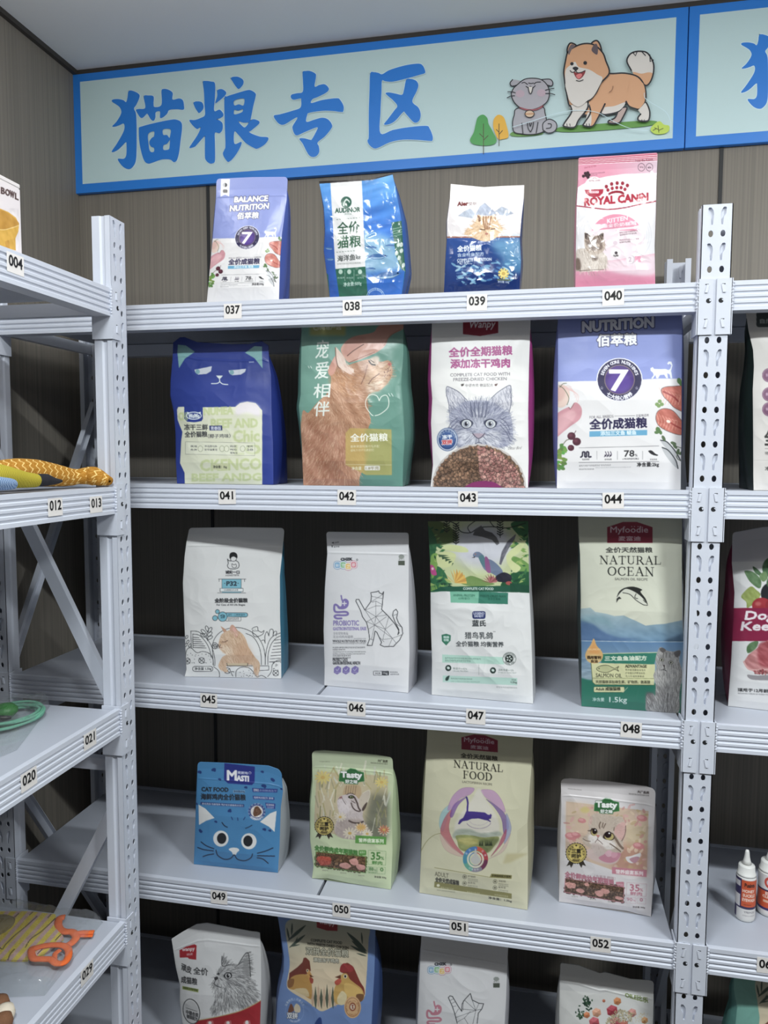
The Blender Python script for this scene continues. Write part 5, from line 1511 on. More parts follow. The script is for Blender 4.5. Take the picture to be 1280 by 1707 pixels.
def art_chzk(acc, cat, ox, oy, mx=1.0, my=1.0):
    def draw(C):
        C.at(ox, oy, 5)
        K, W = (46, 48, 54), (222, 222, 224)
        C.R(50, 0, 1150, 1600, W)
        if cat:
            C.P([(262, 174), (282, 166), (280, 182)], K); C.small(286, 180, 324, 174, 12, K, 2); C.P([(262, 198), (274, 198), (268, 218)], K); C.small(280, 215, 328, 212, 12, K, 3)
            dx, dy = 0, 0
        else: dx, dy = -18, 74
        C.T('CHZK', 340 + dx, 322 + dy, 434 + dx, 320 + dy, 20, K, 5); C.L(C.el(476 + dx, 316 + dy, 6, 7), 3, K, 0, 1, 1)
        for i, (cc, x, y) in enumerate((((110, 160, 200), 312, 362), ((122, 178, 130), 360, 360), ((232, 190, 92), 402, 372), ((222, 120, 130), 446, 358))):
            C.R(x - 33 + dx, y - 36 + dy, x + 33 + dx, y + 34 + dy, (110, 150, 190) if i < 2 else (206, 130, 150), 1, 26)
        for i, (cc, x, y) in enumerate((((110, 170, 214), 312, 362), ((122, 190, 130), 360, 360), ((240, 196, 92), 402, 372), ((226, 120, 134), 446, 358))):
            C.R(x - 29 + dx, y - 32 + dy, x + 29 + dx, y + 30 + dy, (230, 234, 238), 1, 22)
            C.R(x - 22 + dx, y - 24 + dy, x + 22 + dx, y + 22 + dy, cc, 1, 12); C.T('新宠之康'[i], x - 15 + dx, y + 15 + dy, x + 15 + dx, y + 14 + dy, 30, (240, 240, 240), 1)
        sx, sy = (845, 300) if cat else (836, 520)
        C.E(sx, sy - 10, 24, 18, (150, 156, 150)); C.R(sx - 26, sy + 24, sx + 28, sy + 62, (84, 92, 80)); C.small(sx - 24, sy + 18, sx + 26, sy + 18, 12, (110, 116, 110), 4)
        # stomach and gut emblem
        gx, gy = (0, 0) if cat else (-26, 84)
        t = lambda q: [(x + gx, y + gy) for x, y in q]
        C.L(t([(343, 615), (350, 650), (362, 668)]), 12, acc, 1); C.P(t([(352, 655), (380, 640), (405, 660), (402, 700), (375, 725), (330, 728), (312, 712), (345, 700)]), acc, 1)
        C.L(t([(330, 715), (300, 690), (286, 700), (288, 740), (310, 752), (380, 750), (400, 765), (380, 778), (305, 778), (288, 790), (305, 804), (345, 804)]), 17, acc, 1); C.L(t([(370, 664), (370, 696)]), 9, W); C.L(t([(354, 680), (386, 680)]), 9, W)
        if cat:
            o = [(590, 590), (640, 582), (655, 575), (660, 590), (685, 602), (697, 582), (690, 640), (686, 690), (680, 730), (740, 790), (790, 850), (820, 900), (826, 925), (815, 940), (825, 900), (790, 830), (772, 780), (778, 745), (800, 728), (815, 750), (805, 800), (820, 840), (850, 880), (856, 930), (830, 985), (800, 1015), (780, 1038), (700, 1040), (668, 1025), (680, 1005), (640, 920), (625, 910), (615, 970), (600, 1030), (560, 1030), (580, 975), (570, 900), (555, 840), (520, 790), (505, 740), (465, 660), (470, 645), (490, 645), (540, 735), (590, 665), (595, 620)]
            C.L(o, 6, K, 0, 1, 1)
            for a, b in (((595, 620), (690, 640)), ((690, 605), (595, 665)), ((632, 660), (600, 670)), ((632, 660), (686, 690)), ((632, 700), (632, 660)), ((545, 735), (632, 700)), ((632, 700), (680, 700)), ((632, 790), (632, 700)), ((632, 790), (545, 735)), ((632, 790), (690, 740)), ((632, 790), (720, 775)), ((632, 790), (560, 830)), ((622, 860), (632, 790)), ((622, 860), (545, 740)), ((622, 860), (555, 830)), ((622, 860), (720, 790)), ((622, 860), (570, 895)), ((622, 860), (710, 895)), ((710, 895), (632, 790)), ((710, 895), (740, 790)), ((710, 895), (770, 850)), ((622, 860), (770, 970)), ((710, 895), (690, 980)), ((710, 895), (770, 970)), ((770, 970), (690, 980)), ((770, 970), (850, 940)), ((770, 970), (740, 1035)), ((770, 970), (800, 1010)), ((622, 860), (595, 980)), ((580, 975), (612, 985)), ((660, 960), (700, 1000)), ((800, 850), (850, 880)), ((775, 780), (808, 770))): C.L([a, b], 2.6, (70, 72, 78))
            C.T('PROBIOTIC', 278, 864, 490, 864, 42, acc, 3); C.T('GASTROINTESTINAL EASE', 276, 904, 552, 902, 26, acc, 2)
            C.T('全价宠物食品', 276, 942, 400, 942, 24, (130, 130, 138)); C.T('无谷鸡鸭肉猫粮', 276, 970, 442, 970, 24, (130, 130, 138)); C.L([(450, 972), (548, 972)], 3, (110, 110, 118))
            C.T('WHOLE NUTRITIOUS PET FOOD', 272, 1004, 550, 1004, 20, K, 1); C.small(272, 1018, 548, 1018, 11, (90, 90, 96), 5)
            for k, (w_, h) in enumerate(((270, 14), (105, 12), (275, 9), (270, 9), (150, 13), (150, 12))): C.small(272, 1055 + 17 * k, 272 + w_, 1053 + 17 * k, h, K, 10 + k)
            C.T('PROTECT CATS', 274, 1160, 396, 1160, 24, K, 2); C.T('GASTROINTESTINAL HEALTH', 274, 1188, 500, 1188, 24, K, 2)
            for x in (312, 384, 458): C.P(C.el(x, 1236, 33, 38, 30, 6), acc); C.L([(x - 12, 1228), (x - 2, 1240), (x + 15, 1218)], 5, (200, 196, 226), 1); C.small(x - 18, 1258, x + 18, 1258, 9, (214, 210, 232), x)
            C.L(C.rr(612, 1244, 740, 1278, 4), 3, K, 0, 1, 1); C.R(682, 1246, 740, 1278, K); C.T('1kg', 692, 1274, 730, 1274, 24, (230, 230, 232), 1); C.T('净含量', 626, 1270, 670, 1270, 16, K); C.small(750, 1258, 815, 1258, 11, K, 20); C.small(750, 1276, 826, 1276, 11, K, 21)
        else:
            o = [(510, 880), (490, 800), (470, 740), (436, 665), (450, 650), (470, 655), (520, 740), (548, 780), (550, 720), (570, 685), (620, 630), (635, 685), (690, 712), (730, 716), (715, 760), (686, 795), (676, 880), (676, 1100), (480, 1100)]
            C.L(o[:17], 6, K)
            for a, b in (((570, 685), (665, 772)), ((635, 685), (665, 772)), ((665, 772), (715, 760)), ((665, 772), (690, 715)), ((665, 772), (550, 760)), ((665, 772), (500, 830)), ((665, 772), (640, 885)), ((520, 760), (490, 810)), ((570, 835), (510, 870)), ((570, 835), (600, 885)), ((450, 690), (480, 675)), ((462, 715), (492, 700)), ((472, 740), (500, 735)), ((570, 835), (620, 780)), ((560, 690), (560, 770))): C.L([a, b], 2.8, (70, 72, 78))
            C.T('PROBIOTIC', 250, 960, 470, 960, 42, acc, 3)
    return draw


pouch('white cat food bag with a violet emblem and a black wire-frame cat, behind sticker 046', 1.095, (500, 870), [(220, 82), (228, 250), (208, 560), (197, 900), (205, 1200), (203, 1362)], [(905, 90), (906, 300), (905, 700), (912, 1100), (902, 1425)],
      art_chzk((132, 118, 182), 1, 500, 870), (222, 222, 224), thick=.075, side=(190, 190, 196), gb=.008, wr=.0010, wsc=.06, seal=.085, zipv=.05, seed=91, bulge=.014, film=SATIN, tilt=3, rc=22)


def art_jungle(C):
    C.at(680, 860, 5)
    W, DG, MG = (224, 225, 224), (28, 92, 70), (112, 186, 156)
    C.R(100, -50, 1150, 1650, W)
    top = [(120, -50), (1100, -50), (1100, 640), (120, 625)]
    C.P(top, (196, 206, 150)); C.E(620, 250, 260, 190, (206, 206, 222), 0, .9, 40)
    for c, pts in (((92, 112, 60), [(120, 40), (300, 60), (420, 180), (300, 240), (120, 260)]), ((44, 104, 62), [(120, 60), (230, 180), (220, 330), (120, 420)]), ((44, 110, 66), [(860, 60), (1100, 40), (1100, 330), (960, 200)]), ((110, 158, 72), [(830, 360), (900, 340), (1020, 420), (1020, 540), (880, 500), (920, 430)]), ((30, 92, 56), [(860, 480), (1020, 470), (1100, 560), (1100, 640), (780, 610)]), ((42, 112, 70), [(120, 460), (250, 420), (330, 520), (300, 620), (120, 620)]), ((122, 168, 70), [(190, 340), (250, 320), (240, 440), (200, 520)]), ((116, 150, 76), [(440, 560), (520, 500), (640, 540), (720, 570), (560, 590)])):
        C.P(pts, c, 1)
    for k in range(90):
        side_ = C.rnd.random() < .5
        x = C.rnd.uniform(150, 330) if side_ else C.rnd.uniform(860, 1020)
        y = C.rnd.uniform(80, 610)
        a = C.rnd.uniform(-60, 60) + (20 if side_ else 160)
        l = C.rnd.uniform(35, 75)
        c, s = math.cos(math.radians(a)), math.sin(math.radians(a))
        C.P([(x, y), (x + c * l * .5 - s * l * .18, y + s * l * .5 + c * l * .18), (x + c * l, y + s * l), (x + c * l * .5 + s * l * .18, y + s * l * .5 - c * l * .18)], C.rnd.choice([(56, 120, 66), (34, 92, 58), (126, 168, 74), (84, 142, 74), (24, 74, 52), (160, 186, 96)]), 0)
    for q in ([(280, 270), (350, 240), (470, 260), (500, 300), (400, 300)], [(240, 330), (330, 300), (400, 330), (350, 420), (260, 420)], [(820, 330), (980, 200), (930, 300), (860, 360), (940, 430), (880, 470)]): C.P(q, (206, 214, 148), 1)
    for k in range(5): C.P([(250 + 30 * k, 320 + 18 * k), (340 + 10 * k, 330 + 16 * k), (260 + 26 * k, 345 + 18 * k)], (64, 96, 66))
    DK = (44, 50, 48)
    C.L([(330, 40), (400, 70), (440, 130), (520, 140), (590, 100), (700, 90), (830, 100), (980, 60)], 7, DK, 1); C.L([(520, 140), (500, 90), (580, 30)], 6, DK, 1); C.L([(680, 40), (720, 90), (800, 100)], 6, DK, 1)
    for x0, y0, y1 in ((400, 60, 240), (322, 40, 140), (768, 50, 180)):
        C.L([(x0, y0), (x0, y1)], 5, DK)
        for y in range(y0 + 10, y1, 20): C.L([(x0 - 24, y - 14), (x0, y + 2), (x0 + 24, y - 14)], 8, DK)
    C.P([(540, 160), (560, 110), (610, 80), (640, 120), (700, 140), (740, 180), (762, 230), (740, 245), (700, 200), (620, 175)], (104, 104, 108)); C.P([(760, 400), (780, 300), (830, 210), (900, 150), (890, 190), (840, 270), (800, 350), (775, 410)], (104, 104, 116))
    C.noise([(760, 400), (780, 300), (900, 150), (800, 350)], 60, 14, -50, 3)
    # pigeon
    C.P([(540, 330), (555, 305), (590, 300), (625, 325), (640, 350), (700, 370), (760, 420), (790, 470), (740, 500), (700, 480), (640, 450), (610, 400), (590, 352), (560, 342)], (112, 128, 156), 1); C.P([(590, 340), (630, 330), (650, 420), (625, 420), (600, 380)], (84, 128, 138), 1); C.P([(640, 345), (670, 360), (690, 470), (650, 455)], (150, 88, 140), 1)
    C.P([(530, 350), (560, 335), (560, 348)], (40, 40, 50)); C.E(562, 318, 5, 5, (190, 110, 80)); C.P([(735, 500), (800, 470), (860, 500), (850, 550), (760, 550), (730, 530)], (44, 46, 60), 1)
    for a in range(12): C.P([(390, 560), (390 + 100 * math.cos(3.3 + a * .26), 560 + 120 * math.sin(3.3 + a * .26)), (400 + 90 * math.cos(3.42 + a * .26), 565 + 70 * math.sin(3.42 + a * .26))], (228, 182, 70) if a % 2 else (206, 150, 52))
    for a in range(8): C.P([(680, 560), (680 + 70 * math.cos(3.4 + a * .36), 560 + 80 * math.sin(3.4 + a * .36)), (690 + 50 * math.cos(3.6 + a * .36), 560 + 40 * math.sin(3.6 + a * .36))], (186, 110, 116) if a % 2 else (150, 84, 84))
    C.P([(185, 410), (215, 420), (240, 490), (200, 490), (185, 450)], (196, 74, 140), 1); C.E(205, 440, 10, 12, (240, 196, 210)); C.E(840, 560, 26, 16, (176, 84, 80))
    for k in range(16): C.P([(190 + 9 * k, 625), (184 + 9 * k + C.rnd.uniform(-20, 20), 570 + C.rnd.uniform(-20, 20)), (200 + 9 * k, 625)], (124, 168, 72))
    C.P([(270, 590), (860, 582), (860, 636), (190, 628), (240, 610)], DG); C.P([(850, 560), (1100, 590), (1100, 642), (850, 636)], (26, 80, 58))
    C.T('COMPLETE CAT FOOD', 460, 616, 712, 618, 20, (226, 232, 226), 2)
    C.P([(350, 630), (590, 632), (586, 730), (356, 722)], MG); C.P([(590, 632), (834, 640), (832, 736), (586, 730)], (44, 126, 104)); C.T('ANIMAL PROTEIN', 376, 670, 556, 672, 18, (44, 110, 86), 1); C.T('动物蛋白', 420, 698, 512, 698, 20, (44, 110, 86)); C.T('FREEZE-DRIED RAW', 600, 676, 818, 680, 18, (22, 84, 68), 1); C.T('冻干生骨肉', 664, 702, 770, 704, 20, (22, 84, 68))
    C.R(536, 794, 646, 858, (44, 56, 112), 1, 16); C.T('LEGEND', 546, 822, 636, 822, 19, (214, 218, 232), 2); C.T('SANDY', 552, 844, 630, 844, 18, (214, 218, 232), 2)
    C.T('蓝氏', 536, 920, 648, 920, 50, (56, 62, 66), 4); C.T('猎鸟乳鸽', 474, 1024, 706, 1026, 56, (56, 62, 66), 2); C.T('TM', 706, 970, 728, 970, 9, (110, 110, 114)); C.T('全价猫粮 均衡营养', 400, 1088, 796, 1094, 44, (56, 62, 66), 2)
    C.P([(280, 992), (318, 982), (357, 995), (354, 1040), (318, 1080), (283, 1045)], (40, 118, 90)); C.P([(286, 998), (318, 990), (350, 1000), (348, 1038), (318, 1070), (290, 1040)], (46, 128, 98)); C.T('鲜鸽', 296, 1020, 342, 1022, 20, (222, 236, 230), 2); C.T('好粮', 298, 1044, 340, 1046, 20, (222, 236, 230), 2)
    C.P([(285, 1155), (800, 1178), (800, 1238), (285, 1222)], (176, 216, 200)); C.small(308, 1192, 606, 1200, 15, (84, 130, 112), 3); C.small(308, 1212, 522, 1218, 15, (84, 130, 112), 4)
    C.E(845, 1190, 56, 54, (220, 224, 222)); C.L(C.el(845, 1190, 55, 53), 3, (70, 80, 76), 0, 1, 1); C.E(843, 1190, 34, 34, (36, 46, 44)); C.arc('天然鲜肉乳鸽配方', 845, 1190, 38, 170, 10, 13, (60, 70, 66)); C.arc('NATURAL FOOD', 845, 1190, 50, 215, 325, 13, (60, 70, 66), 0, 1)
    for a in range(5): C.E(843 + 17 * math.cos(a * 1.26), 1190 + 17 * math.sin(a * 1.26), 9, 6, (206, 216, 210), a * 72)
    for x, y in ((336, 1268), (708, 1288)): C.E(x, y, 25, 26, (36, 56, 52)); C.E(x, y - 1, 13, 11, (206, 220, 214), 30)
    C.T('粗蛋白≥42%', 374, 1280, 492, 1284, 18, (100, 116, 110)); C.T('CRUDE PROTEIN', 374, 1298, 500, 1302, 12, (120, 136, 130)); C.T('淀粉含量≤12%', 752, 1292, 880, 1296, 18, (100, 116, 110)); C.T('STARCH CONTENT', 752, 1312, 904, 1316, 12, (120, 136, 130)); C.L([(590, 1240), (590, 1325)], 2.5, (150, 160, 156))
    C.P([(290, 1330), (910, 1352), (910, 1412), (290, 1385)], (182, 218, 204)); C.P([(312, 1370), (318, 1345), (345, 1330), (342, 1350), (332, 1372)], (36, 66, 58), 1); C.small(356, 1362, 536, 1368, 14, (84, 130, 112), 6); C.small(356, 1384, 600, 1390, 11, (120, 160, 144), 7)
    C.T('净含量', 862, 1372, 902, 1374, 13, (70, 90, 84)); C.T('1.5kg', 858, 1398, 908, 1400, 20, (70, 84, 80), 1); C.small(736, 1432, 908, 1440, 12, (120, 126, 124), 8)


pouch('white cat food bag with a jungle and pigeon picture on top, behind sticker 047', 1.095, (680, 860), [(165, 45), (185, 400), (188, 640), (190, 900), (200, 1200), (198, 1490)], [(1000, 45), (1005, 300), (1012, 650), (1024, 900), (1034, 1200), (1042, 1565)],
      art_jungle, (224, 225, 224), thick=.07, side=(204, 205, 206), gb=.003, wr=.0018, wsc=.04, seal=.06, zipv=0, seed=101, bulge=.016, film=SATIN, tilt=3)


def brand(C, x0, x1, y0, y1, sk=0):
    C.P([(x0, y0 + (y1 - y0) * .25), (x0 + (x1 - x0) * .35, y0 + sk * .35), (x0 + (x1 - x0) * .65, y0 + sk * .65), (x1, y0 + (y1 - y0) * .25 + sk), (x1, y1 + sk), (x0, y1)], (150, 36, 66))
    h = y1 - y0
    C.T('Myfoodie', x0 + (x1 - x0) * .07, y0 + h * .6 + sk * .1, x0 + (x1 - x0) * .9, y0 + h * .6 + sk * .9, h * .38, (226, 200, 208), 2)
    for f in (.54, .6, .68, .74): C.E(x0 + (x1 - x0) * f, y0 + h * .22 + sk * f, 4, 4, (226, 200, 208))
    C.T('麦富迪', x0 + (x1 - x0) * .25, y0 + h * .9 + sk * .25, x0 + (x1 - x0) * .74, y0 + h * .9 + sk * .74, h * .22, (226, 200, 208), 2)


def art_ocean(C):
    C.at(920, 860, 5)
    CRM, GN, K = (208, 210, 190), (30, 118, 96), (44, 46, 44)
    C.R(100, -80, 1200, 1800, CRM)
    brand(C, 460, 838, 50, 225)
    C.T('全价天然猫粮', 448, 306, 836, 306, 44, K, 3)
    C.serif('NATURAL', 398, 400, 908, 405, 66, K, 1.25); C.serif('OCEAN', 462, 495, 848, 500, 70, K, 1.25); C.T('SALMON OIL RECIPE', 524, 535, 796, 540, 20, (100, 100, 92), 1)
    C.P([(535, 700), (545, 650), (580, 612), (640, 590), (700, 598), (745, 615), (735, 640), (770, 680), (797, 742), (760, 738), (700, 705), (640, 655), (600, 640), (565, 660), (575, 695), (555, 690), (540, 725)], (206, 208, 192), 1)
    C.P([(540, 680), (560, 630), (610, 598), (680, 590), (750, 614), (738, 634), (780, 690), (797, 742), (760, 690), (700, 640), (620, 608), (570, 640)], K, 1); C.P([(536, 725), (538, 690), (560, 672), (580, 690), (556, 695)], K); C.L([(590, 640), (650, 655), (700, 702), (760, 740), (796, 745)], 6, K, 1); C.L([(700, 650), (690, 680), (715, 690)], 6, K, 1); C.L([(760, 700), (780, 722)], 5, K)
    far = [(180, 780), (320, 765), (360, 800), (450, 815), (520, 835), (600, 830), (640, 850), (700, 875), (780, 915), (860, 905), (940, 900), (1080, 870), (1200, 850), (1200, 1060), (180, 1060)]
    C.grad(far, (600, 800), (156, 180, 186), (600, 1050), (104, 144, 176), 1); C.P([(180, 850), (260, 870), (340, 900), (420, 960), (540, 1010), (700, 1030), (180, 1050)], (82, 116, 160), 1, .9, 8); C.P([(180, 870), (330, 830), (450, 850), (520, 960), (430, 900)], (130, 168, 180), 1, .8, 15)
    C.P([(940, 1050), (1040, 1000), (1200, 950), (1200, 1060)], (70, 96, 120), 1, .9, 10); C.noise(far, 26, 40, 20, 2)
    C.grad([(180, 1040), (1200, 1050), (1200, 1420), (180, 1420)], (600, 1040), (92, 134, 176), (600, 1360), (150, 172, 184)); C.L([(180, 1040), (700, 1050), (1150, 1050)], 4, (196, 212, 220)); C.noise([(180, 1180), (480, 1180), (480, 1360), (180, 1340)], 50, 14, 0, 4)
    C.P([(180, 1335), (300, 1365), (500, 1390), (1200, 1400), (1200, 1800), (180, 1800)], GN, 0, 1, 6)
    C.P([(410, 1150), (880, 1140), (850, 1240), (410, 1225)], (40, 128, 106)); C.L([(425, 1148), (880, 1138)], 6, (206, 214, 170)); C.T('三文鱼鱼油配方', 440, 1208, 788, 1204, 38, (224, 232, 210), 4)
    C.P([(325, 1225), (860, 1238), (850, 1410), (360, 1408), (338, 1385)], (214, 214, 160)); C.L([(325, 1225), (338, 1385), (360, 1406), (850, 1410)], 5, (90, 110, 66)); C.L([(340, 1352), (860, 1356)], 4, (130, 140, 90))
    C.P([(370, 1275), (400, 1252), (460, 1245), (520, 1270), (555, 1255), (545, 1275), (555, 1295), (520, 1280), (460, 1305), (400, 1298)], (190, 192, 140), 1); C.L([(370, 1275), (400, 1252), (460, 1245), (520, 1270), (555, 1255), (545, 1275), (555, 1295), (520, 1280), (460, 1305), (400, 1298)], 4, (60, 62, 44), 1, 1, 1); C.E(392, 1272, 5, 5, (60, 62, 44))
    C.T('SALMON OIL', 366, 1344, 582, 1348, 32, (66, 68, 50), 1); C.T('ADVANTAGE', 610, 1264, 788, 1266, 24, (50, 54, 40), 2); [C.small(612, 1292 + 26 * k, 780 - 6 * k, 1294 + 26 * k, 17, (80, 84, 60), 40 + k) for k in range(3)]
    C.T('天然猫粮添加维生素、矿物质、氨基酸', 364, 1396, 818, 1398, 26, (60, 62, 44), 1)
    C.R(348, 1424, 604, 1470, (214, 214, 160), 1, 10); C.L(C.rr(348, 1424, 604, 1470, 10), 3, (60, 90, 60), 0, 1, 1); C.T('Adult 成猫猫粮', 364, 1456, 570, 1456, 28, (46, 48, 36), 2); C.L([(590, 1472), (630, 1430)], 4, (190, 206, 170))
    C.P([(348, 1022), (372, 1080), (415, 1130), (424, 1175), (400, 1215), (350, 1230), (300, 1212), (278, 1170), (288, 1125), (325, 1070)], (222, 176, 104), 1); C.P([(348, 1040), (368, 1090), (400, 1130), (380, 1150), (310, 1140), (330, 1080)], (226, 158, 78), 1, .9, 8); C.E(350, 1190, 60, 34, (222, 196, 132), 0, .8, 8)
    C.T('选用智利', 292, 1192, 408, 1194, 26, (60, 44, 26), 3); C.T('鱼油', 324, 1222, 380, 1224, 24, (60, 44, 26), 2); C.T('SALMON', 298, 1120, 402, 1120, 14, (240, 206, 150), 1)
    C.T('净含量', 338, 1544, 436, 1546, 30, (214, 226, 220), 1); C.T('1.5kg', 478, 1566, 624, 1568, 56, (214, 226, 220), 2)
    # grey cat
    G = (156, 154, 152)
    bd = [(890, 1105), (915, 1095), (950, 1120), (1010, 1130), (1060, 1118), (1072, 1140), (1058, 1200), (1085, 1300), (1075, 1400), (1060, 1500), (1050, 1640), (880, 1640), (790, 1625), (780, 1560), (790, 1490), (840, 1480), (860, 1500), (862, 1400), (845, 1330), (870, 1270), (862, 1190)]
    C.P(bd, G, 1); C.P([(780, 1480), (830, 1470), (850, 1500), (840, 1600), (800, 1610)], (104, 100, 100), 1, .8, 8); C.P([(870, 1290), (1060, 1290), (1040, 1400), (900, 1420)], (186, 184, 180), 1, .8, 14); C.P([(860, 1440), (1060, 1440), (1050, 1640), (880, 1640)], (128, 126, 124), 1, .6, 20)
    C.fur(bd, (84, 82, 82), (220, 218, 214), lambda x, y: 85 + (x - 965) * .12, 1100, 34, 4, 1, 16, .55)
    for q in ([(895, 1110), (920, 1098), (950, 1120), (920, 1140)], [(1065, 1120), (1070, 1150), (1040, 1180), (1015, 1140)]): C.P(q, (96, 92, 92), 1)
    for x, y in ((914, 1200), (990, 1222)): C.E(x, y, 20, 15, (60, 58, 58), 15); C.E(x, y, 15, 12, (196, 196, 176), 15); C.E(x, y, 7, 9, (30, 30, 30))
    C.P([(920, 1240), (945, 1246), (935, 1262)], (70, 60, 62)); C.L([(935, 1262), (930, 1282), (910, 1284)], 5, (60, 58, 58), 1); C.L([(930, 1282), (955, 1292)], 5, (60, 58, 58))
    for x in (930, 955, 985): C.L([(x, 1140), (x - 5, 1180)], 6, (96, 94, 94))
    C.L([(965, 1480), (960, 1560), (965, 1630)], 6, (84, 82, 82), 1)


pouch('cream and green cat food bag with a leaping fish and lake, by sticker 048', 1.095, (920, 860), [(218, -30), (222, 160), (234, 320), (240, 700), (238, 850), (245, 1100), (246, 1585)], [(1085, -30), (1082, 350), (1084, 600), (1086, 860), (1104, 1200), (1070, 1645)],
      art_ocean, (208, 210, 190), thick=.08, side=(84, 110, 120), side_l=(70, 84, 84), gb=.006, wr=.0014, wsc=.05, seal=.08, zipv=0, seed=111, bulge=.016, film=SATIN, tilt=1.5)
# ------------------------------------------------------------------ fourth shelf
def art_masti(C):
    C.at(290, 1250, 5)
    BL, DK, W = (62, 136, 190), (32, 62, 126), (228, 228, 226)
    C.R(100, 50, 1100, 1150, BL)
    for x, y, r, a in ((330, 165, 20, -20), (380, 245, 14, 10), (735, 182, 14, 0), (822, 250, 20, 40), (748, 300, 22, 10), (895, 325, 11, 0), (598, 312, 14, -10), (462, 506, 18, -40), (348, 598, 13, 10), (220, 676, 18, 60), (798, 672, 13, 0), (752, 662, 16, 0), (190, 450, 10, 60), (212, 184, 18, 0)):
        C.P(C.el(x, y, r, r * .62, a), DK, 1); C.P(C.el(x + r * .4, y + r * .3, r * .6, r * .55, a + 70), DK, 1)
    C.P([(420, 110), (674, 140), (672, 270), (650, 294), (450, 280), (416, 250)], (40, 52, 140))
    C.T('M', 444, 250, 520, 252, 78, (236, 236, 240), 9); C.T('ASTI', 524, 256, 622, 262, 42, (236, 236, 240), 8); C.T('麦斯地', 530, 200, 616, 206, 22, (220, 224, 236), 2); C.L(C.el(632, 192, 10, 9), 3, (220, 224, 236), 0, 1, 1)
    C.T('CAT FOOD', 230, 345, 452, 350, 34, (40, 48, 60), 5); C.P([(492, 334), (592, 338), (592, 360), (492, 358)], (206, 216, 226), 0, .4); C.T('净含量:500g', 498, 356, 590, 358, 18, (44, 60, 96), 1)
    C.T('海鲜鸡肉全价猫粮', 224, 414, 596, 422, 50, (42, 46, 56), 4)
    C.P([(222, 434), (586, 454), (584, 478), (220, 456)], (44, 66, 128)); C.T('美毛亮泽 均衡营养 呵护成长健康成长活力', 234, 456, 576, 474, 16, (216, 224, 234), 1)
    C.P([(650, 318), (865, 326), (860, 356), (655, 352)], (44, 62, 140)); C.T('营养鲜肉', 664, 346, 706, 348, 22, W, 1); C.T('多种鲜肉冻干', 712, 347, 856, 352, 18, (150, 170, 210), 1)
    C.P([(655, 382), (838, 396), (834, 420), (660, 410)], (44, 62, 140)); C.T('海鲜鸡肉配方 美味', 664, 406, 828, 414, 18, (220, 226, 236), 1)
    C.P([(760, 440), (845, 448), (842, 494), (770, 486)], (44, 62, 140)); C.T('低温烘焙', 768, 466, 834, 470, 18, W, 1); C.T('锁住营养', 776, 488, 832, 491, 16, (170, 186, 220), 1)
    C.E(690, 516, 72, 70, (40, 66, 136)); C.arc('真材实料鲜肉颗粒大块满足', 690, 516, 57, 230, -50, 15, (214, 222, 236)); C.arc('优质鲜肉冻干', 690, 516, 70, 220, 320, 15, (236, 238, 240), 2, 1)
    C.E(690, 514, 52, 50, (226, 220, 216)); C.P([(660, 530), (672, 482), (700, 472), (730, 515), (715, 540), (672, 556)], (116, 80, 58), 1); C.noise([(655, 470), (735, 470), (735, 560), (655, 560)], 60, 9, 0, 1)
    for q in ([(204, 456), (262, 490), (338, 568), (270, 590), (208, 626)], [(855, 508), (800, 530), (716, 600), (790, 640), (838, 684)]): C.P(q, W)
    for q in ([(478, 560), (488, 582)], [(530, 566), (532, 588)], [(592, 562), (580, 582)]): C.L(q, 7, DK)
    C.L([(400, 606), (420, 632), (444, 645)], 9, (36, 50, 80), 1); C.L([(650, 628), (620, 645), (596, 654)], 7, (36, 50, 80), 1)
    for x, y in ((391, 740), (624, 762)): C.E(x, y, 64, 67, W); C.E(x + (6 if x < 500 else -8), y - 2, 39, 46, (36, 38, 44))
    C.P([(456, 830), (480, 816), (525, 818), (544, 836), (525, 856), (515, 874), (490, 870), (482, 852)], W, 1)
    for q in ([(350, 835), (365, 880), (420, 912), (470, 905), (498, 876)], [(505, 876), (530, 912), (590, 924), (640, 900), (654, 868)], [(226, 768), (270, 800), (332, 824)], [(198, 814), (250, 832), (328, 842)], [(330, 868), (280, 876), (242, 890)], [(696, 862), (760, 845), (824, 818)], [(696, 882), (760, 884), (838, 886)], [(694, 900), (740, 910), (784, 945)]): C.L(q, 9, (38, 48, 76), 1)


pouch('squat blue cat food pouch printed with a big-eyed cat face, behind sticker 049', .675, (290, 1250), [(196, 100), (190, 300), (178, 600), (165, 952)], [(898, 185), (908, 330), (890, 480), (880, 800), (866, 1024)],
      art_masti, (62, 136, 190), thick=.075, side=(170, 176, 182), side_l=(54, 120, 170), gb=.010, wr=.0011, wsc=.05, seal=.06, zipv=.1, seed=121, bulge=.014, film=MATTE, tilt=4, rc=30, top=[(0, 0), (.3, -18), (.84, -40), (.95, -22), (1, 0)])


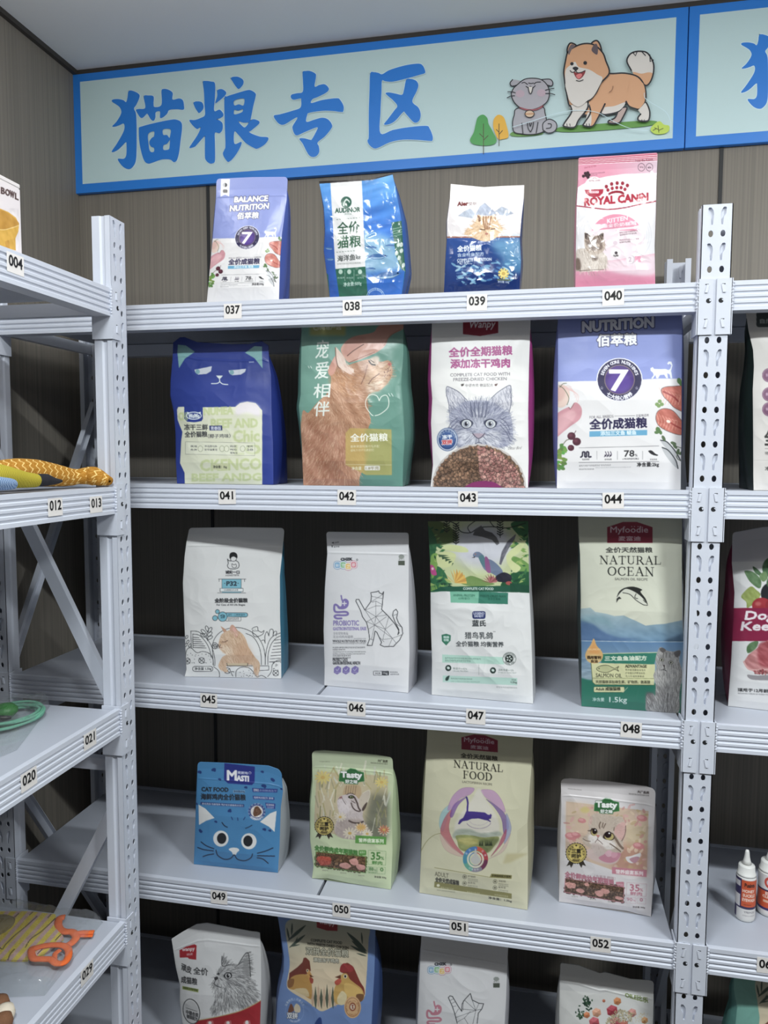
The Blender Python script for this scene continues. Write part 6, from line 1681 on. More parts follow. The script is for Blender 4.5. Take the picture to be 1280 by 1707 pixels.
def medal(C, x, y, r):
    for s in (-1, 1): C.P([(x + s * 12, y + r * .6), (x + s * r * .62, y + r * .62), (x + s * r * .95, y + r * 1.25), (x + s * r * .62, y + r * 1.12), (x + s * r * .5, y + r * 1.42), (x + s * 12, y + r * .8)], (62, 54, 44))
    C.P([(x + r * (1.06 if k % 2 else .98) * math.cos(k * .1309), y + r * (1.06 if k % 2 else .98) * math.sin(k * .1309)) for k in range(48)], (50, 46, 36))
    C.E(x, y, r * .95, r * .95, (222, 198, 96)); C.L(C.el(x, y, r * .84, r * .84), 2.5, (70, 60, 40), 0, 1, 1)
    C.arc('优质鲜肉', x, y, r * .62, 200, 110, 13, (60, 50, 36), 1); C.arc('健康呵护', x, y, r * .62, 70, -20, 13, (60, 50, 36), 1); C.arc('营养呵护', x, y, r * .8, 240, 300, 15, (60, 50, 36), 1, 1)
    C.T('三重', x - r * .45, y - r * .02, x + r * .45, y, r * .42, (44, 38, 30), 3); C.T('呵护', x - r * .45, y + r * .48, x + r * .45, y + r * .5, r * .42, (44, 38, 30), 3); C.E(x, y - r * .75, 8, 6, (60, 50, 36))


def tasty_logo(C, x, y):
    q = [(x - 100, y - 20), (x - 70, y - 40), (x - 40, y - 45), (x - 10, y - 65), (x + 30, y - 58), (x + 55, y - 40), (x + 100, y - 30), (x + 104, y + 40), (x + 55, y + 48), (x + 50, y + 66), (x - 58, y + 60), (x - 62, y + 44), (x - 104, y + 40)]
    C.P(q, (44, 112, 58)); C.L(q, 5, (64, 140, 74), 0, 1, 1); C.T('Tasty', x - 88, y + 22, x + 84, y + 30, 60, (240, 240, 236), 9, (34, 86, 48), 3); C.T('好之味', x - 52, y + 58, x + 48, y + 62, 30, (240, 240, 236), 4, (34, 86, 48), 3)


def daisies(C, pts, col):
    for x, y, r in pts:
        for a in range(11): C.E(x + r * math.cos(a * .571), y + r * .75 * math.sin(a * .571), r * .6, r * .2, col, math.degrees(a * .571))
        C.E(x, y, r * .4, r * .32, (214, 176, 84))


def art_tasty(kit):
    def draw(C):
        if not kit:
            C.at(480, 1240, 5)
            BG, AC, INK_ = (204, 218, 172), (92, 160, 64), (70, 136, 56)
            C.R(100, 0, 1000, 1350, BG); C.P([(100, 30), (1000, 60), (1000, 215), (100, 190)], (190, 202, 164))
            pic = [(240, 230), (832, 268), (822, 800), (560, 800), (420, 760), (220, 720), (220, 600)]
            C.P(pic, (204, 188, 150)); C.P([(240, 230), (430, 240), (400, 420), (240, 420)], (206, 190, 140), 0, .8, 20); C.P([(700, 420), (832, 430), (822, 780), (640, 780)], (104, 108, 92), 1, .8, 25); C.P([(620, 270), (832, 268), (830, 440), (700, 420)], (196, 184, 140), 0, .6, 20)
            for k in range(120):
                x, y = C.rnd.uniform(245, 820), C.rnd.uniform(250, 760)
                if 400 < x < 700 and 380 < y < 740: continue
                C.L([(x, y), (x + C.rnd.uniform(-50, 50), y - C.rnd.uniform(40, 120))], C.rnd.uniform(5, 16), C.rnd.choice([(206, 206, 190), (182, 170, 110), (138, 138, 92), (226, 222, 200), (164, 158, 128)]), 1, .75)
            daisies(C, [(290, 280, 44), (780, 320, 36)], (222, 202, 110))
            C.at(510, 1280, 6.347)
            C.P([(400, 300), (420, 190), (520, 175), (580, 210), (560, 330)], (196, 166, 124), 1, .9, 6)
            for x in (430, 455, 480, 505, 530): C.L([(x, 190), (x - 8, 240), (x - 12, 285)], 8, (126, 98, 70), 1, .6)
            ct = [(330, 345), (362, 302), (410, 285), (470, 275), (520, 290), (560, 330), (600, 330), (640, 360), (612, 430), (600, 500), (612, 560), (650, 640), (700, 740), (520, 765), (430, 750), (320, 700), (300, 640), (325, 560), (345, 480), (335, 410)]
            C.P(ct, (208, 194, 192), 1); C.P([(350, 560), (480, 540), (600, 560), (690, 740), (420, 760), (310, 690)], (186, 168, 160), 1, .9, 10); C.P([(340, 350), (430, 330), (480, 420), (440, 480), (360, 470)], (224, 212, 212), 1, .9, 10)
            ear = [(560, 335), (600, 270), (645, 242), (672, 240), (674, 300), (640, 390), (600, 440), (570, 400)]
            C.P(ear, (206, 192, 172), 1); C.L(ear[1:6], 5, (226, 220, 200), 1, .9); C.P([(590, 445), (610, 400), (648, 362), (632, 420), (604, 458)], (84, 68, 62), 1)
            C.fur(ct, (150, 132, 120), (234, 226, 222), 75, 420, 22, 4, 1, 20, .4)
            for q, w_ in (([(512, 312), (540, 370), (555, 420), (575, 452)], 17), ([(478, 372), (495, 420), (530, 452), (568, 462)], 13), ([(482, 350), (520, 372)], 8), ([(455, 560), (500, 580), (560, 584), (604, 568)], 17), ([(430, 283), (470, 268), (510, 282)], 8)): C.L(q, w_, (84, 68, 64), 1, .9)
            C.P([(445, 306), (478, 288), (512, 304), (492, 326), (458, 322)], (46, 42, 36), 1); C.E(481, 307, 18, 13, (132, 142, 84)); C.E(482, 306, 8, 11, (26, 26, 24)); C.E(477, 301, 4, 4, (232, 232, 226))
            C.P([(352, 312), (382, 298), (378, 322), (362, 328)], (186, 132, 130), 1); C.L([(342, 330), (374, 312), (395, 346), (420, 385)], 5, (96, 76, 76), 1)
            C.at(480, 1240, 5)
            daisies(C, [(435, 610, 32), (610, 700, 36), (515, 745, 38), (660, 750, 30), (800, 720, 34)], (226, 214, 190)); daisies(C, [(800, 715, 30)], (196, 120, 80)); daisies(C, [(610, 695, 28)], (222, 172, 90))
            C.P([(100, 700), (300, 740), (460, 790), (570, 802), (570, 900), (100, 900)], BG)
            tasty_logo(C, 530, 270); medal(C, 302, 685, 78)
            C.P([(562, 762), (820, 776), (818, 840), (560, 828)], AC); C.T('营养盛宴系列', 590, 820, 796, 828, 34, (232, 240, 214), 3)
            C.T('全价鲜肉成年期猫粮', 222, 886, 580, 930, 42, INK_, 5); C.R(588, 886, 652, 930, AC, 1, 8); C.T('含冻干', 598, 912, 642, 914, 18, (222, 236, 200), 1)
            pk, bx = [(232, 898), (652, 940), (648, 1076), (226, 1018)], [(670, 886), (816, 896), (812, 1012), (668, 1004)]
            cols, red = [(134, 98, 66), (116, 84, 56), (150, 112, 76)], [(250, 900, 340, 1000)]
            t35, tx = (692, 965, 770, 966, 62), (700, 1002, 786, 1008, 28)
            C.L([bx[0], bx[1], bx[2], bx[3]], 3, INK_, 0, .6, 1); C.L([(668, 1022), (738, 1026), (734, 1082), (666, 1076)], 3, INK_, 0, .5, 1); C.L([(746, 1026), (812, 1030), (808, 1086), (742, 1082)], 3, INK_, 0, .5, 1)
            C.T('88', 676, 1056, 712, 1058, 28, INK_, 1); C.T('%', 716, 1058, 734, 1060, 14, INK_); C.T('0', 768, 1062, 794, 1064, 30, INK_, 3); C.small(672, 1074, 732, 1078, 10, INK_, 3)
            C.T('大厂品质', 748, 150, 830, 156, 20, (66, 66, 50), 2); C.small(688, 164, 830, 174, 12, (66, 66, 50), 5); C.small(262, 152, 350, 154, 9, (110, 110, 90), 6)
            C.T('净含量 500g', 720, 1118, 818, 1126, 18, (70, 70, 54), 1)
        else:
            C.at(900, 1280, 5)
            BG, AC, INK_ = (222, 216, 216), (204, 130, 146), (190, 116, 134)
            C.R(100, 20, 1100, 1350, BG)
            pic = [(218, 280), (905, 360), (890, 910), (600, 850), (400, 780), (212, 700)]
            C.P(pic, (214, 186, 160)); C.P([(700, 480), (900, 470), (892, 700), (720, 640)], (206, 186, 150), 0, .8, 15); C.P([(218, 280), (420, 300), (400, 460), (218, 500)], (222, 196, 168), 0, .7, 20); C.P([(640, 640), (892, 640), (890, 900), (600, 850)], (190, 132, 110), 0, .7, 25)
            for k in range(130):
                x, y = C.rnd.uniform(222, 890), C.rnd.uniform(300, 860)
                if 380 < x < 700 and 420 < y < 800: continue
                C.P(C.el(x, y, C.rnd.uniform(10, 30), C.rnd.uniform(6, 16), C.rnd.uniform(0, 180)), C.rnd.choice([(226, 170, 166), (206, 140, 136), (232, 206, 176), (196, 168, 120), (222, 190, 180)]), 1, .7)
            for x, y, r in ((260, 570, 52), (300, 560, 40), (850, 420, 44), (350, 440, 34), (820, 650, 46)): C.P(C.el(x, y, r, r * .6, 10), (214, 132, 136), 1, .9); C.P(C.el(x - 8, y - 8, r * .6, r * .3, 10), (230, 166, 166), 1, .8)
            C.E(375, 350, 40, 26, (214, 196, 110), 0, .8, 8)
            C.at(935, 1325, 6.142)
            C.P([(270, 560), (420, 540), (600, 590), (560, 700), (420, 700), (280, 640)], (214, 190, 184), 1, .95, 6)
            hd = [(280, 300), (300, 225), (360, 190), (450, 198), (540, 220), (620, 225), (660, 300), (660, 400), (635, 490), (640, 560), (600, 605), (560, 590), (500, 575), (420, 590), (340, 565), (250, 510), (215, 450), (268, 400), (288, 340)]
            C.P(hd, (202, 184, 166), 1); C.P([(280, 420), (360, 400), (430, 430), (540, 480), (560, 540), (480, 560), (400, 520), (300, 500)], (232, 224, 218), 1, .95, 8); C.P([(310, 500), (400, 500), (450, 560), (420, 640), (340, 600)], (206, 188, 180), 1, .9, 8)
            C.P([(545, 380), (575, 310), (640, 278), (668, 320), (662, 400), (632, 462), (585, 445)], (218, 172, 164), 1); C.L([(662, 318), (656, 400), (622, 472)], 9, (120, 96, 86), 1, .9); C.P([(285, 300), (300, 222), (320, 240), (310, 300)], (214, 178, 166), 1)
            C.fur(hd, (146, 120, 102), (238, 228, 218), lambda x, y: math.degrees(math.atan2(y - 420, x - 390)), 460, 18, 4, 1, 18, .32)
            for q, w_ in (([(405, 280), (392, 310), (396, 342)], 13), ([(430, 288), (420, 332)], 11), ([(456, 296), (434, 340)], 11), ([(525, 400), (560, 450), (600, 515), (632, 548)], 24), ([(545, 335), (540, 365)], 9), ([(500, 500), (560, 540), (610, 580)], 12), ([(225, 450), (262, 470), (300, 476)], 8)): C.L(q, w_, (116, 94, 80), 1, .85)
            C.E(338, 380, 36, 40, (76, 60, 52)); C.E(340, 386, 31, 34, (188, 172, 102)); C.E(344, 374, 25, 29, (40, 26, 28)); C.E(350, 362, 7, 7, (240, 238, 236))
            C.P([(428, 438), (448, 390), (490, 372), (530, 400), (548, 440), (520, 466), (470, 460)], (70, 54, 48), 1); C.E(494, 428, 46, 36, (188, 172, 102)); C.E(482, 408, 34, 33, (40, 24, 28)); C.E(494, 394, 9, 8, (240, 238, 236)); C.L([(276, 368), (300, 366), (318, 344)], 8, (60, 46, 40), 1)
            C.P([(358, 410), (396, 414), (380, 436)], (198, 128, 116), 1); C.L([(379, 436), (372, 456), (350, 486)], 6, (110, 80, 74), 1); C.L([(372, 456), (400, 478), (426, 504)], 6, (110, 80, 74), 1)
            C.P([(385, 645), (440, 610), (480, 585), (560, 590), (612, 600), (585, 660), (520, 695), (440, 685)], (208, 138, 158), 1, .95); C.P([(450, 600), (480, 570), (515, 575), (520, 620), (480, 635)], (226, 178, 190), 1); C.P([(520, 590), (580, 600), (560, 640), (520, 640)], (220, 160, 176), 1)
            C.at(900, 1280, 5)
            C.P([(715, 745), (760, 735), (800, 720), (840, 712), (820, 770), (770, 795), (730, 780)], (228, 222, 220), 1); C.P([(745, 760), (800, 740), (830, 750), (790, 795)], (190, 140, 152), 1)
            C.P([(100, 740), (400, 780), (610, 858), (610, 960), (100, 960)], BG)
            tasty_logo(C, 556, 318); medal(C, 302, 712, 86)
            C.P([(600, 826), (890, 852), (886, 910), (600, 882)], AC); C.T('营养盛宴系列', 632, 880, 858, 898, 34, (236, 222, 222), 3)
            C.T('（含离乳期猫）', 452, 916, 628, 938, 28, (170, 130, 138)); C.T('全价鲜肉幼年期猫粮', 208, 908, 616, 980, 46, INK_, 5); C.R(632, 950, 700, 990, AC, 1, 6); C.small(642, 978, 692, 982, 14, (236, 222, 222), 2)
            pk, bx = [(210, 920), (702, 995), (694, 1124), (205, 1036)], [(724, 956), (888, 968), (884, 1072), (718, 1062)]
            cols = [(124, 92, 70), (106, 78, 58), (140, 106, 82)]
            t35, tx = (750, 1025, 828, 1030, 56), (752, 1058, 850, 1066, 28)
            C.L([bx[0], bx[1], bx[2], bx[3]], 3, INK_, 0, .5, 1); C.L([(716, 1078), (800, 1084), (798, 1132), (714, 1124)], 3, INK_, 0, .4, 1); C.L([(812, 1084), (882, 1088), (880, 1136), (810, 1130)], 3, INK_, 0, .4, 1)
            C.T('90', 724, 1108, 770, 1112, 26, INK_, 1); C.T('%', 776, 1112, 796, 1114, 14, INK_); C.T('0', 832, 1112, 856, 1114, 26, INK_, 3)
            C.T('大厂品质', 812, 208, 908, 218, 20, (70, 60, 60), 2); C.small(740, 222, 908, 238, 12, (70, 60, 60), 5); C.small(232, 178, 348, 190, 9, (110, 100, 100), 6)
            C.T('净含量 500g', 772, 1168, 874, 1174, 16, (70, 60, 60), 1)
        C.P(pk, (86, 62, 44)); C.bits(pk, cols, 13, 420)
        x0, y0 = pk[0]; x1, y1 = pk[2]
        ch = [(.02, .2, .34, .95), (.46, .55, .72, .98), (.66, .2, .86, .7), (.8, .55, 1.0, .98)] if not kit else [(0, .2, .2, .7), (.18, .55, .34, .9), (.5, .5, .66, .95), (.6, .3, .76, .7), (.32, .08, .42, .35), (.84, .7, 1, .98)]
        for i, (a, b, c, d) in enumerate(ch):
            bl = lambda t, r: (pk[0][0] + t * (pk[1][0] - pk[0][0]) + r * (pk[3][0] - pk[0][0]), pk[0][1] + t * (pk[1][1] - pk[0][1]) + r * (pk[3][1] - pk[0][1]))
            rg = random.Random(i * 7 + 3)
            q = [bl((a + c) / 2 + (c - a) / 2 * rg.uniform(.75, 1.08) * math.cos(t), min(.97, max(.04, (b + d) / 2 + (d - b) / 2 * rg.uniform(.75, 1.1) * math.sin(t)))) for t in np.arange(9) * .698]
            C.P(q, (196, 84, 62) if (i == 0 and not kit) else (222, 158, 146), 1); C.noise(q, 60 if i == 0 else 34, 9 if i == 0 else 20, 30, 1, 1)
        C.L(pk, 5, AC, 0, 1, 1)
        C.T('35', *t35, INK_, 4); C.T('%', t35[2] + 4, t35[3], t35[2] + 30, t35[3] + 2, 26, INK_, 1); C.T('鲜肉', *tx, INK_, 2)
        for k in range(3): C.small(pk[3][0] + 60 + 150 * k, pk[3][1] + 40 + 22 * k, pk[3][0] + 110 + 150 * k, pk[3][1] + 44 + 22 * k, 11, (120, 120, 100), k + 7)
    return draw


pouch('pale green cat food bag with a looking-up kitten among daisies, behind sticker 050', .675, (480, 1240), [(200, 60), (205, 300), (188, 500), (184, 800), (212, 1020), (200, 1120)], [(872, 115), (880, 300), (866, 600), (870, 900), (856, 1214)],
      art_tasty(0), (204, 218, 172), thick=.068, side=(186, 206, 158), gb=.010, wr=.0014, wsc=.045, seal=.085, zipv=.04, seed=131, bulge=.015, film=SATIN, tilt=3, rc=30, top=[(0, 0), (.15, -14), (.5, -16), (.8, -12), (1, 0)], bot=[(0, 0), (.2, -16), (.5, -4), (1, 0)])


def art_food(C):
    C.at(670, 1210, 5)
    CRM, K, OL = (214, 210, 176), (50, 48, 40), (140, 134, 72)
    C.R(50, -100, 1250, 1700, CRM)
    brand(C, 496, 798, 62, 195, 26)
    C.T('全价天然猫粮', 490, 264, 796, 292, 38, K, 3); C.serif('NATURAL', 432, 344, 840, 386, 58, K, 1.35); C.serif('FOOD', 510, 436, 752, 458, 62, K, 1.3); C.T('LACTOFERRIN RECIPE', 504, 474, 750, 498, 18, (120, 114, 96), 1)
    for k in range(16): C.L([(170, 740 + 9 * k), (310, 820 + 9 * k)], 2.5, (196, 190, 156), 0, .7); C.L([(1060, 800 + 12 * k), (960, 880 + 12 * k)], 2.5, (176, 170, 136), 0, .8)
    C.L([(150, 1060), (200, 970), (260, 915), (320, 895)], 5, OL, 1, .8); C.P([(870, 1065), (1060, 1062), (960, 1110), (900, 1140), (840, 1150)], (196, 186, 136), 0, .8, 8)
    # ribbons round a drop
    rib = lambda q, c, al=.75: (C.P(q, c, 1, al), C.L(q, 3, tuple(int(v * .8) for v in c), 1, .5, 1))
    rib([(310, 820), (330, 720), (400, 660), (380, 760), (340, 880)], (150, 196, 206)); rib([(320, 870), (360, 760), (420, 700), (390, 850), (440, 980), (520, 1080), (420, 1020), (350, 940)], (196, 96, 110)); rib([(320, 900), (420, 1010), (510, 1090), (400, 1060), (340, 1000)], (214, 176, 166), .6)
    rib([(380, 700), (420, 590), (500, 520), (600, 520), (570, 570), (480, 610), (430, 680)], (190, 140, 196)); rib([(400, 740), (440, 650), (540, 590), (470, 660), (420, 760)], (130, 90, 170)); rib([(660, 535), (760, 540), (830, 620), (860, 720), (800, 680), (730, 620), (690, 590)], (196, 146, 196)); rib([(700, 610), (790, 670), (860, 740), (890, 840), (850, 900), (830, 780), (770, 680)], (120, 90, 160)); rib([(870, 730), (910, 840), (890, 930), (850, 980), (870, 860)], (150, 156, 200)); rib([(870, 860), (850, 960), (740, 1090), (800, 1000), (830, 930)], (180, 80, 110)); rib([(905, 900), (850, 1040), (720, 1110), (800, 1060), (870, 960)], (210, 176, 170), .6)
    C.P([(640, 520), (700, 620), (780, 740), (812, 850), (780, 960), (700, 1050), (620, 1075), (520, 1030), (450, 930), (440, 830), (500, 720), (580, 620)], (222, 216, 204), 1, .8, 6)
    C.P([(450, 870), (560, 860), (640, 890), (720, 890), (808, 880), (805, 920), (450, 940)], (166, 176, 160), 1, .9, 5); C.P([(452, 915), (560, 910), (680, 930), (806, 925), (770, 1000), (700, 1060), (500, 1040), (460, 960)], (150, 156, 92), 1); C.P([(640, 960), (806, 940), (760, 1010), (690, 1060)], (110, 120, 76), 1, .8, 8); C.P([(456, 950), (560, 930), (640, 960), (560, 1000)], (196, 186, 104), 1, .8, 8); C.noise([(450, 870), (808, 870), (700, 1060), (500, 1040)], 40, 18, 10, 3)
    for x in (650, 668, 700, 715, 732, 745): C.P([(x, 955), (x - 9, 1000), (x + 9, 1000)], (52, 62, 42))
    # leaping cat
    PU = (76, 58, 140)
    C.L([(538, 595), (548, 640), (545, 690), (545, 720)], 15, PU, 1); C.P([(535, 712), (600, 714), (690, 722), (715, 740), (730, 742), (740, 732), (748, 745), (742, 772), (722, 780), (740, 795), (738, 804), (715, 790), (690, 785), (640, 772), (580, 775), (545, 790), (505, 795), (480, 820), (466, 818), (480, 785), (510, 765), (525, 735)], PU)
    for k in range(34):
        a = math.radians(20 + k * 4.2)
        C.E(640 + 105 * math.cos(a), 790 + 66 * math.sin(a), 3, 3, (150, 130, 160)); C.E(640 + 80 * math.cos(a), 780 + 48 * math.sin(a), 2.5, 2.5, (170, 150, 180)) if k % 2 else None
    for i, c in enumerate(((214, 90, 70), (190, 70, 80), (120, 60, 90), (140, 136, 150), (96, 170, 150), (70, 150, 176), (76, 130, 190))):
        a0 = -90 + i * 51.4
        C.L(C.el(612, 1112, 88, 90, 0, 12, a0, a0 + 51), 34, c)
        C.L(C.el(612, 1112, 62, 64, 0, 12, a0, a0 + 51), 6, (226, 222, 210)); C.L(C.el(612, 1112, 52, 54, 0, 12, a0, a0 + 51), 7, c)
    C.arc('蛋白', 612, 1112, 82, 160, 110, 15, (226, 226, 230)); C.arc('能量', 612, 1112, 82, 60, 10, 15, (226, 226, 230)); C.arc('均衡营养', 612, 1112, 96, 230, 290, 15, (226, 226, 230), 0, 1)
    C.P([(612, 1020), (630, 1080), (652, 1110), (645, 1140), (610, 1155), (580, 1135), (575, 1105), (598, 1075)], (196, 196, 190), 1)
    C.L([(272, 1182), (730, 1262)], 4, OL); C.T('ADULT', 274, 1250, 388, 1268, 36, (110, 104, 80), 1); C.T('全价天然成猫粮', 278, 1300, 476, 1330, 40, K, 3)
    C.P([(745, 1232), (916, 1245), (912, 1275), (730, 1264)], OL); C.T('多种鲜肉配方营养', 748, 1258, 906, 1268, 20, (50, 46, 30), 1)
    for i, (x, y) in enumerate(((522, 1258), (520, 1312), (776, 1298), (774, 1350))):
        C.L(C.el(x, y, 16, 17), 3, (90, 86, 66), 0, 1, 1); C.E(x, y, 9, 9, (120, 116, 90)); C.small(x + 28, y + 2, x + 90, y + 8, 15, (84, 80, 64), i)
        for k in range(2): C.small(x + 28, y + 22 + 14 * k, x + 110, y + 32 + 14 * k, 10, (110, 106, 84), i + 9 + k)
    C.P([(270, 1298), (914, 1398), (914, 1442), (268, 1345)], OL); C.E(302, 1330, 13, 12, (226, 222, 190)); C.small(322, 1352, 430, 1368, 14, (214, 210, 170), 4); C.small(540, 1390, 650, 1404, 14, (214, 210, 170), 5); C.small(770, 1414, 884, 1430, 14, (214, 210, 170), 6)
    C.small(290, 1372, 440, 1392, 9, (120, 116, 90), 7); C.T('净含量：1.5kg', 720, 1444, 914, 1474, 22, K, 1)


pouch('tall cream cat food bag with a purple leaping cat inside a drop, behind sticker 051', .675, (670, 1210), [(212, 0), (205, 200), (182, 600), (162, 1000), (145, 1390)], [(1094, 60), (1086, 250), (1066, 500), (1046, 800), (1050, 1100), (1046, 1534)],
      art_food, (214, 210, 176), thick=.09, side=(176, 172, 138), gb=.010, wr=.0015, wsc=.055, seal=.10, zipv=0, seed=141, bulge=.016, film=SATIN, tilt=2.5)

pouch('white cat food bag with a big-eyed kitten among pink flowers, behind sticker 052', .675, (900, 1280), [(174, 95), (178, 300), (166, 700), (158, 1115)], [(962, 180), (956, 350), (942, 700), (944, 950), (924, 1240)],
      art_tasty(1), (222, 216, 216), thick=.07, side=(206, 200, 200), gb=.008, wr=.0018, wsc=.04, seal=.085, zipv=.05, seed=151, bulge=.016, film=SATIN, tilt=4, rc=32, top=[(0, 0), (.1, -16), (.5, -24), (.9, -18), (1, 0)], bot=[(0, 0), (.1, -2), (.75, -14), (.85, -6), (1, 0)])
# ------------------------------------------------------------------ bottom shelf
def art_sketch(C):
    C.at(250, 1520, 5)
    W, RED, K = (222, 222, 222), (176, 36, 46), (54, 54, 56)
    C.R(100, 0, 1000, 2600, W)
    C.P([(245, 320), (300, 290), (370, 270), (388, 280), (385, 400), (325, 392), (315, 380), (248, 382)], RED, 0); C.T('wanpy', 268, 338, 372, 330, 30, (236, 222, 222), 3); C.T('顽皮', 306, 366, 356, 360, 18, (236, 222, 222), 1)
    C.T('顽皮', 262, 485, 345, 520, 60, K, 3); C.T('全价', 362, 520, 482, 532, 60, K, 3); C.T('成猫粮', 260, 590, 392, 612, 56, K, 3)
    C.P([(270, 618), (405, 645), (402, 672), (270, 645)], (150, 166, 80)); C.T('低敏配方呵护肠胃', 278, 640, 396, 664, 18, (60, 70, 40), 1)
    hd = [(600, 370), (630, 400), (665, 440), (730, 440), (770, 390), (815, 335), (830, 400), (838, 500), (840, 560), (880, 620), (895, 700), (880, 760), (800, 800), (700, 800), (620, 810), (540, 860), (510, 800), (545, 720), (525, 620), (520, 590), (545, 550), (560, 490), (595, 450)]
    C.P(hd, (196, 196, 196), 1); C.P([(560, 620), (640, 600), (760, 660), (700, 780), (560, 820)], (222, 222, 222), 1, .9, 15)
    C.fur(hd, (50, 50, 52), (222, 222, 222), lambda x, y: math.degrees(math.atan2(y - 540, x - 560)) + 15, 1500, 36, 3.5, 1, 18, .6)
    for q in ([(600, 370), (602, 450), (660, 440)], [(735, 440), (815, 340), (838, 540)]): C.L(q, 6, (60, 60, 62), 1)
    C.P([(770, 470), (812, 380), (826, 500), (800, 520)], (150, 150, 150), 1, .8, 5)
    C.P([(612, 535), (640, 505), (675, 510), (682, 540), (650, 560)], (44, 44, 46), 1); C.E(650, 533, 23, 22, (206, 206, 206)); C.E(650, 533, 13, 18, (30, 30, 32)); C.E(656, 526, 5, 5, (240, 240, 240)); C.P([(555, 520), (575, 505), (578, 525)], (50, 50, 52), 1)
    C.P([(535, 550), (560, 540), (568, 556), (545, 572)], (56, 56, 58), 1); C.L([(545, 572), (535, 600), (560, 620), (590, 630)], 6, (60, 60, 62), 1)
    for k in range(5): C.L([(545, 595 + 6 * k), (515, 590 + 14 * k)], 2.5, (120, 120, 120))
    C.P([(1000, 690), (870, 770), (740, 830), (560, 875), (400, 905), (330, 980), (200, 1060), (100, 1100), (100, 2600), (1000, 2600)], RED, 0); C.L([(1000, 690), (870, 770), (740, 830), (560, 875), (400, 905)], 8, (196, 186, 120), 1, .8)
    C.L(C.el(345, 830, 68, 104, -12, 30), 7, (70, 72, 74), 0, 1, 1); C.E(345, 835, 60, 94, (206, 206, 206), -12); C.L([(300, 800), (392, 830)], 3, K); C.T('中德合资', 300, 850, 402, 880, 34, K, 2); C.T('德国配方', 306, 884, 396, 912, 30, K, 2)
    for x in (500, 650, 808): C.P([(x - 32, 930), (x - 20, 910), (x + 25, 905), (x + 32, 935), (x, 970)], (206, 120, 120), 0, .8); C.E(x, 926, 14, 14, (236, 226, 222))
    C.T('0', 796, 942, 820, 942, 36, (236, 230, 228), 4)


pouch('white cat food pouch with a pencil-drawn cat, leftmost on the bottom shelf', .255, (250, 1520), [(180, 225), (188, 280), (215, 460), (250, 610), (248, 740), (268, 910), (285, 1010)], [(915, 175), (922, 300), (926, 500), (926, 690), (918, 935), (910, 1100)],
      art_sketch, (222, 222, 222), base=.05, thick=.075, side=(196, 196, 196), gb=.008, wr=.0016, wsc=.05, seal=.06, zipv=.05, seed=161, bulge=.016, film=SATIN, tilt=3, top=[(0, 0), (.12, -50), (.28, -108), (.4, -113), (.65, -66), (.9, -18), (.97, -10), (1, 0)])


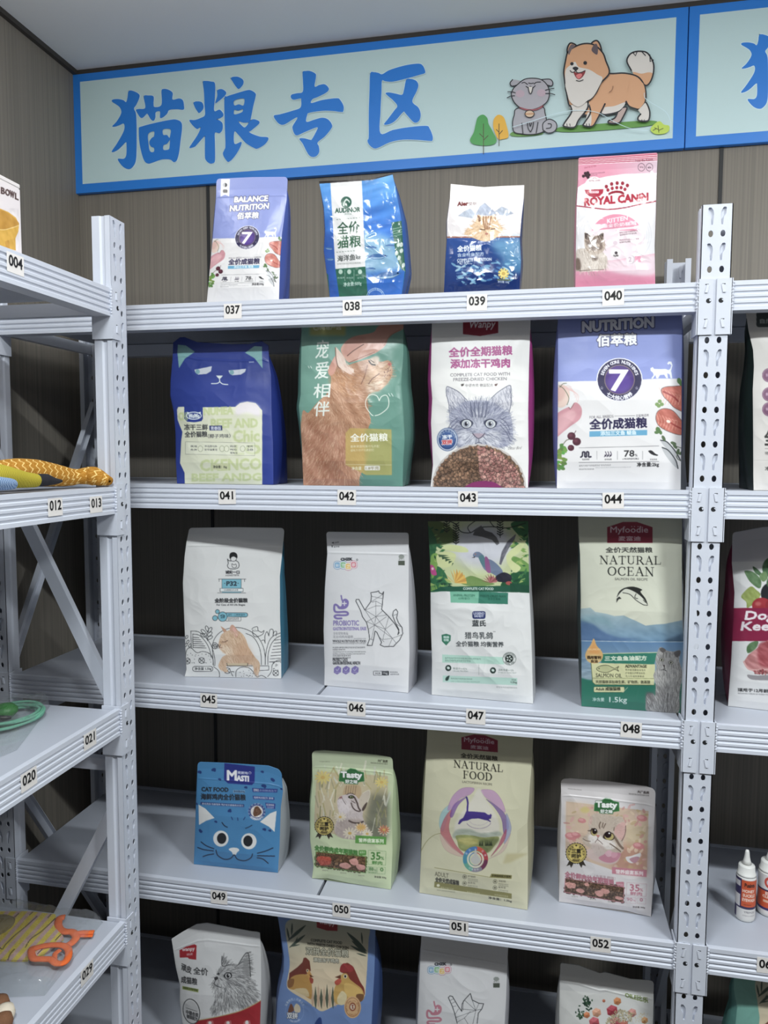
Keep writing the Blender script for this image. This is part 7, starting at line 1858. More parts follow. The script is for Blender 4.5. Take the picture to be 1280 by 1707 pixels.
def art_rooster(C, fr=(112, 144, 200), second=0):
    if not second: C.at(430, 1520, 5)
    SK = (222, 206, 170)
    C.R(50, -200, 1300, 3000, fr)
    pn = [(235, 90), (400, 60), (700, 90), (915, 130), (920, 250), (900, 600), (880, 720), (780, 770), (660, 775), (540, 828), (480, 800), (400, 740), (270, 660), (240, 600), (265, 440), (250, 300)]
    C.P(pn, SK, 1); C.grad(pn, (560, 100), (176, 178, 156), (560, 520), (226, 204, 168), .9, 1)
    for s, ps in ((1, [(250, 240), (400, 110)]), (1, [(260, 300), (395, 190)]), (1, [(285, 90), (280, 200)]), (1, [(240, 130), (262, 240)]), (1, [(330, 210), (300, 290)]), (1, [(265, 290), (350, 272)]), (2, [(905, 330), (740, 170)]), (2, [(910, 350), (780, 240)]), (2, [(870, 270), (862, 170)]), (2, [(900, 350), (770, 280)]), (2, [(905, 370), (820, 345)])):
        (x0, y0), (x1, y1) = ps
        nx, ny = -(y1 - y0) * .07, (x1 - x0) * .07
        C.P([(x0, y0), ((x0 + x1) / 2 + nx, (y0 + y1) / 2 + ny), (x1, y1), ((x0 + x1) / 2 - nx, (y0 + y1) / 2 - ny)], (70, 84, 72), 1)
    C.P([(488, 60), (664, 80), (662, 160), (574, 156), (490, 130)], (158, 36, 40)); C.T('wanpy', 510, 110, 640, 126, 36, (232, 210, 206), 3)
    C.T('COMPLETE CAT FOOD', 440, 246, 700, 270, 22, (66, 66, 54), 2); C.T('WITH FREEZE-DRIED CHICKEN', 410, 276, 754, 312, 22, (66, 66, 54), 2)
    C.T('双拼全价猫粮', 400, 356, 752, 380, 64, (204, 200, 176), 2, (76, 74, 60), 4); C.T('添加冻干鸡肉', 464, 416, 670, 428, 34, (220, 216, 196), 2, (76, 74, 60), 3)
    for k in range(9):
        x = 455 + 24 * k
        C.P([(x - 14, 720), (x, 640 - 20 * (k % 3)), (x + 14, 720), (x + 4, 790 + 20 * (k % 2)), (x - 4, 790)], (74, 86, 72) if k % 2 else (206, 170, 140), 0, .9)
    # hens
    C.P([(255, 570), (262, 510), (330, 460), (370, 420), (380, 385), (398, 380), (412, 392), (430, 410), (440, 490), (410, 520), (330, 530)], (122, 58, 44)); C.P([(245, 600), (280, 545), (340, 522), (410, 525), (440, 560), (450, 640), (445, 720), (420, 720), (330, 660), (260, 640)], (196, 146, 64), 1); C.P([(250, 570), (300, 560), (290, 620), (250, 630)], (150, 100, 50), 1); C.P([(300, 650), (400, 640), (420, 710)], (214, 190, 140), 1); C.P([(400, 480), (425, 480), (450, 530), (440, 600), (420, 560)], (206, 150, 70)); C.P([(428, 520), (465, 542), (436, 545)], (110, 60, 40)); C.P([(430, 548), (460, 560), (456, 596), (436, 590)], (170, 74, 54), 1); C.E(412, 490, 10, 13, (226, 206, 170)); C.E(413, 490, 5, 7, (30, 26, 24))
    C.P([(690, 500), (700, 450), (740, 425), (770, 440), (800, 470), (850, 580), (885, 640), (880, 700), (800, 640), (740, 530)], (136, 56, 46), 1); C.P([(700, 520), (740, 515), (765, 560), (800, 590), (870, 650), (880, 730), (800, 760), (660, 770), (630, 700), (640, 630), (680, 560)], (206, 162, 76), 1); C.P([(720, 600), (800, 610), (870, 670), (830, 730), (740, 700)], (226, 184, 92), 1); C.P([(660, 720), (700, 660), (740, 700), (720, 770), (670, 770)], (224, 206, 156), 1); C.P([(820, 690), (880, 690), (870, 740), (830, 750)], (130, 88, 52), 1)
    C.P([(685, 500), (690, 450), (720, 428), (745, 445), (770, 440), (800, 470), (780, 500), (740, 500)], (160, 56, 56), 1); C.P([(640, 545), (690, 525), (690, 560)], (110, 64, 44)); C.P([(640, 580), (680, 555), (695, 580), (670, 610), (645, 605)], (196, 86, 66), 1); C.E(728, 538, 15, 17, (230, 220, 196)); C.E(727, 538, 8, 11, (30, 26, 26))
    C.E(788, 795, 70, 92, (222, 176, 120)); C.L(C.el(788, 795, 58, 78), 4, (160, 100, 60), 0, 1, 1); C.arc('SWISS QUALITY QUALITY', 788, 795, 46, 220, -40, 14, (150, 90, 54)); C.E(788, 792, 28, 36, (160, 84, 52)); C.E(788, 792, 19, 24, (230, 214, 186)); C.P([(780, 776), (798, 776), (790, 795), (800, 806), (780, 808), (786, 795)], (150, 60, 46)); C.arc('品质认证', 788, 795, 74, 240, 300, 16, (170, 110, 60), 0, 1)
    C.L(C.el(305, 830, 76, 92), 3, (150, 176, 220), 0, .8, 1); C.arc('双重鲜肉+双重冻干', 305, 800, 66, 170, 10, 16, (226, 232, 240)); C.P([(250, 830), (275, 765), (300, 820), (270, 838)], (130, 84, 62), 1); C.P([(300, 800), (320, 765), (350, 790), (350, 835), (310, 836)], (222, 206, 176), 1); C.T('双拼', 242, 888, 330, 892, 50, (234, 236, 238), 4, (60, 66, 90), 3); C.arc('DOUBLE FRESH MEAT', 305, 860, 62, 230, 320, 14, (206, 216, 234), 0, 1)
    C.P([(472, 935), (510, 880), (530, 900), (530, 990), (490, 990)], (46, 74, 140), 1)


pouch('blue bordered cat food bag with two hens, second from the left on the bottom shelf', .255, (430, 1520), [(160, 20), (190, 180), (215, 380), (212, 500), (180, 640), (162, 740), (150, 935)], [(978, 130), (974, 350), (970, 500), (958, 700), (946, 935)],
      art_rooster, (112, 144, 200), base=.05, thick=.085, side=(64, 92, 150), gb=.014, wr=.0014, wsc=.05, seal=.05, zipv=0, seed=171, bulge=.016, film=SATIN, tilt=3)

pouch('white cat food bag with a pink emblem and wire-frame cat, third on the bottom shelf', .255, (660, 1530), [(215, 60), (202, 350), (190, 600), (178, 900)], [(936, 190), (926, 400), (916, 700), (905, 900)],
      art_chzk((206, 130, 148), 0, 660, 1530), (222, 222, 224), base=.05, thick=.075, side=(190, 190, 196), gb=.008, wr=.0012, wsc=.06, seal=.10, zipv=.05, seed=181, bulge=.014, film=SATIN, tilt=3, rc=20)


def art_cubes(C):
    C.at(900, 1570, 5)
    C.R(50, 50, 1100, 2600, (218, 218, 214))
    C.P([(50, 50), (1100, 50), (1100, 430), (700, 400), (480, 430), (50, 390)], (206, 206, 204))
    C.T('OILE比乐', 710, 462, 900, 510, 42, (110, 130, 56), 4)
    for x, y, n in ((395, 510, 60), (338, 615, 26)):
        for k in range(n): C.E(x + C.rnd.gauss(0, 18), y + C.rnd.gauss(0, 22), 9, 6, C.rnd.choice([(44, 78, 56), (60, 96, 64), (30, 56, 44)]), C.rnd.uniform(0, 180))
    for x, y, r, c in ((532, 492, 14, (196, 110, 74)), (645, 495, 34, (206, 128, 70)), (602, 575, 50, (178, 58, 74)), (472, 590, 40, (222, 160, 126)), (390, 610, 28, (214, 126, 74)), (452, 670, 46, (196, 84, 96)), (625, 670, 48, (196, 90, 100)), (768, 592, 38, (206, 140, 130)), (872, 655, 30, (206, 140, 76)), (700, 690, 38, (190, 96, 80))):
        q = C.el(x, y, r, r, 20, 6); C.P(q, c); C.P([q[3], q[4], q[5], (x, y)], [min(255, v + 26) for v in c]); C.P([q[0], q[1], q[2], (x, y)], [v * .82 for v in c]); C.noise(q, 30, 8, 30, 2)
    C.bits([(650, 560), (770, 580), (760, 660), (560, 690), (540, 660)], [(222, 206, 160), (206, 190, 140), (232, 220, 180)], 6, 220)
    for k in range(60): C.E(C.rnd.uniform(700, 900), C.rnd.uniform(590, 680), 5, 3, (214, 196, 150), C.rnd.uniform(0, 180))
    C.T('鲜肉果蔬全价猫粮', 300, 800, 820, 830, 60, (70, 80, 56), 4)


pouch('white cat food pouch with diced meat and vegetables, rightmost on the bottom shelf', .255, (900, 1570), [(170, 175), (165, 350), (160, 685)], [(948, 335), (945, 500), (940, 700)],
      art_cubes, (218, 218, 214), base=.05, thick=.075, side=(196, 196, 194), gb=.008, wr=.0016, wsc=.05, seal=.07, zipv=.05, seed=191, bulge=.015, film=SATIN, tilt=3, rc=18, top=[(0, 0), (.2, -10), (.42, 20), (.48, 2), (.75, 15), (.95, -6), (1, 0)])

# ------------------------------------------------------------------ right bay, cut off by the edge of the photo
def art_dark(C):
    C.at(1152, 500, 5.02)
    C.R(300, -100, 1800, 1700, (214, 210, 204)); C.R(545, 60, 1100, 228, (62, 70, 68), 1, 20); C.T('自然配方', 576, 196, 780, 196, 38, (190, 194, 190), 2)
    for y in (630, 790, 915): C.E(655, y, 62, 60, (128, 88, 116)); C.L(C.el(655, y, 54, 52), 3, (180, 150, 172), 0, 1, 1); C.T('鲜肉', 625, y + 12, 690, y + 12, 26, (200, 176, 194), 1)
    C.T('全价犬粮', 615, 1220, 900, 1220, 130, (60, 60, 58), 8); C.L([(618, 1245), (1000, 1245)], 4, (120, 116, 112)); C.T('特别添加', 618, 1296, 720, 1296, 26, (80, 78, 76), 1); C.T('净含量：2kg', 618, 1432, 860, 1432, 36, (70, 68, 66), 2); C.L([(525, 1340), (1200, 1345)], 4, (196, 192, 186))


pouch('grey dog food bag with a dark green side, right of the bag above sticker 044', 1.515, (1152, 500), [(452, 60), (480, 260), (518, 420), (525, 560), (515, 750), (518, 1100), (520, 1480), (522, 1570)], [(1500, 40), (1500, 260), (1490, 560), (1495, 1100), (1490, 1570)],
      art_dark, (214, 210, 204), base=.055, thick=.10, side=(34, 48, 46), gb=.012, wr=.0014, wsc=.05, seal=.06, zipv=0, seed=201, bulge=.014, film=SATIN, name='dog_food_bag', sc=5.02, kg=1.0)


def art_dog(C):
    C.at(1152, 860, 5.02)
    C.R(200, 60, 1500, 1800, (222, 222, 222)); C.P([(250, 60), (1500, 60), (1500, 370), (250, 385)], (200, 198, 204))
    GR = [(92, 128, 84), (74, 112, 74), (150, 166, 78), (116, 150, 96)]
    for q, c in (([(448, 460), (520, 470), (580, 530), (585, 590), (560, 605), (500, 560), (465, 510)], 0), ([(516, 422), (560, 450), (600, 500), (570, 500), (530, 470)], 1), ([(595, 430), (620, 370), (680, 350), (680, 500), (610, 490)], 1), ([(570, 500), (620, 465), (640, 520), (600, 550)], 3), ([(418, 680), (440, 640), (500, 590), (545, 620), (580, 660), (540, 720), (470, 770), (460, 720)], 2), ([(465, 1100), (500, 1060), (560, 1050), (540, 1110), (475, 1150)], 0)):
        C.P(q, GR[c], 1); C.noise(q, 40, 20, 50, 2, 1)
    C.E(660, 650, 78, 90, (36, 40, 46)); C.E(690, 560, 60, 60, (70, 110, 70)); C.E(590, 750, 82, 66, (168, 44, 54)); C.E(560, 735, 26, 18, (206, 110, 106), 0, .8, 6); C.E(690, 750, 70, 60, (150, 36, 46))
    C.R(200, 770, 1500, 1048, (146, 30, 72))
    C.T('Dog', 445, 890, 690, 890, 92, (236, 226, 230), 8, it=.18); C.T('Keeper', 412, 980, 860, 980, 92, (236, 226, 230), 8, it=.18)
    st = [(440, 1220), (480, 1160), (560, 1100), (640, 1040), (900, 1050), (900, 1330), (560, 1320), (470, 1280)]
    C.P(st, (198, 130, 130), 0); C.P([(560, 1090), (640, 1045), (800, 1060), (760, 1250), (580, 1250)], (170, 76, 84), 1, .9, 8); C.noise(st, 60, 24, 30, 3); C.L([(440, 1220), (480, 1280), (560, 1290), (700, 1280)], 14, (222, 170, 166), 1); C.bits([(520, 1290), (760, 1280), (760, 1330), (540, 1325)], [(176, 76, 84), (206, 130, 130)], 9, 60); C.P([(470, 1330), (560, 1335), (760, 1330), (760, 1370), (520, 1372)], (150, 146, 150), 1)
    C.T('适用于12月龄以下全犬种', 390, 1468, 860, 1490, 28, (52, 52, 54), 3); C.small(390, 1490, 760, 1508, 12, (80, 80, 84), 3)


pouch('white and maroon dog food bag picturing raw meat, on the third shelf', 1.095, (1152, 860), [(345, 140), (340, 380), (362, 640), (345, 1000), (335, 1200), (308, 1590)], [(1180, 100), (1180, 400), (1185, 800), (1190, 1200), (1190, 1690)],
      art_dog, (222, 222, 222), thick=.08, side=(120, 28, 62), gb=.020, wr=.0012, wsc=.05, seal=.06, zipv=0, seed=211, bulge=.014, film=SATIN, name='dog_food_bag', sc=5.02, rc=26, tilt=3, kg=1.0, top=[(0, 0), (.3, -34), (.6, -40), (1, 0)])


def art_teal(C):
    art_rooster(C.aff((1 / 5.2, 0, 1215, 0, 1 / 5.2, 1616)), (112, 172, 158), 1)


pouch('teal bordered pet food bag with a hen, cut off at the bottom right corner', .255, (1152, 1380), [(375, 1180), (372, 1400), (400, 1560), (385, 1707)], [(1240, 1230), (1235, 1450), (1230, 1707)],
      art_teal, (112, 172, 158), base=.05, thick=.085, side=(84, 146, 136), gb=.016, wr=.0014, wsc=.05, seal=.06, zipv=0, seed=221, bulge=.014, film=SATIN, name='pet_food_bag', sc=5.22, kg=1.0)
# ------------------------------------------------------------------ eye cleaner bottles in the right bay
PLAST = mat('white_plastic', (232, 232, 228), .32)
LBL = MATTE


def bottle(label, px, pxtop, halfpx, lab):
    zs = .675 - .0062
    b = onax([px], 2, zs)[0]
    c = np.array([b[0], b[1], 0])
    n = np.array([0, 1.0, 0])
    top = on([pxtop], n, c[1])[0][2]
    r = abs(on([(px[0] + halfpx, px[1] - 60)], n, c[1])[0][0] - on([(px[0], px[1] - 60)], n, c[1])[0][0])
    H = top - zs
    T = tag(empty('eye_drop_bottle', (c[0], c[1], zs)), label, 'bottle', 'bottles on the right shelf')
    body = H * .66
    z = zs + .0004
    MB().lathe((c[0], c[1], z), [(r * .86, 0), (r * .97, .002), (r, .006), (r, body - .006), (r * .95, body - .002), (r * .6, body)], 36).build('body', PLAST, T, True)
    MB().lathe((c[0], c[1], z + body - .002), [(r * .97, 0), (r * .97, .004), (r * .86, .005), (r * .84, H * .13), (r * .78, H * .145), (r * .4, H * .155)], 36).build('cap', PLAST, T, True)
    MB().lathe((c[0], c[1], z + body + H * .145), [(r * .5, 0), (r * .36, H * .05), (r * .28, H * .1), (r * .22, H * .17), (r * .16, H * .195), (r * .04, H * .2)], 24).build('nozzle', PLAST, T, True)
    # wrap label, coloured per vertex
    C = Canvas(0, 0, 200, 100, (226, 222, 220), 2.0)
    lab(C)
    U, V = np.meshgrid(np.linspace(0, 1, 241), np.linspace(0, 1, 121))
    u, v = U.ravel(), V.ravel()
    a = -pi / 2 + (u - .5) * 2 * pi * .98
    X = np.stack([c[0] + (r + .0004) * np.cos(a), c[1] + (r + .0004) * np.sin(a), z + body * (.95 - .88 * v)], 1)
    i = (np.arange(120)[:, None] * 241 + np.arange(240)[None]).ravel()
    f = np.stack([i, i + 241, i + 242, i + 1], 1)
    link('wrap_label', mesh_np('wrap_label', X, f, LBL, np.clip(lin(C.sample(np.stack([u * 200, v * 100], 1))), 0, .9)), T)


def lab_eye(C):
    C.at(0, 0, 1)
    C.R(40, 0, 78, 100, (60, 52, 92)); C.R(44, 6, 74, 20, (214, 210, 212)); C.R(44, 40, 74, 70, (226, 222, 222))
    C.R(78, 2, 140, 68, (206, 92, 56)); C.R(76, 68, 142, 74, (60, 50, 84)); C.R(60, 74, 160, 100, (222, 220, 218))
    C.T('Puainta', 88, 18, 122, 18, 9, (40, 26, 24), 1); C.T('HONEY', 82, 32, 122, 32, 7, (240, 214, 200), 1); C.T('SUCKLE', 83, 43, 124, 43, 7, (240, 214, 200), 1); C.T('EYEWASH', 82, 54, 126, 54, 7, (240, 214, 200), 1); C.small(86, 64, 112, 64, 3, (60, 30, 24), 2); C.T('YFEIYOU', 88, 84, 126, 84, 5, (70, 66, 80)); C.small(84, 92, 126, 92, 4, (150, 146, 150), 5)


def lab_ear(C):
    C.at(0, 0, 1)
    C.R(30, 0, 170, 40, (222, 220, 220)); C.L(C.el(92, 18, 13, 12), 6, (206, 82, 70), 0, 1, 1); C.T('耳', 86, 24, 98, 24, 12, (206, 82, 70), 1); C.R(30, 38, 170, 84, (206, 88, 52)); C.R(30, 37, 170, 41, (60, 46, 84)); C.T('EAR', 80, 50, 116, 50, 7, (240, 216, 204), 1); C.T('CLEANSING', 72, 58, 130, 58, 6, (240, 216, 204), 1); C.R(74, 64, 128, 70, (232, 190, 166)); C.R(30, 84, 170, 90, (60, 46, 100))


bottle('white squeeze bottle with an orange label, nearer the upright beside sticker 065', (1241, 1530), (1244, 1417), 16.5, lab_eye)
bottle('taller white and orange squeeze bottle cut off by the right edge of the photo', (1281, 1521), (1277, 1410), 19.5, lab_ear)

# ------------------------------------------------------------------ bowl box on the left rack
LT = 'things on the left rack'


def bowl_box():
    z0, xf = 1.875 - .0055, XL - .02
    far = onax([(34.5, 395)], 0, xf)[0]
    top = onax([(34.5, 309)], 0, xf)[0][2]
    y1, y0 = far[1], far[1] - .17
    T = tag(empty('bowl_box', (xf - .08, (y0 + y1) / 2, z0)), 'white cardboard box picturing a yellow bowl, above sticker 004', 'box')
    CARD = mat('white_card', (226, 220, 218), .6)
    MB().box((xf - .17, y0, z0), (xf, y1, top - .003)).build('carton', CARD, T, bevel=.001)
    MB().box((xf - .171, y0 - .001, top - .006), (xf + .0008, y1 + .001, top)).build('lid_flap', CARD, T, bevel=.001)
    C = Canvas(-60, 270, 50, 440, (230, 222, 222), 3.0)
    C.at(0, 280, 6.4)
    TXB = (84, 62, 58)
    for ch, xa, ya, xb, yb, h in (('B', 12, 272, 50, 282, 66), ('O', 58, 288, 102, 302, 66), ('W', 106, 304, 152, 324, 66), ('L', 162, 330, 196, 344, 62)): C.T(ch, xa, ya, xb, yb, h, TXB, 9)
    C.P([(-360, 470), (-150, 420), (0, 432), (90, 470), (170, 530), (204, 600), (196, 680), (165, 750), (168, 880), (100, 860), (0, 826), (-300, 760)], (216, 170, 76), 0)
    C.P([(-300, 500), (-100, 440), (0, 445), (90, 485), (180, 560), (200, 605), (120, 640), (0, 655), (-300, 600)], (196, 146, 62), 1); C.L([(-300, 600), (0, 658), (120, 640), (200, 612)], 9, (238, 208, 140), 1)
    C.P([(98, 770), (104, 862), (60, 846), (56, 780)], (196, 146, 62)); C.P([(100, 760), (160, 750), (168, 882), (104, 862)], (206, 160, 70)); C.noise([(-300, 430), (200, 430), (200, 880), (-300, 880)], 36, 40, 70, 2)
    U, V = np.meshgrid(np.linspace(0, 1, 201), np.linspace(0, 1, 161))
    u, v = U.ravel(), V.ravel()
    X = np.stack([np.full(len(u), xf + .0009), y0 + u * (y1 - y0), top - .008 - v * (top - .010 - z0)], 1)
    i = (np.arange(160)[:, None] * 201 + np.arange(200)[None]).ravel()
    f = np.stack([i, i + 201, i + 202, i + 1], 1)
    link('printed_side', mesh_np('printed_side', X, f, MATTE, np.clip(lin(C.sample(topx(X))), 0, .9)), T)


bowl_box()


def plush(name, label, xp, rows, paint, parts=(), zs=1.5094, sl=0.0):
    """soft stuffed toy lying along the shelf; rows: (px x, px top, px bottom); paint(u, v) -> colours"""
    T = None
    cs, rs = [], []
    for k_, (x, t, b) in enumerate(rows):
        A, B_ = onax([(x, t), (x, b)], 0, xp + sl * (k_ / (len(rows) - 1)) ** 2)
        cs.append((A + B_) / 2); rs.append(np.linalg.norm(A - B_) / 2)
    cs, rs = np.array(cs), np.array(rs)
    n = 140
    s = np.linspace(0, len(cs) - 1, n)
    sm = lambda q: np.stack([np.interp(s, np.arange(len(cs)), q[:, k]) for k in range(q.shape[1])], 1)
    c = smooth_pts(cs, False, 34); r = np.interp(np.linspace(0, 1, len(c)), np.linspace(0, 1, len(rs)), rs)
    r[0] *= .3; r[-1] *= .3
    c[:, 1] = np.minimum(c[:, 1], -.157 - .9 * r)
    c[:, 2] = np.maximum(c[:, 2], zs + r * .98 + .0006)
    m_ = 120
    t = np.linspace(0, 2 * pi, m_, endpoint=False)
    d = np.gradient(c, axis=0); d /= np.linalg.norm(d, axis=1)[:, None]
    a = np.cross(d, (0, 0, 1.0)); a /= np.linalg.norm(a, axis=1)[:, None]
    bb = np.cross(a, d)
    P = c[:, None] + r[:, None, None] * (np.cos(t)[None, :, None] * a[:, None] + np.sin(t)[None, :, None] * bb[:, None])
    L = np.concatenate([[0], np.cumsum(np.linalg.norm(np.diff(c, axis=0), axis=1))])
    UU = np.repeat(L, m_); VV = np.tile(t, len(c)) * np.repeat(r, m_)
    k = len(c)
    i = np.arange(k - 1)[:, None] * m_; j = np.arange(m_)[None]
    f = np.stack([(i + j), (i + (j + 1) % m_), (i + m_ + (j + 1) % m_), (i + m_ + j)], -1).reshape(-1, 4)
    T = tag(empty(name, tuple(c[k // 2] * (1, 1, 0) + np.array([0, 0, zs]))), label, 'toy', 'plush toys on the left rack')
    link('stuffed_body', mesh_np('stuffed_body', P.reshape(-1, 3), f, CLOTH, np.clip(lin(paint(UU, VV)), 0, .9)), T)
    for nm, rws, col in parts:
        B = MB()
        pc, pr = [], []
        for x, tt, b in rws:
            A, B_ = onax([(x, tt), (x, b)], 0, xp + .0)
            q = (A + B_) / 2; rr_ = np.linalg.norm(A - B_) / 2
            q[2] = max(q[2], zs + rr_ + .0006); pc.append(q); pr.append(rr_)
        B.tube(smooth_pts(pc, False, 4), list(np.interp(np.linspace(0, 1, (len(pc) - 1) * 4 + 1), np.linspace(0, 1, len(pr)), pr)), 16).build(nm, mat('fabric_%d_%d_%d' % col, col, .9, bump=(900, .4, .001)), T, True)
    return T


def zig(u, v):
    w_ = u * 1.0 + .0062 * np.abs(((v / .0115) % 1) * 2 - 1) + .0012 * np.sin(v * 200)
    k = np.abs(((w_ / .0150) % 1) - .5)
    n = vnoise(u * 900, v * 900, 3)[:, None]
    base = np.array((176, 124, 48)) + (n - .5) * 44
    return np.where((k < .085)[:, None], np.array((238, 204, 130)), base)


def knit(c0, c1):
    def f(u, v):
        k = np.abs(((u / .0042 + .35 * np.abs(((v / .005) % 1) * 2 - 1)) % 1) - .5)[:, None] * 2
        return np.array(c0) * (1 - k) + np.array(c1) * k
    return f


plush('plush_fish', 'mustard plush fish with pale zigzag stripes, reaching the upright above sticker 013', XL - .075,
      [(-14, 770, 808), (8, 766, 810), (30, 764, 811), (60, 766, 811), (90, 773, 811), (115, 780, 810), (130, 782, 807), (150, 778, 808), (165, 778, 809), (174, 785, 810), (183, 796, 809)], zig, zs=1.5118, sl=.074)
plush('plush_toy', 'yellow plush toy with a pointed black tip, lying in front of the mustard plush fish', XL - .030,
      [(-40, 772, 818), (-10, 772, 815), (15, 778, 814), (40, 786, 813), (60, 790, 812)], knit((200, 186, 70), (150, 136, 44)), [('black_tip', [(58, 792, 811), (68, 789.5, 811), (78, 790, 810), (90, 796, 808), (103, 800, 804)], (30, 30, 38))])
plush('plush_toy', 'blue and white striped plush toy end at the left edge of the photo', XL - .0155,
      [(-30, 792, 818), (-8, 793, 818), (12, 796, 817), (22, 799, 815.5), (25, 803, 812)], knit((186, 206, 226), (52, 82, 130)))

# ------------------------------------------------------------------ leash in its bag
def film_mat():
    M = bpy.data.materials.new('clear_plastic_film')
    M.use_nodes = True
    nt = M.node_tree
    nt.nodes.clear()
    o = nt.nodes.new('ShaderNodeOutputMaterial')
    mx = nt.nodes.new('ShaderNodeMixShader')
    tr = nt.nodes.new('ShaderNodeBsdfTransparent')
    tr.inputs[0].default_value = (.97, .98, .98, 1)
    gl = nt.nodes.new('ShaderNodeBsdfGlossy')
    gl.inputs['Roughness'].default_value = .07
    fr = nt.nodes.new('ShaderNodeLayerWeight')
    fr.inputs['Blend'].default_value = .25
    ad = nt.nodes.new('ShaderNodeMath')
    ad.operation = 'MULTIPLY_ADD'
    ad.inputs[1].default_value = .16
    ad.inputs[2].default_value = .05
    nt.links.new(fr.outputs['Facing'], ad.inputs[0])
    nt.links.new(ad.outputs[0], mx.inputs[0])
    hz = nt.nodes.new('ShaderNodeMixShader')
    hz.inputs[0].default_value = .05
    df = nt.nodes.new('ShaderNodeBsdfDiffuse')
    df.inputs[0].default_value = (.85, .87, .88, 1)
    nt.links.new(tr.outputs[0], hz.inputs[1])
    nt.links.new(df.outputs[0], hz.inputs[2])
    nt.links.new(hz.outputs[0], mx.inputs[1])
    nt.links.new(gl.outputs[0], mx.inputs[2])
    nt.links.new(mx.outputs[0], o.inputs[0])
    return M


FILM = film_mat()
ZL3, ZL4 = 1.095 - .0060, .675 - .0060


def on_shelf(px, z): return onax([px], 2, z)[0]


def leash():
    T = tag(empty('pet_leash', tuple(on_shelf((30, 1195), ZL3))), 'green cord pet leash coiled inside a clear plastic bag', 'leash')
    c = on_shelf((28, 1192), ZL3 + .006) + np.array([0, -.020, 0])
    B = MB()
    rg = random.Random(4)
    pts = []
    for k in range(8 * 40):
        a = k * 2 * pi / 40
        l = k / 40
        rr_ = .058 + .006 * math.sin(l * 2.4) + .003 * math.sin(a * 3 + l)
        pts.append((c[0] + rr_ * .82 * math.cos(a), c[1] + rr_ * 1.02 * math.sin(a) + .004 * math.sin(l * 3), c[2] + .0028 * (l % 4) + .002 * math.sin(a * 2 + l)))
    B.tube(pts, .0026, 7)
    B.build('cord', mat('green_cord', (120, 190, 160), .6, bump=(1500, .8, .002)), T, True)
    g = c + np.array([-.012, .006, .012])
    MB().lathe(tuple(g), [(.004, -.013), (.014, -.010), (.021, -.002), (.021, .004), (.014, .011), (.003, .014)], 20).build('green_handle', mat('bright_green_plastic', (44, 128, 44), .4), T, True)
    q = onax([(18, 1196)], 2, ZL3 + .012)[0]
    MB().tube([q + np.array([-.03, -.02, 0]), q + np.array([-.012, -.012, .002]), q + np.array([.004, -.004, .002])], [.004, .005, .003], 10).build('metal_clip', mat('dark_clip', (60, 58, 56), .3, .8), T, True)


leash()


def film_bag(label, corners, z, h, name='plastic_bag', seed=1):
    """flat clear bag: quad of photo corners on the shelf, puffed by h, wrinkled"""
    P = [np.array([min(max(q[0], XL - .358), XL - .0135), min(q[1], -.158), q[2]]) for q in (on_shelf(q, z) for q in corners)]
    n = 60
    U, V = np.meshgrid(np.linspace(0, 1, n + 1), np.linspace(0, 1, n + 1))
    u, v = U.ravel()[:, None], V.ravel()[:, None]
    X = (P[0] * (1 - u) + P[1] * u) * (1 - v) + (P[3] * (1 - u) + P[2] * u) * v
    e = np.clip(np.minimum(np.minimum(u, 1 - u), np.minimum(v, 1 - v)) * 34, 0, 1)[:, 0]
    w_ = np.abs(vnoise(u[:, 0] * 9 + v[:, 0] * 3, v[:, 0] * 5, seed) - .5) + .6 * np.abs(vnoise(u[:, 0] * 20, v[:, 0] * 17 + u[:, 0] * 6, seed + 4) - .5)
    wob = np.clip(.35 - np.minimum(np.minimum(u, 1 - u), np.minimum(v, 1 - v))[:, 0], 0, 1)
    X[:, 0] -= .008 * wob * (u[:, 0] < .5) * vnoise(v[:, 0] * 6 + u[:, 0] * 3, u[:, 0] * 5, seed + 8)
    X[:, 1] -= .012 * wob * vnoise(u[:, 0] * 6, v[:, 0] * 5 + u[:, 0] * 2, seed + 9)
    X[:, 2] = z + .001 + h * e ** .7 * (.62 + .38 * np.sin(pi * v[:, 0])) + .013 * (w_) * (.12 + e)
    i = (np.arange(n)[:, None] * (n + 1) + np.arange(n)[None]).ravel()
    f = np.stack([i, i + 1, i + n + 2, i + n + 1], 1)
    T = tag(empty(name, tuple(P[0])), label, 'bag', 'clear plastic bags on the left rack')
    link('upper_film', mesh_np('upper_film', X, f, FILM), T)
    Y = X.copy(); Y[:, 2] = z + .0005
    link('lower_film', mesh_np('lower_film', Y, f, FILM), T)


film_bag('clear crinkled plastic bag holding the green leash above sticker 020', [(-120, 1180), (122, 1158), (30, 1250), (-160, 1330)], ZL3, .036, seed=3)


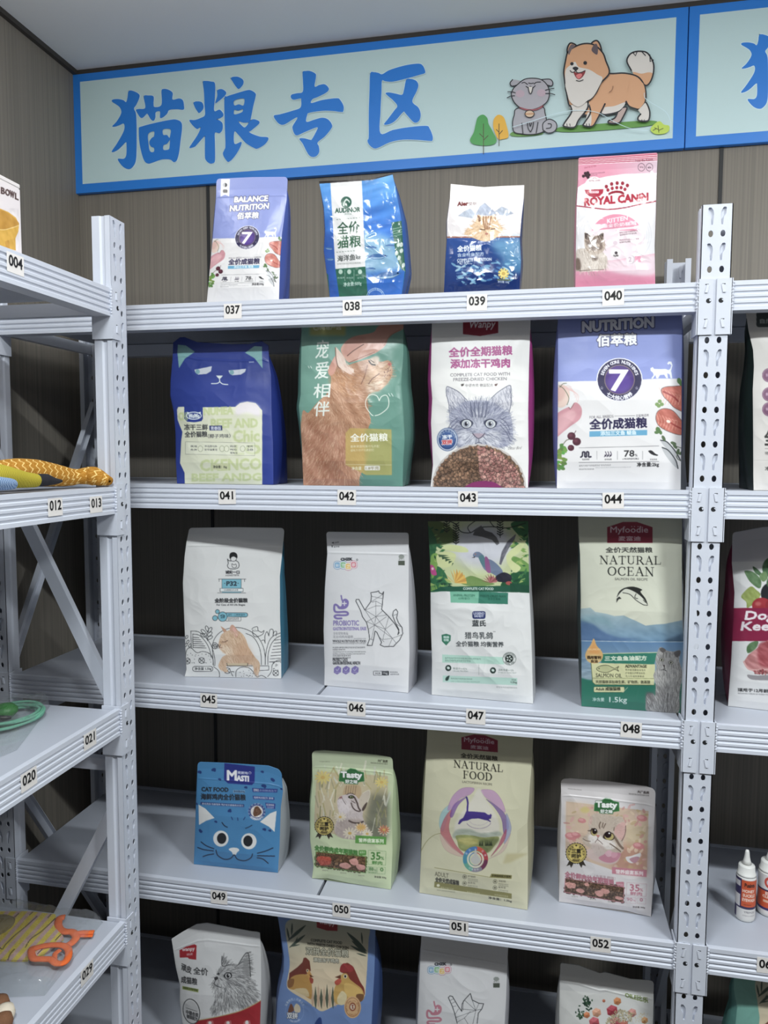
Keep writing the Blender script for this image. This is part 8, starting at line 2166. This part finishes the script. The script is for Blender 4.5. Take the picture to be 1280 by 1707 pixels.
# ------------------------------------------------------------------ striped pet vest on the left rack
def vest():
    z = ZL4
    T = tag(empty('pet_vest', tuple(on_shelf((40, 1560), z))), 'yellow and pink striped pet vest with orange straps, above sticker 029', 'clothing')
    top = [(-60, 1512), (0, 1519), (50, 1519), (92, 1524), (100, 1545), (106, 1562)]
    bot = [(-60, 1606), (0, 1601), (25, 1602), (52, 1602), (80, 1588), (106, 1566)]
    C = Canvas(-70, 1500, 130, 1620, (206, 186, 84), 3.0)
    C.at(0, 1490, 6.4)
    C.R(-500, 0, 900, 800, (214, 192, 78))
    for k in range(-9, 8):
        o = 118 * k
        C.P([(o - 240 + 60, 720), (o - 240 + 118, 720), (o + 330 + 40, 160), (o + 330 - 10, 160)], (196, 160, 172), 0, .85)
    for q in ([(-100, 420), (10, 585), (60, 540), (150, 450), (260, 360), (395, 240)], [(270, 570), (330, 480), (430, 410), (520, 330), (590, 260)], [(130, 270), (200, 210)], [(315, 225), (355, 188)], [(510, 255), (552, 210)], [(590, 495), (670, 412)], [(85, 705), (110, 640), (155, 590)], [(330, 715), (345, 690)], [(-100, 330), (60, 240)], [(400, 640), (450, 590)]): C.L(q, 9, (70, 50, 34), 1)
    C.noise([(-500, 0), (900, 0), (900, 800), (-500, 800)], 26, 7, 0, 1)
    n, m_ = 150, 90
    U, V = np.meshgrid(np.linspace(0, 1, n + 1), np.linspace(0, 1, m_ + 1))
    u, v = U.ravel(), V.ravel()
    ti = np.linspace(0, 1, 6)
    ev = lambda L, t: np.stack([np.interp(t, ti, [p[0] for p in L]), np.interp(t, ti, [p[1] for p in L])], 1)
    px = ev(top, u) * (1 - v[:, None]) + ev(bot, u) * v[:, None]
    e = np.clip(np.minimum(np.minimum(v, 1 - v) * 6, (1 - u) * 8), 0, 1)
    X0 = onax(px, 2, z)
    h = .002 + .009 * e ** .6 + .003 * e * vnoise(u * 14, v * 9, 5)
    d = ray(px); t = (z + h - CAM[2]) / d[:, 2]
    X = CAM + d * t[:, None]
    i = (np.arange(m_)[:, None] * (n + 1) + np.arange(n)[None]).ravel()
    f = np.stack([i, i + n + 1, i + n + 2, i + 1], 1)
    Xb = X.copy(); Xb[:, 2] = z + .0006
    N = len(X)
    per = np.concatenate([np.arange(0, n), np.arange(n, (n + 1) * (m_ + 1) - 1, n + 1), np.arange((n + 1) * (m_ + 1) - 1, (n + 1) * m_, -1), np.arange((n + 1) * m_, 0, -(n + 1))])
    nx = np.roll(per, -1)
    wall = np.stack([nx, per, per + N, nx + N], 1)
    col = np.clip(lin(C.sample(px)), 0, .9)
    link('knit_body', mesh_np('knit_body', np.concatenate([X, Xb]), np.concatenate([f, wall]), CLOTH, np.concatenate([col, col])), T)
    OR = mat('orange_webbing', (232, 108, 46), .75, bump=(700, .5, .002))

    def strap(nm, q, wpx, hz, closed=False):
        q = smooth_pts(np.array(q, float) / 6.4 + (0, 1490), closed, 6)
        if closed: q = np.concatenate([q, q[:1]])
        P_ = [onax([p], 2, z + hz)[0] for p in q]
        MB().tube(P_, wpx / 6.4 / 1000 * 1.45, 8, None, ((0, 0, 1), .42)).build(nm, OR, T, True)
    strap('neck_strap', [(690, 250), (640, 260), (620, 320), (640, 380), (700, 405), (760, 405), (800, 430), (810, 470), (770, 520), (720, 550)], 34, .010)
    strap('tail_strap', [(800, 425), (870, 412), (940, 412), (1000, 410)], 26, .010)
    strap('tail_strap', [(810, 440), (880, 448), (990, 446)], 18, .007)
    strap('leg_strap', [(340, 590), (335, 640), (360, 690), (440, 695), (540, 700), (600, 740), (680, 735), (725, 680), (730, 600), (680, 555), (580, 545), (470, 555), (390, 575)], 30, .014, True)
    strap('leg_strap', [(580, 700), (590, 640), (640, 600)], 22, .012)
    cc = on_shelf((-6, 1543), z + .012)
    MB().lathe(tuple(cc), [(.002, -.008), (.026, -.006), (.033, 0), (.026, .006), (.004, .009)], 28).build('olive_patch', mat('olive_fabric', (126, 112, 74), .85), T, True)


vest()
film_bag('clear plastic bag lying flat over the striped vest above sticker 029', [(-120, 1492), (178, 1531), (75, 1660), (-170, 1668)], ZL4, .028, seed=9)


def chew():
    z = ZL4
    T = tag(empty('chew_toy', tuple(on_shelf((8, 1700), z))), 'brown and white chew toy at the bottom left corner of the photo', 'toy')
    c = on_shelf((2, 1706), z)
    B1, B2 = mat('brown_fabric', (122, 84, 58), .85, bump=(500, .4, .002)), mat('cream_fabric', (222, 210, 190), .85, bump=(500, .4, .002))
    prof = lambda r: [(r * .3, .001), (r * .85, .003), (r, .012), (r * .85, .022), (r * .3, .026)]
    for k, (dx, dy, mm) in enumerate(((-.02, .020, B1), (.002, .006, B2), (.012, -.010, B1), (.0, -.028, B2), (-.03, -.01, B1))):
        MB().lathe((c[0] + dx, c[1] + dy, z), prof(.017 - .001 * k), 18).build('stuffed_lobe', mm, T, True)


chew()
